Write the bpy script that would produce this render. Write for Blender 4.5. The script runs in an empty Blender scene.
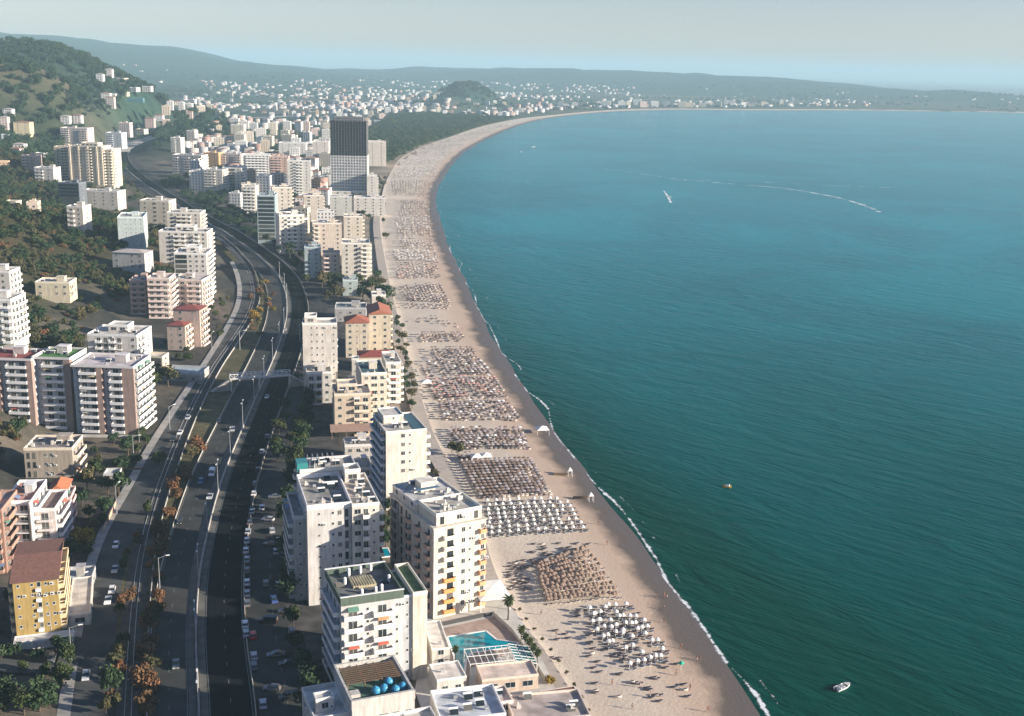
import bpy, bmesh, math, random
import numpy as np
from mathutils import Vector, Matrix, Euler
R = math.radians
rnd = random.Random(7)
scene = bpy.context.scene
COL = scene.collection
# ---------------------------------------------------------------- camera
F, CX, CY = 1150.0, 512.0, 358.0
CAMH = 150.0
PITCH = math.atan(292 / F)
ROLL = R(1.4)
cam = bpy.data.cameras.new("camera")
cam.sensor_width = 36.0
cam.lens = 36.0 * F / 1024
cam.clip_start = 1.0
cam.clip_end = 90000
camo = bpy.data.objects.new("camera", cam)
COL.objects.link(camo)
CAMROT = Matrix.Rotation(math.pi / 2 - PITCH, 3, 'X') @ Matrix.Rotation(ROLL, 3, 'Z')
camo.matrix_world = Matrix.Translation((0, 0, CAMH)) @ CAMROT.to_4x4()
scene.camera = camo
# ---------------------------------------------------------------- light
SUN_EL, SUN_AZ = R(15.5), R(-13)          # azimuth from +X, negative = towards the viewer
sunv = Vector((math.cos(SUN_EL) * math.cos(SUN_AZ), math.cos(SUN_EL) * math.sin(SUN_AZ), math.sin(SUN_EL)))
world = bpy.data.worlds.new("World")
scene.world = world
world.use_nodes = True
wn = world.node_tree
sky = wn.nodes.new('ShaderNodeTexSky')
sky.sky_type = 'NISHITA'
sky.sun_disc = False
sky.sun_elevation = SUN_EL
sky.sun_rotation = math.pi / 2 - SUN_AZ
sky.altitude = 150
sky.air_density = 1.0
sky.dust_density = 0.4
sky.ozone_density = 3.2
tint = wn.nodes.new('ShaderNodeMix')
tint.data_type = 'RGBA'
tint.blend_type = 'MULTIPLY'
tint.inputs[0].default_value = 1
tint.inputs[7].default_value = (1.27, 1.10, 1.24, 1)
wn.links.new(sky.outputs[0], tint.inputs[6])
wn.links.new(tint.outputs[2], wn.nodes['Background'].inputs[0])
wn.nodes['Background'].inputs[1].default_value = 0.056
sl = bpy.data.lights.new("sun", 'SUN')
sl.energy = 5.0
sl.angle = R(0.5)
sl.color = (1.0, 0.90, 0.77)
so = bpy.data.objects.new("sun", sl)
so.rotation_euler = sunv.to_track_quat('Z', 'Y').to_euler()
so.location = (600, -100, 600)
COL.objects.link(so)
scene.view_settings.view_transform = 'Standard'
scene.view_settings.look = 'None'
scene.view_settings.gamma = 1
scene.view_settings.exposure = 1.22
HAZE_DENSITY = 1.0e-4
scene.cycles.volume_bounces = 0
scene.cycles.max_bounces = 5
scene.cycles.diffuse_bounces = 3
scene.cycles.glossy_bounces = 2
scene.cycles.transparent_max_bounces = 8
# ---------------------------------------------------------------- projection helpers
def ray(px, py):
    return CAMROT @ Vector(((px - CX) / F, (CY - py) / F, -1.0))
def at(px, py, z=0.0):
    d = ray(px, py)
    t = (z - CAMH) / d.z
    return Vector((d.x * t, d.y * t, z))
def proj(p):
    q = CAMROT.transposed() @ (Vector(p) - Vector((0, 0, CAMH)))
    return (CX + F * q.x / -q.z, CY - F * q.y / -q.z)
# ---------------------------------------------------------------- coast and terrain functions (world metres)
SHORE_PX = [(800, 770), (765, 716), (741, 680), (722, 652), (702, 622), (680, 592), (655, 558), (629, 525), (601, 490), (580, 462),
            (555, 430), (534, 400), (514, 370), (496, 342), (480, 310), (465, 280), (451, 250), (441, 225), (437, 205), (438, 190),
            (445, 176), (454, 163), (467, 151), (486, 140), (510, 129), (540, 120), (575, 115), (620, 111.5), (680, 110), (760, 110.5),
            (830, 110.5), (900, 111), (1024, 113), (1300, 120)]
SHORE = [at(x, y) for x, y in SHORE_PX]
SHORE = [Vector((84, 110, 0)), Vector((72, 190, 0))] + SHORE
SHORE = [Vector((p.x, p.y)) for p in SHORE]
INL_PX = [(600, 770), (580, 716), (560, 680), (540, 650), (510, 610), (488, 560), (478, 520), (456, 480), (434, 440), (420, 400),
          (408, 360), (400, 330), (390, 290), (383, 255), (379, 225), (381, 205), (384, 187), (392, 170), (402, 157), (425, 146),
          (450, 137), (480, 127), (515, 119.5), (550, 115.5), (620, 109.5), (680, 108.6), (760, 109.2), (830, 109.3), (900, 109.8), (1024, 111.8), (1300, 118)]
INL = [at(x, y, 2) for x, y in INL_PX]
INL = [Vector((p.x, p.y)) for p in INL]
INL = [Vector((38, 110)), Vector((27, 185))] + INL
def resample(pts, step_fn):
    """evenly walk a polyline (Vector2) -> numpy array, via Catmull-Rom"""
    out = []
    n = len(pts)
    for i in range(n - 1):
        p0, p1, p2, p3 = pts[max(i - 1, 0)], pts[i], pts[i + 1], pts[min(i + 2, n - 1)]
        L = (p2 - p1).length
        k = max(1, int(L / step_fn(p1)))
        for j in range(k):
            t = j / k
            q = 0.5 * ((2 * p1) + (p2 - p0) * t + (2 * p0 - 5 * p1 + 4 * p2 - p3) * t * t + (3 * p1 - p0 - 3 * p2 + p3) * t ** 3)
            out.append((q.x, q.y))
    out.append((pts[-1].x, pts[-1].y))
    return np.array(out)
shore = resample(SHORE, lambda p: 6 if p.y < 1500 else 40)
def poly_dist(P, X, Y):
    """signed distance of points to polyline P (positive on the left of its direction = land)"""
    best = np.full(X.shape, 1e12)
    sgn = np.ones(X.shape)
    for i in range(len(P) - 1):
        ax, ay = P[i]
        bx, by = P[i + 1]
        dx, dy = bx - ax, by - ay
        L2 = dx * dx + dy * dy + 1e-9
        t = np.clip(((X - ax) * dx + (Y - ay) * dy) / L2, 0, 1)
        ex, ey = X - (ax + t * dx), Y - (ay + t * dy)
        d = ex * ex + ey * ey
        c = dx * (Y - ay) - dy * (X - ax)
        m = d < best - 1e-6
        best = np.where(m, d, best)
        sgn = np.where(m, np.where(c >= 0, 1.0, -1.0), sgn)
    return np.sqrt(best) * sgn
shore_c = resample(SHORE, lambda p: 60 if p.y < 1500 else 400)
HPTS = [  # (px, py, z): heights read off the photograph
    (0, 400, 4), (0, 340, 8), (0, 290, 20), (0, 250, 30), (0, 200, 45), (0, 150, 40), (0, 120, 55), (0, 100, 70), (0, 84, 90),
    (-150, 250, 60), (-150, 150, 110), (-150, 340, 25), (-150, 500, 4), (-80, 430, 3.5), (0, 430, 3), (60, 430, 3), (-60, 520, 3), (-80, 640, 3), (60, 390, 3), (-300, 300, 70), (60, 340, 6), (60, 250, 24), (60, 210, 30), (60, 150, 18), (55, 120, 42), (50, 92, 72),
    (100, 300, 4), (110, 225, 6), (100, 185, 12), (100, 150, 5), (100, 125, 16), (100, 100, 30), (100, 84, 55),
    (150, 135, 5), (150, 112, 7), (150, 92, 18), (150, 76, 36), (200, 118, 3), (200, 102, 5), (200, 84, 10), (110, 140, 4),
    (150, 300, 3), (150, 400, 3), (150, 600, 3), (0, 600, 3), (300, 300, 3), (200, 200, 3), (300, 150, 3), (400, 130, 3), (120, 160, 4), (-150, 800, 4),
    (300, 100, 4), (300, 85, 6), (400, 90, 4), (500, 100, 3), (600, 95, 3), (800, 97, 3), (1000, 104, 3), (400, 250, 3), (350, 600, 3), (450, 760, 3), (1200, 110, 3)]
_hp = [at(x, y, z) for x, y, z in HPTS]
_S = 1000.0
_hx = np.array([p.x for p in _hp]) / _S
_hy = np.array([p.y for p in _hp]) / _S
_hz = np.array([p.z for p in _hp])
def _phi(r2):
    return np.sqrt(r2 + 0.02)
def _solve():
    r2 = (_hx[:, None] - _hx[None]) ** 2 + (_hy[:, None] - _hy[None]) ** 2
    A = _phi(r2) - np.eye(len(_hx)) * 0.02
    n = len(_hx)
    M = np.zeros((n + 1, n + 1))
    M[:n, :n] = A
    M[:n, n] = 1
    M[n, :n] = 1
    return np.linalg.solve(M, np.append(_hz, 0))
_w = _solve()
# far ridges: (px, py of the skyline, distance, half width)
RIDGES = [[(-120, 38, 2500, 420), (0, 41, 2500, 330), (30, 43, 2600, 260), (60, 56, 2700, 180), (90, 74, 2800, 120)],
          [(-120, 62, 1950, 200), (0, 62, 1980, 170), (28, 66, 2000, 120)],
          [(-200, 20, 7600, 1700), (0, 33, 8500, 1700), (45, 36, 8800, 1700), (100, 43, 9300, 1500), (150, 51, 9800, 1300), (190, 57, 10200, 900), (232, 61, 10600, 500)],
          [(446, 90, 4300, 60), (460, 84, 4350, 85), (472, 84, 4400, 90), (484, 90, 4450, 70)],
          [(380, 68, 10500, 1500), (470, 67.5, 10000, 1500), (540, 68, 9500, 1500), (600, 70, 9000, 1300), (680, 74, 8800, 1200), (715, 78, 8700, 1100), (740, 76, 8500, 1100), (790, 82, 8200, 1000),
           (850, 88, 8000, 900), (905, 90, 7900, 900), (935, 90, 7900, 900), (965, 94, 7900, 800), (1024, 98, 8000, 800), (1150, 104, 8200, 800)]]
RW = []
for rg in RIDGES:
    row = []
    for px, py, d, wd in rg:
        r = ray(px, py)
        t = d / math.hypot(r.x, r.y)
        row.append((r.x * t, r.y * t, CAMH + r.z * t, wd))
    RW.append(row)
def vnoise(X, Y, s, seed=0):
    x, y = X / s + seed * 17.3, Y / s + seed * 9.1
    xi, yi = np.floor(x), np.floor(y)
    fx, fy = x - xi, y - yi
    fx, fy = fx * fx * (3 - 2 * fx), fy * fy * (3 - 2 * fy)
    def h(a, b):
        v = np.sin(a * 127.1 + b * 311.7 + seed * 74.7) * 43758.5453
        return v - np.floor(v)
    return (h(xi, yi) * (1 - fx) + h(xi + 1, yi) * fx) * (1 - fy) + (h(xi, yi + 1) * (1 - fx) + h(xi + 1, yi + 1) * fx) * fy
def hfun(X, Y):
    """terrain height (numpy arrays)"""
    X = np.atleast_1d(np.asarray(X, float))
    Y = np.atleast_1d(np.asarray(Y, float))
    x, y = X / _S, Y / _S
    Z = np.full(X.shape, _w[-1])
    for i in range(len(_hx)):
        Z = Z + _w[i] * _phi((x - _hx[i]) ** 2 + (y - _hy[i]) ** 2)
    far = np.clip((Y - 2800) / 2500, 0, 1)
    Z = Z * (1 - far) + 4 * far
    hilly = np.clip((Z - 10) / 40, 0, 1)
    Z = Z + hilly * ((vnoise(X, Y, 130) - 0.5) * 14 + (vnoise(X, Y, 45, 1) - 0.5) * 5)
    Z = np.maximum(Z, 2.2)
    for row in RW:
        best = np.zeros(X.shape)
        for a, b in zip(row[:-1], row[1:]):
            dx, dy = b[0] - a[0], b[1] - a[1]
            t = np.clip(((X - a[0]) * dx + (Y - a[1]) * dy) / (dx * dx + dy * dy), 0, 1)
            d2 = (X - a[0] - t * dx) ** 2 + (Y - a[1] - t * dy) ** 2
            hh = a[2] + t * (b[2] - a[2])
            ww = a[3] + t * (b[3] - a[3])
            best = np.maximum(best, hh * np.exp(-d2 / (ww * ww)))
        if len(row) > 5:
            s = 700 if row[0][3] > 1000 else 350
            best = best * (0.93 + 0.12 * vnoise(X, Y, s, 3)) + np.clip(best - 20, 0, 40) / 40 * (vnoise(X, Y, s * .35, 5) - .5) * (34 if s > 500 else 14)
        Z = np.maximum(Z, best)
    return Z
def hz(x, y):
    return float(hfun([x], [y])[0])
def atg(px, py):
    """where the view ray meets the terrain"""
    d = ray(px, py)
    T = np.geomspace(250, 30000, 700) / math.hypot(d.x, d.y)
    Z = CAMH + d.z * T
    H = hfun(d.x * T, d.y * T)
    k = np.nonzero(Z <= H)[0]
    if not len(k):
        return None
    k = k[0]
    if k == 0:
        return at(px, py, H[0])
    a, b = (Z - H)[k - 1], (Z - H)[k]
    t = T[k - 1] + (T[k] - T[k - 1]) * a / (a - b)
    x, y = d.x * t, d.y * t
    return Vector((x, y, hz(x, y)))
# ---------------------------------------------------------------- object helpers
MATS = {}
def mat(name, color=(0.5, 0.5, 0.5), rough=0.8, metal=0.0, var=0.12, scale=0.6, objcol=False, spec=0.3):
    """procedural: base colour broken up with two noises"""
    if name in MATS:
        return MATS[name]
    m = bpy.data.materials.new(name)
    m.use_nodes = True
    n, l = m.node_tree.nodes, m.node_tree.links
    b = n['Principled BSDF']
    b.inputs['Roughness'].default_value = rough
    b.inputs['Metallic'].default_value = metal
    b.inputs['Specular IOR Level'].default_value = spec
    tc = n.new('ShaderNodeTexCoord')
    no = n.new('ShaderNodeTexNoise')
    no.inputs['Scale'].default_value = scale
    no.inputs['Detail'].default_value = 4
    l.new(tc.outputs['Object'], no.inputs['Vector'])
    mr = n.new('ShaderNodeMapRange')
    mr.inputs[1].default_value, mr.inputs[2].default_value = 0.3, 0.7
    mr.inputs[3].default_value, mr.inputs[4].default_value = 1 - var, 1 + var
    l.new(no.outputs[0], mr.inputs[0])
    mx = n.new('ShaderNodeMix')
    mx.data_type = 'RGBA'
    mx.blend_type = 'MULTIPLY'
    mx.inputs[0].default_value = 1
    mx.inputs[6].default_value = (*color, 1)
    if objcol:
        oi = n.new('ShaderNodeObjectInfo')
        l.new(oi.outputs['Color'], mx.inputs[6])
    l.new(mr.outputs[0], mx.inputs[7])
    l.new(mx.outputs[2], b.inputs['Base Color'])
    MATS[name] = m
    return m
class MB:
    """collects faces for ONE mesh object"""
    def __init__(s):
        s.v, s.f, s.m, s.mats = [], [], [], []
        s.mi = 0
    def mat(s, m):
        if m not in s.mats:
            s.mats.append(m)
        s.mi = s.mats.index(m)
        return s
    def face(s, pts):
        k = len(s.v)
        s.v.extend([tuple(p) for p in pts])
        s.f.append(tuple(range(k, k + len(pts))))
        s.m.append(s.mi)
    def box(s, x0, y0, z0, x1, y1, z1, M=None):
        k = len(s.v)
        P = [(x0, y0, z0), (x1, y0, z0), (x1, y1, z0), (x0, y1, z0), (x0, y0, z1), (x1, y0, z1), (x1, y1, z1), (x0, y1, z1)]
        if M is not None:
            P = [tuple(M @ Vector(p)) for p in P]
        s.v.extend(P)
        for q in ((0, 3, 2, 1), (4, 5, 6, 7), (0, 1, 5, 4), (1, 2, 6, 5), (2, 3, 7, 6), (3, 0, 4, 7)):
            s.f.append(tuple(k + i for i in q))
            s.m.append(s.mi)
    def bar(s, a, b, w, h=None):
        """box beam from a to b"""
        a, b = Vector(a), Vector(b)
        h = h or w
        d = (b - a)
        L = d.length
        if L < 1e-6:
            return
        M = Matrix.Translation(a) @ d.to_track_quat('X', 'Z').to_matrix().to_4x4()
        s.box(0, -w / 2, -h / 2, L, w / 2, h / 2, M)
    def cyl(s, x, y, z0, z1, r0, r1=None, n=10, cap=True):
        r1 = r0 if r1 is None else r1
        k = len(s.v)
        for i in range(n):
            a = 2 * math.pi * i / n
            s.v.append((x + r0 * math.cos(a), y + r0 * math.sin(a), z0))
        for i in range(n):
            a = 2 * math.pi * i / n
            s.v.append((x + r1 * math.cos(a), y + r1 * math.sin(a), z1))
        for i in range(n):
            j = (i + 1) % n
            s.f.append((k + i, k + j, k + n + j, k + n + i))
            s.m.append(s.mi)
        if cap:
            s.f.append(tuple(k + n + i for i in range(n)))
            s.m.append(s.mi)
            s.f.append(tuple(k + n - 1 - i for i in range(n)))
            s.m.append(s.mi)
    def prism(s, pts, z0, z1):
        """vertical prism over a ccw polygon"""
        n = len(pts)
        k = len(s.v)
        s.v.extend([(p[0], p[1], z0) for p in pts] + [(p[0], p[1], z1) for p in pts])
        for i in range(n):
            j = (i + 1) % n
            s.f.append((k + i, k + j, k + n + j, k + n + i))
            s.m.append(s.mi)
        s.f.append(tuple(k + n + i for i in range(n)))
        s.m.append(s.mi)
        s.f.append(tuple(k + n - 1 - i for i in range(n)))
        s.m.append(s.mi)
    def mesh(s, name):
        me = bpy.data.meshes.new(name)
        me.from_pydata(s.v, [], s.f)
        for m in s.mats:
            me.materials.append(m)
        if len(s.mats) > 1:
            me.polygons.foreach_set('material_index', s.m)
        me.update()
        return me
    def build(s, name, parent=None, loc=None, rz=0, color=None):
        return link(name, s.mesh(name), parent, loc, rz, color)
def link(name, data, parent=None, loc=None, rz=0, color=None):
    o = bpy.data.objects.new(name, data)
    COL.objects.link(o)
    if parent:
        o.parent = parent
    if loc is not None:
        o.location = loc
    if rz:
        o.rotation_euler = (0, 0, rz)
    if color is not None:
        o.color = (*color, 1)
    return o
LABELS = {}
def tag(o, label=None, cat=None, group=None, kind=None):
    if label:
        o['label'] = label
        LABELS[label] = LABELS.get(label, 0) + 1
    if cat:
        o['category'] = cat
    if group:
        o['group'] = group
    if kind:
        o['kind'] = kind
    return o
def empty(name, loc, rz=0):
    o = bpy.data.objects.new(name, None)
    o.empty_display_size = 0.5
    o.location = loc
    o.rotation_euler = (0, 0, rz)
    COL.objects.link(o)
    return o
KIDS = {}
def copy_tree(o, loc, rz=0, scale=1.0, label=None, cat=None, group=None):
    """a copy of a thing with copies of its parts and sub-parts"""
    c = o.copy()
    COL.objects.link(c)
    c.location = loc
    c.rotation_euler = (0, 0, rz)
    c.scale = (scale,) * 3 if not isinstance(scale, tuple) else scale
    if label:
        c['label'] = label
    if group:
        c['group'] = group
    if o.name not in KIDS:
        KIDS[o.name] = [(ch, list(ch.children)) for ch in o.children]
    for ch, gs in KIDS[o.name]:
        d = ch.copy()
        COL.objects.link(d)
        d.parent = c
        for g in gs:
            e = g.copy()
            COL.objects.link(e)
            e.parent = d
    return c
def fast_mesh(name, V, Q, mats, mi=None, smooth=False):
    """numpy verts (n,3) and quads/tris (m,k) -> mesh"""
    me = bpy.data.meshes.new(name)
    me.vertices.add(len(V))
    me.vertices.foreach_set('co', np.asarray(V, np.float32).ravel())
    k = Q.shape[1]
    me.loops.add(Q.size)
    me.loops.foreach_set('vertex_index', Q.astype(np.int32).ravel())
    me.polygons.add(len(Q))
    me.polygons.foreach_set('loop_start', np.arange(0, Q.size, k, dtype=np.int32))
    for m in mats:
        me.materials.append(m)
    if mi is not None:
        me.polygons.foreach_set('material_index', mi.astype(np.int32))
    if smooth:
        me.polygons.foreach_set('use_smooth', np.ones(len(Q), bool))
    me.update(calc_edges=True)
    return me
# ---------------------------------------------------------------- setting materials
def nodes_mat(name):
    m = bpy.data.materials.new(name)
    m.use_nodes = True
    return m, m.node_tree.nodes, m.node_tree.links, m.node_tree.nodes['Principled BSDF']
def N(n, t, **kw):
    x = n.new(t)
    for k, v in kw.items():
        setattr(x, k, v)
    return x
def mixc(n, l, fac, a, b, mode='MIX'):
    x = n.new('ShaderNodeMix')
    x.data_type = 'RGBA'
    x.blend_type = mode
    for i, v in ((0, fac), (6, a), (7, b)):
        if hasattr(v, 'is_linked') or isinstance(v, bpy.types.NodeSocket):
            l.new(v, x.inputs[i])
        elif isinstance(v, tuple):
            x.inputs[i].default_value = (*v, 1)
        else:
            x.inputs[i].default_value = v
    return x.outputs[2]
def rng(n, l, v, a, b, c=0.0, d=1.0):
    x = n.new('ShaderNodeMapRange')
    l.new(v, x.inputs[0])
    for i, q in enumerate((a, b, c, d)):
        x.inputs[i + 1].default_value = q
    return x.outputs[0]
def noise(n, l, vec, scale, detail=4, rough=0.55, dist=0.0):
    x = n.new('ShaderNodeTexNoise')
    l.new(vec, x.inputs['Vector'])
    x.inputs['Scale'].default_value = scale
    x.inputs['Detail'].default_value = detail
    x.inputs['Roughness'].default_value = rough
    x.inputs['Distortion'].default_value = dist
    return x.outputs[0]
# sea
m, n, l, b = nodes_mat('sea_water')
tc = N(n, 'ShaderNodeTexCoord')
ob = tc.outputs['Object']
at_ = N(n, 'ShaderNodeAttribute', attribute_name='shallow')
big = noise(n, l, ob, 0.004, 6, .65, .8)
c0 = mixc(n, l, rng(n, l, big, .38, .62), (0.000, 0.165, 0.205), (0.001, 0.225, 0.268))
c1 = mixc(n, l, at_.outputs['Fac'], c0, (0.000, 0.050, 0.036))
l.new(c1, b.inputs['Base Color'])
b.inputs['Roughness'].default_value = 0.16
b.inputs['IOR'].default_value = 1.33
b.inputs['Specular IOR Level'].default_value = 0.015
b.inputs['Specular Tint'].default_value = (0.35, 0.85, 1.0, 1)
mp = N(n, 'ShaderNodeMapping')
mp.inputs['Rotation'].default_value = (0, 0, R(-50))
l.new(ob, mp.inputs[0])
mp2 = N(n, 'ShaderNodeMapping')
mp2.inputs['Scale'].default_value = (1.0, 0.28, 1)
l.new(mp.outputs[0], mp2.inputs[0])
w1 = noise(n, l, mp2.outputs[0], 0.11, 3, .6, .6)
w2 = noise(n, l, mp2.outputs[0], 0.42, 3, .6, .3)
w3 = noise(n, l, ob, 1.6, 2, .6)
def madd(a, k, c=None):
    x = N(n, 'ShaderNodeMath', operation='MULTIPLY_ADD')
    l.new(a, x.inputs[0])
    x.inputs[1].default_value = k
    if c is None:
        x.inputs[2].default_value = 0
    else:
        l.new(c, x.inputs[2])
    return x.outputs[0]
hgt = madd(w1, 1.5, madd(w2, 0.62, madd(w3, 0.12)))
bp = N(n, 'ShaderNodeBump')
bp.inputs['Strength'].default_value = 0.8
bp.inputs['Distance'].default_value = 1.0
l.new(hgt, bp.inputs['Height'])
l.new(bp.outputs[0], b.inputs['Normal'])
SEA = m
# sand
m, n, l, b = nodes_mat('sand')
tc = N(n, 'ShaderNodeTexCoord')
ob = tc.outputs['Object']
wet = N(n, 'ShaderNodeAttribute', attribute_name='wet').outputs['Fac']
s1 = noise(n, l, ob, 0.05, 5, .6)
s2 = noise(n, l, ob, 1.1, 4, .65)
dry = mixc(n, l, rng(n, l, s1, .3, .7), (0.52, 0.43, 0.335), (0.66, 0.565, 0.45))
dry = mixc(n, l, rng(n, l, s2, .35, .72, 0, .45), dry, (0.36, 0.285, 0.225))
wn_ = N(n, 'ShaderNodeMath', operation='ADD')
l.new(wet, wn_.inputs[0])
l.new(rng(n, l, s1, .3, .7, -.10, .10), wn_.inputs[1])
damp = mixc(n, l, rng(n, l, wn_.outputs[0], .15, .6), dry, (0.46, 0.335, 0.245))
wetc = mixc(n, l, rng(n, l, wn_.outputs[0], .64, .80), damp, (0.12, 0.092, 0.072))
l.new(wetc, b.inputs['Base Color'])
l.new(rng(n, l, wn_.outputs[0], .70, .9, .95, .45), b.inputs['Roughness'])
bp = N(n, 'ShaderNodeBump')
bp.inputs['Strength'].default_value = 0.5
bp.inputs['Distance'].default_value = 0.25
l.new(s2, bp.inputs['Height'])
l.new(bp.outputs[0], b.inputs['Normal'])
SAND = m
# foam
m, n, l, b = nodes_mat('sea_foam')
tc = N(n, 'ShaderNodeTexCoord')
fa = N(n, 'ShaderNodeAttribute', attribute_name='dens').outputs['Fac']
f1 = noise(n, l, tc.outputs['Object'], 0.35, 5, .7, .8)
f2 = noise(n, l, tc.outputs['Object'], 0.05, 2, .5)
ad = N(n, 'ShaderNodeMath', operation='ADD')
l.new(f1, ad.inputs[0])
l.new(rng(n, l, f2, .3, .7, -.14, .14), ad.inputs[1])
ad2 = N(n, 'ShaderNodeMath', operation='ADD')
l.new(ad.outputs[0], ad2.inputs[0])
l.new(fa, ad2.inputs[1])
b.inputs['Base Color'].default_value = (0.75, 0.78, 0.76, 1)
b.inputs['Roughness'].default_value = 0.7
l.new(rng(n, l, ad2.outputs[0], .98, 1.16), b.inputs['Alpha'])
FOAM = m
# ground: colour by painted zone attribute, broken up by noise
m, n, l, b = nodes_mat('ground')
tc = N(n, 'ShaderNodeTexCoord')
ob = tc.outputs['Object']
vc = N(n, 'ShaderNodeAttribute', attribute_name='zone').outputs['Color']
g1 = noise(n, l, ob, 0.02, 6, .65)
g2 = noise(n, l, ob, 0.25, 4, .7)
cc = mixc(n, l, 1.0, vc, mixc(n, l, rng(n, l, g1, .3, .7), (.55, .6, .6), (1.35, 1.25, 1.15)), 'MULTIPLY')
cc = mixc(n, l, 1.0, cc, mixc(n, l, rng(n, l, g2, .3, .7), (.6, .65, .65), (1.3, 1.25, 1.2)), 'MULTIPLY')
l.new(cc, b.inputs['Base Color'])
b.inputs['Roughness'].default_value = 0.95
b.inputs['Specular IOR Level'].default_value = 0.1
GROUND = m
ASPH = mat('asphalt', (0.060, 0.060, 0.058), 1, var=.25, scale=.15, spec=.03)
ASPH2 = mat('old_asphalt', (0.085, 0.085, 0.082), 1, var=.35, scale=.1, spec=.03)
PAINT = mat('road_paint', (0.20, 0.20, 0.19), .9, spec=.05)
CONC = mat('concrete', (0.34, 0.32, 0.29), .9, var=.22, scale=.3)
CONCL = mat('pale_concrete', (0.52, 0.49, 0.44), .9, var=.15, scale=.3)
DIRT = mat('dry_earth', (0.20, 0.14, 0.09), 1, var=.3, scale=.2)
VERGE = mat('verge_grass', (0.085, 0.075, 0.035), 1, var=.4, scale=.25)
# ---------------------------------------------------------------- ground sheet (polar grid about the viewpoint's foot)
MOTOR_PX = [(196, 800), (199, 716), (196, 640), (198, 590), (206, 540), (222, 480), (242, 430), (262, 385), (277, 350), (286, 320), (286, 296), (277, 277),
            (258, 258), (236, 242), (212, 226), (186, 211), (160, 196), (138, 181), (124, 168), (119, 157), (124, 149), (140, 142), (170, 133.5), (205, 124), (225, 119.5), (262, 117.5), (300, 116)]
def line_px(pts, z=2.5, step=8):
    return resample([Vector((at(x, y, z).x, at(x, y, z).y)) for x, y in pts], lambda p: step if p.y < 1400 else step * 2)
MOTOR = line_px(MOTOR_PX)
na, nr = 430, 330
A = np.radians(np.linspace(-84, 84, na))
RR = np.concatenate([np.geomspace(60, 9000, nr - 30), np.geomspace(9300, 60000, 30)])
AA, RG = np.meshgrid(A, RR)
GX, GY = RG * np.sin(AA), RG * np.cos(AA) - 30
Z = hfun(GX, GY)
sd = poly_dist(shore_c, GX, GY)
motd = np.abs(poly_dist(MOTOR[::3], GX, GY))
land = np.clip(sd / 20, 0, 1)
Z = np.where(sd < 4, np.minimum(Z, -2.0 + 0 * Z), Z)
Z = np.where((sd >= 4) & (sd < 75) & (Z < 12), np.minimum(Z, -1.0 + 2.7 * sd / 75), Z)
flat = np.clip((motd - 22) / 50, 0, 1)
Z = np.where((motd < 72) & (sd > 60), np.minimum(Z, 3.6) * (1 - flat) + Z * flat, Z)
hill = np.clip((Z - 6) / 12, 0, 1)
n1 = vnoise(GX, GY, 90, 2)
n2 = vnoise(GX, GY, 320, 4)
n3 = vnoise(GX, GY, 30, 8)
def col(*c):
    return np.array(c)[None, None, :]
urb = np.where(n3[..., None] > .45, col(.075, .072, .066), col(.15, .13, .11))
veg = col(.030, .040, .020) * (1 - n1[..., None]) + col(.075, .062, .035) * n1[..., None]
green = col(.030, .065, .045)
fields = np.where(n2[..., None] > .5, col(.09, .11, .07), col(.13, .12, .09))
fields = np.where(vnoise(GX, GY, 210, 6)[..., None] > .62, col(.05, .075, .05), fields)
C = urb
isveg = np.clip(hill + (motd > 60) * (GX < -20) * (sd > 420) * (n1 > .3), 0, 1)
C = C * (1 - isveg[..., None]) + veg * isveg[..., None]
fr = np.clip((RG - 1500) / 900, 0, 1)[..., None]
C = C * (1 - fr) + (fields * (1 - hill[..., None]) + green * hill[..., None]) * fr
ptx, pty = at(25, 70, 130).x, at(25, 70, 130).y
inl_c = resample(INL, lambda p: 40 if p.y < 1500 else 300)
idd = np.abs(poly_dist(inl_c, GX, GY))
snd = (np.clip(1.6 - idd / 26, 0, 1) * (GY < 2300) * (.75 + .25 * (n3 > .4)))[..., None]
C = C * (1 - snd) + col(.33, .275, .225) * snd
brn = np.exp(-(((GX + 900) / 170) ** 2 + ((GY - 1900) / 170) ** 2))[..., None]
C = C * (1 - brn) + col(.25, .18, .13) * brn
V = np.stack([GX, GY, Z], -1).reshape(-1, 3)
I = (np.arange(nr - 1)[:, None] * na + np.arange(na - 1)[None]).ravel()
Q = np.stack([I, I + 1, I + na + 1, I + na], 1)[:, ::-1]
me = fast_mesh('ground', V, Q, [GROUND], smooth=True)
ca = me.color_attributes.new('zone', 'FLOAT_COLOR', 'POINT')
ca.data.foreach_set('color', np.concatenate([C.reshape(-1, 3), np.ones((len(V), 1))], 1).astype(np.float32).ravel())
tag(link('ground', me), kind='structure')
# sea sheet
na2, nr2 = 260, 230
A2 = np.radians(np.linspace(-84, 84, na2))
R2 = np.concatenate([np.geomspace(60, 9000, nr2 - 20), np.geomspace(9400, 60000, 20)])
AA, RG = np.meshgrid(A2, R2)
SX, SY = RG * np.sin(AA), RG * np.cos(AA) - 30
ssd = poly_dist(shore_c, SX, SY)
V = np.stack([SX, SY, 0 * SX], -1).reshape(-1, 3)
I = (np.arange(nr2 - 1)[:, None] * na2 + np.arange(na2 - 1)[None]).ravel()
Q = np.stack([I, I + 1, I + na2 + 1, I + na2], 1)[:, ::-1]
keep = (ssd.reshape(-1)[Q] < 60).any(1)
Q = Q[keep]
me = fast_mesh('sea', V, Q, [SEA], smooth=True)
aa = me.attributes.new('shallow', 'FLOAT', 'POINT')
sh = np.clip(1 + ssd / 75, 0, 1) ** 2 * .3 + 1.0 * np.clip(1.15 + ssd / 900, 0, 1) * np.clip(1 - (SY - 200) / 900, 0, 1)
aa.data.foreach_set('value', np.clip(sh, 0, 1).astype(np.float32).ravel())
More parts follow.
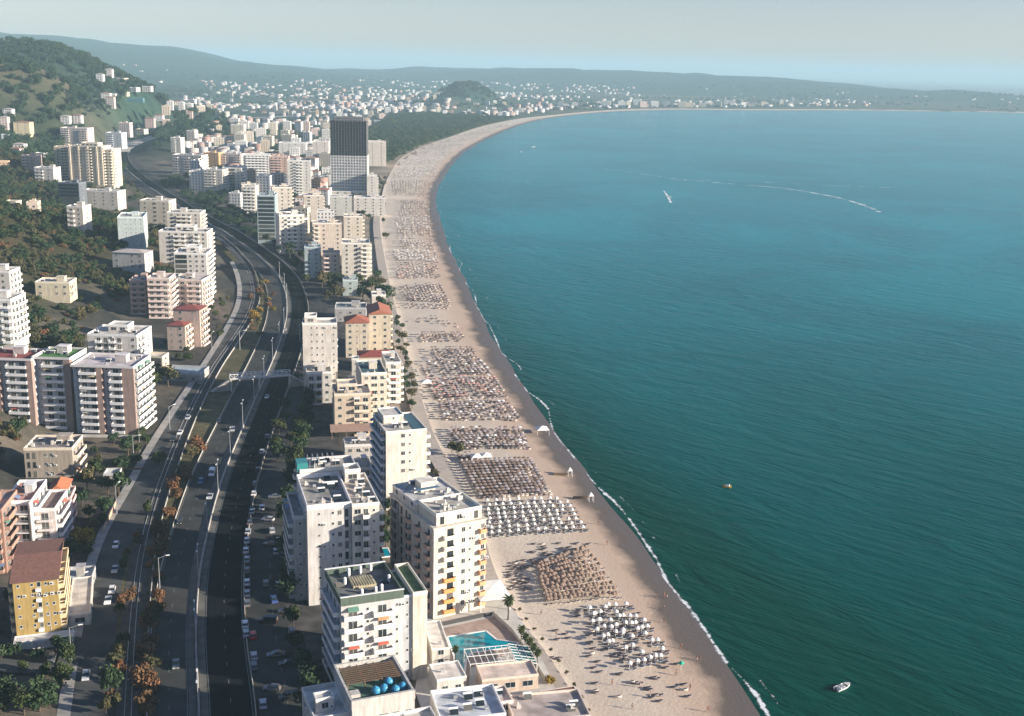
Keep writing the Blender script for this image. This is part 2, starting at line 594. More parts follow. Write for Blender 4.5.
tag(link('sea', me), kind='structure')
# beach: strips between the inland edge and the shallows
ss = resample(SHORE, lambda p: 7 if p.y < 1500 else 30)
ii = resample(INL, lambda p: 7 if p.y < 1500 else 30)
def arc(P):
    d = np.r_[0, np.cumsum(np.hypot(*np.diff(P, axis=0).T))]
    return d / d[-1]
# match shore points to the inland line by nearest point with monotone index
mi_, last = [], 0
for p in ss:
    d = np.hypot(*(ii[last:last + 60] - p).T)
    j = last + int(np.argmin(d))
    last = max(last, j)
    mi_.append(last)
ip = ii[mi_].astype(float)
for _ in range(6):
    ip[1:-1] = (ip[:-2] + ip[1:-1] * 2 + ip[2:]) / 4
nt = 26
dirn = ss - ip
W = np.hypot(*dirn.T)[:, None]
dirn = dirn / W
rows = []
wets = []
for k in range(nt):
    t = k / (nt - 5)          # 1 at the water's edge, beyond = under water
    pos = ip + dirn * (t * W)
    dist = (1 - t) * W[:, 0]
    wob = (vnoise(pos[:, 0], pos[:, 1], 22, 9) - .5) * .10 + (vnoise(pos[:, 0], pos[:, 1], 60, 11) - .5) * .12
    z = np.clip(0.055 * dist, -1.5, 1.5) + np.clip(dist - 27, 0, 100) * .012 + wob * np.clip(1 - np.abs(dist) / 40, .15, 1)
    z = np.minimum(z, 2.6)
    if k == 0:
        z = z * 0 + 2.35
    rows.append(np.c_[pos, z])
    wets.append(np.clip(1 - (dist - 1) / 34, 0, 1))
V = np.stack(rows, 1).reshape(-1, 3)
ns = len(ss)
I = (np.arange(ns - 1)[:, None] * nt + np.arange(nt - 1)[None]).ravel()
Q = np.stack([I, I + 1, I + nt + 1, I + nt], 1)
me = fast_mesh('beach', V, Q, [SAND], smooth=True)
if me.polygons[100].normal.z < 0:
    me.flip_normals()
aa = me.attributes.new('wet', 'FLOAT', 'POINT')
aa.data.foreach_set('value', np.stack(wets, 1).astype(np.float32).ravel())
tag(link('beach', me), kind='structure')
# foam lines along the water's edge
def foam_strip(off, width, dens, y0, y1, zz):
    P = ss[(ss[:, 1] > y0) & (ss[:, 1] < y1)]
    T = np.gradient(P, axis=0)
    T /= np.hypot(*T.T)[:, None]
    Nn = np.c_[T[:, 1], -T[:, 0]]      # seaward
    s = np.arange(len(P)) * 7.0
    wob = 3.2 * (vnoise(s, s * 0, 38, 3) - .5) * 2 + 1.6 * (vnoise(s, s * 0, 13, 4) - .5) * 2
    V, D = [], []
    for j, a in enumerate((-.5, -.25, 0, .25, .5)):
        q = P + Nn * (off + wob + a * width)[:, None]
        V.append(np.c_[q, np.full(len(P), zz)])
        d = dens * np.clip((P[:, 1] * 0 + 1) * (1 - abs(a) * 1.7), 0, 1) + (-.12 if j == 0 else 0)
        D.append(d)
    V = np.stack(V, 1).reshape(-1, 3)
    D = np.stack(D, 1).ravel()
    I = (np.arange(len(P) - 1)[:, None] * 5 + np.arange(4)[None]).ravel()
    return V, np.stack([I, I + 1, I + 6, I + 5], 1), D
Vs, Qs, Ds, k = [], [], [], 0
for args in ((1.0, 3.6, .62, 150, 560, .05), (1.2, 2.6, .60, 560, 1000, .05), (5.0, 3.0, .40, 150, 700, .055), (2, 2.4, .52, 1000, 1700, .05), (10, 2.2, .46, 700, 1300, .06)):
    v, q, d = foam_strip(*args)
    Vs.append(v)
    Qs.append(q + k)
    Ds.append(d)
    k += len(v)
me = fast_mesh('foam', np.concatenate(Vs), np.concatenate(Qs), [FOAM])
if me.polygons[3].normal.z < 0:
    me.flip_normals()
aa = me.attributes.new('dens', 'FLOAT', 'POINT')
aa.data.foreach_set('value', np.concatenate(Ds).astype(np.float32))
tag(link('foam', me), 'white surf foam along the edge of the beach', 'foam', kind='stuff')
# haze
mh = bpy.data.materials.new('haze')
mh.use_nodes = True
nn = mh.node_tree.nodes
nn.remove(nn['Principled BSDF'])
pv = nn.new('ShaderNodeVolumePrincipled')
pv.inputs['Color'].default_value = (0.50, 0.75, 0.86, 1)
pv.inputs['Density'].default_value = HAZE_DENSITY
pv.inputs['Anisotropy'].default_value = 0.0
mh.node_tree.links.new(pv.outputs[0], nn['Material Output'].inputs['Volume'])
h = MB().mat(mh)
h.box(-62000, -62000, -6, 62000, 62000, 330)
tag(h.build('haze'), 'thin pale haze over the bay and the town', 'haze', kind='stuff')
# ---------------------------------------------------------------- building kit
def wall_mat():
    m, n, l, b = nodes_mat('painted_wall')
    tc = N(n, 'ShaderNodeTexCoord')
    oi = N(n, 'ShaderNodeObjectInfo')
    mp = N(n, 'ShaderNodeMapping')
    mp.inputs['Scale'].default_value = (1.2, 1.2, .12)
    l.new(tc.outputs['Object'], mp.inputs[0])
    a = noise(n, l, mp.outputs[0], 1.0, 4, .7)
    c = noise(n, l, tc.outputs['Object'], .35, 4, .6)
    k = mixc(n, l, rng(n, l, a, .38, .72), (1.05, 1.05, 1.05), (.66, .64, .61))
    k = mixc(n, l, 1.0, k, mixc(n, l, rng(n, l, c, .3, .7), (.90, .90, .90), (1.06, 1.05, 1.03)), 'MULTIPLY')
    l.new(mixc(n, l, 1.0, mixc(n, l, 1.0, oi.outputs['Color'], (.86, .85, .84), 'MULTIPLY'), k, 'MULTIPLY'), b.inputs['Base Color'])
    b.inputs['Roughness'].default_value = .85
    b.inputs['Specular IOR Level'].default_value = .25
    return m
WALL = wall_mat()
def far_wall_mat():
    """far houses: openings set out on the facade, in the wall's own coordinates"""
    m, n, l, b = nodes_mat('far_wall')
    tc = N(n, 'ShaderNodeTexCoord')
    oi = N(n, 'ShaderNodeObjectInfo')
    sp = N(n, 'ShaderNodeSeparateXYZ')
    l.new(tc.outputs['Object'], sp.inputs[0])
    sn = N(n, 'ShaderNodeSeparateXYZ')
    l.new(tc.outputs['Normal'], sn.inputs[0])
    def M(op, a, b_=None, c=None):
        x = N(n, 'ShaderNodeMath', operation=op)
        for i, v in enumerate((a, b_, c)):
            if v is None:
                continue
            if isinstance(v, (int, float)):
                x.inputs[i].default_value = v
            else:
                l.new(v, x.inputs[i])
        return x.outputs[0]
    front = M('GREATER_THAN', M('ABSOLUTE', sn.outputs[1]), .7)
    up = M('GREATER_THAN', M('ABSOLUTE', sn.outputs[2]), .7)
    u = M('ADD', M('MULTIPLY', sp.outputs[0], front), M('MULTIPLY', sp.outputs[1], M('SUBTRACT', 1, front)))
    u = M('ADD', u, M('MULTIPLY', oi.outputs['Random'], 7.0))
    per = M('MULTIPLY_ADD', oi.outputs['Random'], 1.6, 2.9)
    fu = M('FRACT', M('DIVIDE', u, per))
    fz = M('FRACT', M('DIVIDE', sp.outputs[2], 3.05))
    inu = M('MULTIPLY', M('GREATER_THAN', fu, .3), M('LESS_THAN', fu, .72))
    inz = M('MULTIPLY', M('GREATER_THAN', fz, .30), M('LESS_THAN', fz, .78))
    win = M('MULTIPLY', M('MULTIPLY', inu, inz), M('SUBTRACT', 1, up))
    slab = M('MULTIPLY', M('LESS_THAN', fz, .08), M('SUBTRACT', 1, up))
    no = noise(n, l, tc.outputs['Object'], .2, 4, .7)
    k = mixc(n, l, rng(n, l, no, .3, .7), (.78, .77, .75), (1.08, 1.06, 1.04))
    base = mixc(n, l, 1.0, oi.outputs['Color'], k, 'MULTIPLY')
    base = mixc(n, l, M('MULTIPLY', slab, .35), base, (.2, .18, .16))
    l.new(mixc(n, l, win, base, (.05, .06, .07)), b.inputs['Base Color'])
    b.inputs['Roughness'].default_value = .8
    return m
FARWALL = far_wall_mat()
GLASS, gn, gl, gb = nodes_mat('window_glass')
gb.inputs['Base Color'].default_value = (.025, .035, .04, 1)
gb.inputs['Roughness'].default_value = .12
gb.inputs['Specular IOR Level'].default_value = .6
_oi = N(gn, 'ShaderNodeObjectInfo')
_tc = N(gn, 'ShaderNodeTexCoord')
gl.new(mixc(gn, gl, rng(gn, gl, _oi.outputs['Random'], .55, 1.0, 0, 1), (.022, .03, .036), (.16, .15, .13)), gb.inputs['Base Color'])
FRAME = mat('window_frame', (.55, .55, .52), .6, var=.05)
DARKFR = mat('dark_frame', (.06, .06, .06), .5, var=.05)
TRIM = mat('painted_trim', (.7, .7, .7), .8, var=.1, objcol=True)
RAIL = mat('balcony_rail', (.35, .36, .37), .5, metal=.3, var=.1)
ROOFM = mat('roof_felt', (.4, .38, .35), .95, var=.3, scale=.35, objcol=True)
METAL = mat('galvanised', (.5, .5, .5), .45, metal=.6, var=.1)
WHITE = mat('white_paint', (.78, .77, .74), .6, var=.06)
BLUEM = mat('blue_plastic', (.05, .26, .42), .4, var=.1)
WOOD = mat('weathered_wood', (.16, .10, .06), .85, var=.3, scale=2)
def tile_mat():
    m, n, l, b = nodes_mat('roof_tiles')
    tc = N(n, 'ShaderNodeTexCoord')
    oi = N(n, 'ShaderNodeObjectInfo')
    w = N(n, 'ShaderNodeTexWave')
    w.inputs['Scale'].default_value = 1.6
    w.inputs['Distortion'].default_value = .6
    l.new(tc.outputs['Object'], w.inputs[0])
    a = noise(n, l, tc.outputs['Object'], 1.1, 5, .7)
    k = mixc(n, l, rng(n, l, a, .3, .7), (.6, .6, .62), (1.25, 1.2, 1.15))
    k = mixc(n, l, rng(n, l, w.outputs[0], 0, 1, 0, .35), k, (.55, .5, .5))
    l.new(mixc(n, l, 1.0, oi.outputs['Color'], k, 'MULTIPLY'), b.inputs['Base Color'])
    b.inputs['Roughness'].default_value = .85
    return m
TILE = tile_mat()
_cache = {}
def cached(key, fn):
    if key not in _cache:
        _cache[key] = fn()
    return _cache[key]
def window_mesh(w, h, dark=False):
    """lies in the x-z plane, facing -y, centred on x; frame, glass, sill"""
    def mk():
        b = MB().mat(DARKFR if dark else FRAME)
        t = .07
        b.box(-w / 2, -.05, 0, -w / 2 + t, .0, h)
        b.box(w / 2 - t, -.05, 0, w / 2, .0, h)
        b.box(-w / 2 + t, -.05, h - t, w / 2 - t, .0, h)
        b.box(-w / 2 + t, -.05, 0, w / 2 - t, .0, t)
        if w > 1.1:
            b.box(-t / 2, -.05, t, t / 2, .0, h - t)
        b.box(-w / 2 - .08, -.14, -.07, w / 2 + .08, .0, -.002)
        b.mat(GLASS)
        b.box(-w / 2 + t, -.025, t, w / 2 - t, -.005, h - t)
        return b.mesh('window')
    return cached(('w', round(w, 1), h, dark), mk)
def balcony_mesh(w, dep, style):
    """slab, parapet or rail, cheek walls; against the wall plane y=0, facing -y; door opening behind it"""
    def mk():
        b = MB().mat(TRIM)
        b.box(-w / 2, -dep, -.18, w / 2, 0, 0)
        if style == 'solid':
            b.box(-w / 2, -dep, 0, w / 2, -dep + .12, 1.0)
            b.box(-w / 2, -dep + .12, 0, -w / 2 + .12, 0, 1.0)
            b.box(w / 2 - .12, -dep + .12, 0, w / 2, 0, 1.0)
        elif style == 'cheek':
            b.box(-w / 2, -dep, 0, w / 2, -dep + .12, .95)
            b.box(-w / 2, -dep + .12, 0, -w / 2 + .15, 0, 2.8)
            b.box(w / 2 - .15, -dep + .12, 0, w / 2, 0, 2.8)
        elif style == 'round':
            for i in range(9):
                a0, a1 = math.pi * i / 9, math.pi * (i + 1) / 9
                r = w / 2
                p = [(-r * math.cos(a0), -dep - r * .5 * math.sin(a0)), (-r * math.cos(a1), -dep - r * .5 * math.sin(a1))]
                b.face([(*p[0], -.18), (*p[1], -.18), (*p[1], 1.0), (*p[0], 1.0)])
                b.face([(p[0][0], p[0][1], .02), (p[1][0], p[1][1], .02), (0, -dep, .02)])
                b.face([(p[1][0], p[1][1], -.18), (p[0][0], p[0][1], -.18), (0, -dep, -.18)])
            b.box(-w / 2, -dep, 0, -w / 2 + .1, 0, 1.0)
            b.box(w / 2 - .1, -dep, 0, w / 2, 0, 1.0)
        else:
            b.mat(RAIL)
            b.box(-w / 2, -dep, .95, w / 2, -dep + .06, 1.02)
            b.box(-w / 2, -dep + .06, .95, -w / 2 + .06, 0, 1.02)
            b.box(w / 2 - .06, -dep + .06, .95, w / 2, 0, 1.02)
            k = max(3, int(w / .45))
            for i in range(k + 1):
                x = -w / 2 + .03 + (w - .06) * i / k
                b.box(x - .03, -dep + .01, 0, x + .03, -dep + .05, .95)
            for i in (1, 2):
                b.box(-w / 2 + .01, -dep * i / 3 - .02, 0, -w / 2 + .05, -dep * i / 3 + .02, .95)
                b.box(w / 2 - .05, -dep * i / 3 - .02, 0, w / 2 - .01, -dep * i / 3 + .02, .95)
        return b.mesh('balcony')
    return cached(('b', round(w, 1), dep, style), mk)
def door_mesh(w, h=2.25):
    def mk():
        b = MB().mat(FRAME)
        b.box(-w / 2, -.05, 0, -w / 2 + .08, 0, h)
        b.box(w / 2 - .08, -.05, 0, w / 2, 0, h)
        b.box(-w / 2 + .08, -.05, h - .08, w / 2 - .08, 0, h)
        b.box(-.04, -.05, 0, .04, 0, h - .08)
        b.mat(GLASS)
        b.box(-w / 2 + .08, -.025, 0, w / 2 - .08, -.005, h - .08)
        return b.mesh('balcony_door')
    return cached(('d', round(w, 1), h), mk)
def recess_mesh(w, h, col_):
    """deep loggia mouth: a projecting surround with a dark glazed back"""
    def mk():
        b = MB().mat(TRIM)
        b.box(-w / 2, -.9, -.2, w / 2, 0, 0)
        b.box(-w / 2, -.9, 0, -w / 2 + .15, 0, h)
        b.box(w / 2 - .15, -.9, 0, w / 2, 0, h)
        b.mat(GLASS)
        b.box(-w / 2 + .15, -.03, 0, w / 2 - .15, -.005, h)
        b.mat(RAIL)
        b.box(-w / 2 + .15, -.88, .1, w / 2 - .15, -.84, .95)
        return b.mesh('loggia')
    return cached(('l', round(w, 1), h), mk)
def facade(root, spec, x0, x1, y, z0, floors, fh, side='F', trim=(.7, .69, .66), skip0=False, box=None, skip=()):
    """put openings on one face of a box. side: F faces -y at y; R faces +x at x=y; L faces -x at x=y; B faces +y at y.
    spec: one letter per bay, repeated on every floor; '/' separates alternating floors"""
    rows = spec.split('/')
    near = root.location.y < 560
    for fl in range(floors):
        if skip0 and fl == 0 or fl in skip:
            continue
        row = rows[fl % len(rows)]
        k = len(row)
        bw = (x1 - x0) / k
        i = 0
        while i < k:
            ch = row[i]
            j = i
            while j + 1 < k and row[j + 1] == ch and ch in 'bBrRcoD':
                j += 1
            u = x0 + bw * (i + j + 1) / 2
            wid = bw * (j - i + 1)
            i = j + 1
            z = z0 + fl * fh
            items = []
            if ch == 'w':
                items = [('window', window_mesh(min(1.5, bw * .6), 1.4), .95, None)]
            elif ch == 'W':
                items = [('window', window_mesh(min(2.6, bw * .8), 1.5), .9, None)]
            elif ch == 's':
                items = [('window', window_mesh(.7, .8), 1.3, None)]
            elif ch == 't':
                items = [('window', window_mesh(min(1.2, bw * .5), 2.1, True), .4, None)]
            elif ch == 'D':
                items = [('window', window_mesh(wid * .94, 2.3, True), .3, None)]
            elif ch in 'bBrRco':
                bwid = wid * (.99 if ch in 'BRc' else .86)
                st = {'b': 'solid', 'B': 'solid', 'r': 'rail', 'R': 'rail', 'c': 'cheek', 'o': 'round'}[ch]
                dep = 1.5 if ch in 'bBc' else 1.35
                items = [('balcony', balcony_mesh(bwid, dep, st), 0.02, trim)]
                nd = max(1, int(round(wid / 4.2)))
                for q in range(nd):
                    items.append(('balcony_door', door_mesh(min(2.2, wid / nd * .6)), 0.05, None, (q + .5) * wid / nd - wid / 2))
            elif ch == 'l':
                items = [('loggia', recess_mesh(bw * .9, fh - .35, None), .05, trim)]
            for it in items:
                du = it[4] if len(it) > 4 else 0
                nm, me, dz, colr = it[:4]
                o = bpy.data.objects.new(nm, me)
                COL.objects.link(o)
                o.parent = root
                uu = u + du
                if side == 'F':
                    o.location = (uu, y, z + dz)
                elif side == 'R':
                    o.location = (y, uu, z + dz)
                    o.rotation_euler = (0, 0, math.pi / 2)
                elif side == 'L':
                    o.location = (y, uu, z + dz)
                    o.rotation_euler = (0, 0, -math.pi / 2)
                else:
                    o.location = (uu, y, z + dz)
                    o.rotation_euler = (0, 0, math.pi)
                if colr is not None:
                    o.color = (*colr, 1)
                if near and nm in ('window', 'balcony_door') and rnd.random() < .22:
                    kd = 'ac' if nm == 'window' or rnd.random() < .4 else 'aw'
                    e = bpy.data.objects.new('air_conditioner' if kd == 'ac' else 'awning', extra_mesh(kd))
                    COL.objects.link(e)
                    e.parent = root
                    e.rotation_euler = o.rotation_euler
                    off = Vector((.75 + .6, 0, .1) if kd == 'ac' else (0, 0, 1.95))
                    if kd == 'ac' and nm == 'balcony_door':
                        off.x = 0; off.z = 2.3 - .1
                    off.rotate(o.rotation_euler)
                    e.location = o.location + off
                    e.color = (*rnd.choice(AWC), 1)
AWN = mat('awning_cloth', (.5, .3, .2), .9, objcol=True)
AWC = [(.62, .60, .54), (.55, .30, .16), (.12, .25, .18), (.16, .22, .34), (.5, .14, .1), (.60, .50, .30)]
def extra_mesh(kind):
    def mk():
        b = MB()
        if kind == 'ac':
            b.mat(WHITE); b.box(-.42, -.36, 0, .42, -.04, .6); b.mat(DARKFR); b.box(-.3, -.38, .08, .3, -.362, .52)
        else:
            b.mat(AWN)
            b.face([(-1.3, -1.25, .25), (1.3, -1.25, .25), (1.3, 0, .75), (-1.3, 0, .75)])
            b.face([(-1.3, -1.25, .02), (1.3, -1.25, .02), (1.3, -1.25, .25), (-1.3, -1.25, .25)])
        return b.mesh('air_conditioner' if kind == 'ac' else 'awning')
    return cached(('x', kind), mk)
def flat_roof(root, x0, y0, x1, y1, z, roofcol, trimcol, par=.9, t=.22, name='roof'):
    """parapet ring and roof deck on a box top"""
    b = MB().mat(TRIM)
    o = .05
    b.box(x0 - o, y0 - o, z - .15, x1 + o, y0 + t, z + par)
    b.box(x0 - o, y1 - t, z - .15, x1 + o, y1 + o, z + par)
    b.box(x0 - o, y0 + t, z - .15, x0 + t, y1 - t, z + par)
    b.box(x1 - t, y0 + t, z - .15, x1 + o, y1 - t, z + par)
    b.build('parapet', root, color=trimcol)
    MB().mat(ROOFM).__class__
    r = MB().mat(ROOFM)
    r.box(x0 + t, y0 + t, z - .05, x1 - t, y1 - t, z + .06)
    r.build(name, root, color=roofcol)
def hip_roof(root, x0, y0, x1, y1, z, h, colr, ov=.6, gable=False, name='roof'):
    b = MB().mat(TILE)
    x0, y0, x1, y1 = x0 - ov, y0 - ov, x1 + ov, y1 + ov
    w, d = x1 - x0, y1 - y0
    e = 0 if gable else min(w, d) / 2 * .98
    if w >= d:
        a, c = (x0 + e, (y0 + y1) / 2, z + h), (x1 - e, (y0 + y1) / 2, z + h)
        P = [(x0, y0, z), (x1, y0, z), (x1, y1, z), (x0, y1, z)]
        b.face([P[0], P[1], c, a]); b.face([P[2], P[3], a, c]); b.face([P[1], P[2], c]); b.face([P[3], P[0], a])
    else:
        a, c = ((x0 + x1) / 2, y0 + e, z + h), ((x0 + x1) / 2, y1 - e, z + h)
        P = [(x0, y0, z), (x1, y0, z), (x1, y1, z), (x0, y1, z)]
        b.face([P[1], P[2], c, a]); b.face([P[3], P[0], a, c]); b.face([P[0], P[1], a]); b.face([P[2], P[3], c])
    b.face([(p[0], p[1], z - .02) for p in reversed(P)])
    return b.build(name, root, color=colr)
def roof_clutter(root, x0, y0, x1, y1, z, colr, r, n=6, hut=True):
    """stair hut, air conditioners, small solar heaters"""
    w, d = x1 - x0, y1 - y0
    if hut:
        hx, hy = x0 + w * r.uniform(.3, .6), y0 + d * r.uniform(.35, .6)
        hw, hd = min(4.5, w * .35), min(4, d * .35)
        MB().mat(WALL)
        b = MB().mat(WALL)
        b.box(hx, hy, z, hx + hw, hy + hd, z + 2.7)
        b.mat(ROOFM)
        b.box(hx - .25, hy - .25, z + 2.7, hx + hw + .25, hy + hd + .25, z + 2.9)
        b.build('stair_hut', root, color=colr)
    n = int(n * 1.7)
    for i in range(n):
        px, py = r.uniform(x0 + 1, x1 - 2), r.uniform(y0 + 1, y1 - 2)
        if hut and hx - 1.5 < px < hx + hw + .5 and hy - 1.5 < py < hy + hd + .5:
            continue
        k = r.random()
        if k < .4:
            b = MB().mat(METAL)
            b.box(px, py, z + .2, px + .9, py + .45, z + .9)
            b.box(px + .05, py + .1, z, px + .15, py + .35, z + .2)
            b.box(px + .75, py + .1, z, px + .85, py + .35, z + .2)
            b.build('air_conditioner', root)
        elif k < .7:
            b = MB().mat(GLASS)
            M = Matrix.Translation((px, py, z + .3)) @ Matrix.Rotation(R(28), 4, 'X')
            b.box(0, 0, 0, 1.9, 1.5, .08, M)
            b.mat(WHITE)
            M = Matrix.Translation((px - .1, py + 1.45, z + 1.15)) @ Matrix.Rotation(R(90), 4, 'Y')
            b.cyl(0, 0, 0, 2.1, .28, n=8)
            k2 = len(b.v) - 16
            b.v[k2:] = [tuple(M @ Vector(p)) for p in b.v[k2:]]
            b.box(px + .1, py + 1.3, z, px + .16, py + 1.5, z + .95)
            b.box(px + 1.7, py + 1.3, z, px + 1.76, py + 1.5, z + .95)
            b.build('solar_heater', root)
        else:
            b = MB().mat(CONCL)
            s = r.uniform(.6, 1.5)
            b.box(px, py, z, px + s, py + s * .8, z + r.uniform(.5, 1.3))
            b.box(px + s * .1, py + s * .1, z, px + s * .5, py + s * .4, z + 1.6)
            b.build('chimney', root)
BCOL = dict(white=(.64, .62, .58), cream=(.66, .58, .46), beige=(.56, .48, .39), pink=(.62, .45, .38), sand=(.6, .51, .42), yellow=(.60, .47, .26), grey=(.42, .41, .40),
            orange=(.62, .34, .18), teal=(.20, .42, .44), brown=(.34, .21, .15), blue=(.38, .48, .58), peach=(.66, .44, .32))
TERRA, REDR, GREYR = (.38, .13, .07), (.30, .07, .055), (.36, .34, .31)
FOOT = []          # footprints taken, for keeping trees and houses apart: (x, y, radius)
def block(root, x0, y0, x1, y1, z0, z1, colr, floors=None, F=None, Rt=None, Lf=None, Bk=None, trim=None, roof='flat', roofcol=(.45, .42, .38), name='wall', skip0=False, fh=None, par=.9, rh=2.2):
    b = MB().mat(WALL)
    b.box(x0, y0, z0, x1, y1, z1)
    b.build(name, root, color=colr)
    tr = trim or tuple(min(.8, c * 1.1) for c in colr)
    zf = max(z0, 0)
    if floors is None:
        floors = max(1, int(round((z1 - zf) / 3.1)))
    fh = fh or (z1 - zf) / floors
    for spec, side in ((F, 'F'), (Rt, 'R'), (Lf, 'L'), (Bk, 'B')):
        if not spec:
            continue
        if side in 'FB':
            facade(root, spec, x0 + .4, x1 - .4, y0 if side == 'F' else y1, zf, floors, fh, side, tr, skip0)
        else:
            facade(root, spec, y0 + .4, y1 - .4, x1 if side == 'R' else x0, zf, floors, fh, side, tr, skip0)
    if roof == 'flat':
        flat_roof(root, x0, y0, x1, y1, z1, roofcol, tr, par)
    elif roof in ('hip', 'gable'):
        hip_roof(root, x0, y0, x1, y1, z1, rh, roofcol, gable=roof == 'gable')
def start(name, label, cat, px, py, rot=0, group=None, z=None, deep=0):
    """an Empty on the ground under the pixel (px, py)"""
    p = at(px, py, z) if z is not None else atg(px, py)
    root = empty(name, p, R(rot))
    tag(root, label, cat, group)
    return root
def span(root, px0, px1, py):
    """metres between two pixels on a row, at the ground of root"""
    z = root.location.z
    return (at(px1, py, z) - at(px0, py, z)).length
def hgt(root, py_top, px):
    """height of a point above root seen at (px, py_top)"""
    p = root.location
    dh = math.hypot(p.x, p.y)
    r = ray(px, py_top)
    return CAMH + r.z * dh / math.hypot(r.x, r.y) - p.z
def foot(root, w, d):
    c = root.matrix_basis @ Vector((w / 2, d / 2, 0))
    FOOT.append((c.x, c.y, math.hypot(w, d) / 2))
def fitw(root, x1):
    p, a = root.location, root.rotation_euler.z
    lo, hi = .5, 250.0
    for _ in range(30):
        m = (lo + hi) / 2
        if proj((p.x + m * math.cos(a), p.y + m * math.sin(a), p.z))[0] < x1:
            lo = m
        else:
            hi = m
    return lo
def roofq(name, label, cat, fl, fr, bl, h, group=None, z=2.4, rot=None):
    """from three roof corners (front left, front right, back left) at height h above the ground"""
    A, B_, C_ = at(*fl, z + h), at(*fr, z + h), at(*bl, z + h)
    r1 = math.atan2(B_.y - A.y, B_.x - A.x)
    r2 = math.atan2(C_.y - A.y, C_.x - A.x) - math.pi / 2
    lw, ld = (B_ - A).length, (C_ - A).length
    a = (r1 * lw + r2 * ld) / (lw + ld) if rot is None else R(rot)
    root = empty(name, (A.x, A.y, z), a)
    tag(root, label, cat, group)
    w, d = lw * math.cos(r1 - a), ld * math.cos(r2 - a)
    foot(root, w, d)
    print('ROOFQ', name, 'rot %.0f (%.0f %.0f) w %.1f d %.1f base' % (math.degrees(a), math.degrees(r1), math.degrees(r2), w, d), [round(v) for v in proj((A.x, A.y, z))])
    return root, w, d
def simple(name, label, cat, x0, x1, yt, yb, d=14, colr='white', rot=9, F='wbbw', Rt='wbw', Lf=None, roof='flat', roofcol=None, trim=None, group=None, lod=1, clutter=5, rh=2.2, top=None):
    """x0,x1 = left and right edge of the camera-facing facade, yt = its top edge, yb = its foot"""
    root = start(name, label, cat, x0, yb, rot, group)
    w = fitw(root, x1)
    h = max(2.8, hgt(root, yt, x0))
    c = BCOL[colr] if isinstance(colr, str) else colr
    j = rnd.uniform(.94, 1.05)
    c = tuple(q * j for q in c)
    fl = max(1, int(round(h / 3.15)))
    rc = roofcol or ((.47, .43, .38) if roof == 'flat' else TERRA)
    if lod == 0:
        b = MB().mat(FARWALL)
        b.box(0, 0, -5, w, d, h)
        b.build('wall', root, color=c)
        if roof == 'flat':
            flat_roof(root, 0, 0, w, d, h, rc, c)
            b = MB().mat(WALL)
            b.box(w * .4, d * .4, h, w * .4 + min(4, w * .3), d * .4 + min(4, d * .3), h + 2.5)
            b.build('stair_hut', root, color=c)
        else:
            hip_roof(root, 0, 0, w, d, h, rh, rc)
    else:
        block(root, 0, 0, w, d, -4, h, c, fl, F, Rt, Lf, None, trim, roof, rc, rh=rh)
        if roof == 'flat' and clutter:
            if top:
                iw, id_ = w * top[0], d * top[1]
                block(root, w * top[2], d * top[3], w * top[2] + iw, d * top[3] + id_, h, h + 2.9, c, 1, 'W' * max(1, int(iw / 4)), 'w', None, None, trim, 'flat', rc, name='penthouse')
            roof_clutter(root, .6, .6, w - .6, d - .6, h + .06, c, rnd, clutter, hut=not top)
    foot(root, w, d)
    return root, w, d, h
# ---------------------------------------------------------------- the near buildings of the beach strip
B = BCOL
def box_part(root, name, m, *a, color=None):
    b = MB().mat(m)
    b.box(*a)
    return b.build(name, root, color=color)
# hotel with blue water tanks on its roof
root, w, d = roofq('hotel', 'low white hotel with a sunken green roof terrace carrying round blue tanks', 'hotel', (352, 703), (412, 687), (343, 664), 17)
HOTEL1 = root
wc = B['white']
b = MB().mat(WALL)
b.box(0, 0, -3, w, d, 15.4)
b.build('wall', root, color=wc)
b = MB().mat(WALL)
for q in ((-.1, -.1, 15.4, w + .1, .5, 17.4), (-.1, d - .4, 15.4, w + .1, d + .1, 17.2), (-.1, .5, 15.4, .4, d - .4, 17.2), (w - .4, .5, 15.4, w + .1, d - .4, 17.2)):
    b.box(*q)
b.build('parapet', root, color=wc)
box_part(root, 'roof', ROOFM, .4, .5, 15.35, w - .4, d - .4, 15.5, color=(.10, .17, .12))
b = MB().mat(WOOD)
for i in range(9):
    b.box(.8, d * .45 + i * (d * .5 - .8) / 9, 17.0, w - .8, d * .45 + i * (d * .5 - .8) / 9 + .35, 17.1)
for i in range(4):
    b.box(.8 + i * (w - 2.2) / 3, d * .45, 16.8, 1.0 + i * (w - 2.2) / 3, d * .95 - .4, 17.0)
    b.box(.8 + i * (w - 2.2) / 3, d * .45, 15.5, 1.0 + i * (w - 2.2) / 3, d * .45 + .2, 16.8)
b.build('pergola', root)
box_part(root, 'stair_hut', WALL, .6, d * .18, 15.5, 2.6, d * .18 + 2.0, 17.0, color=wc)
facade(root, 'wwWww', 0, w, 0, 0, 4, 3.6, 'F', wc)
block(root, -7.5, 2.5, -.02, d * .95, -3, 12.6, wc, 4, 'wW', None, 'ww', None, wc, 'flat', (.55, .53, .5))
block(root, -6.5, 5.5, -2.6, d * .5, 12.6, 15.6, wc, 1, 'w', None, 'w', None, wc, 'flat', (.5, .48, .45), name='penthouse', par=.5)
block(root, 2.5, -8.5, w + 3.5, -.02, -3, 12.0, wc, 4, 'oooo', 'ww', None, None, wc, 'flat', (.5, .47, .42), name='wing')
b = MB().mat(WHITE)
for i in range(14):
    b.box(2.8 + i * (w + .2) / 13, -8.3, 12.9, 2.95 + i * (w + .2) / 13, -8.15, 13.7)
b.box(2.6, -8.35, 13.7, w + 3.4, -8.1, 13.85)
b.build('balustrade', root)
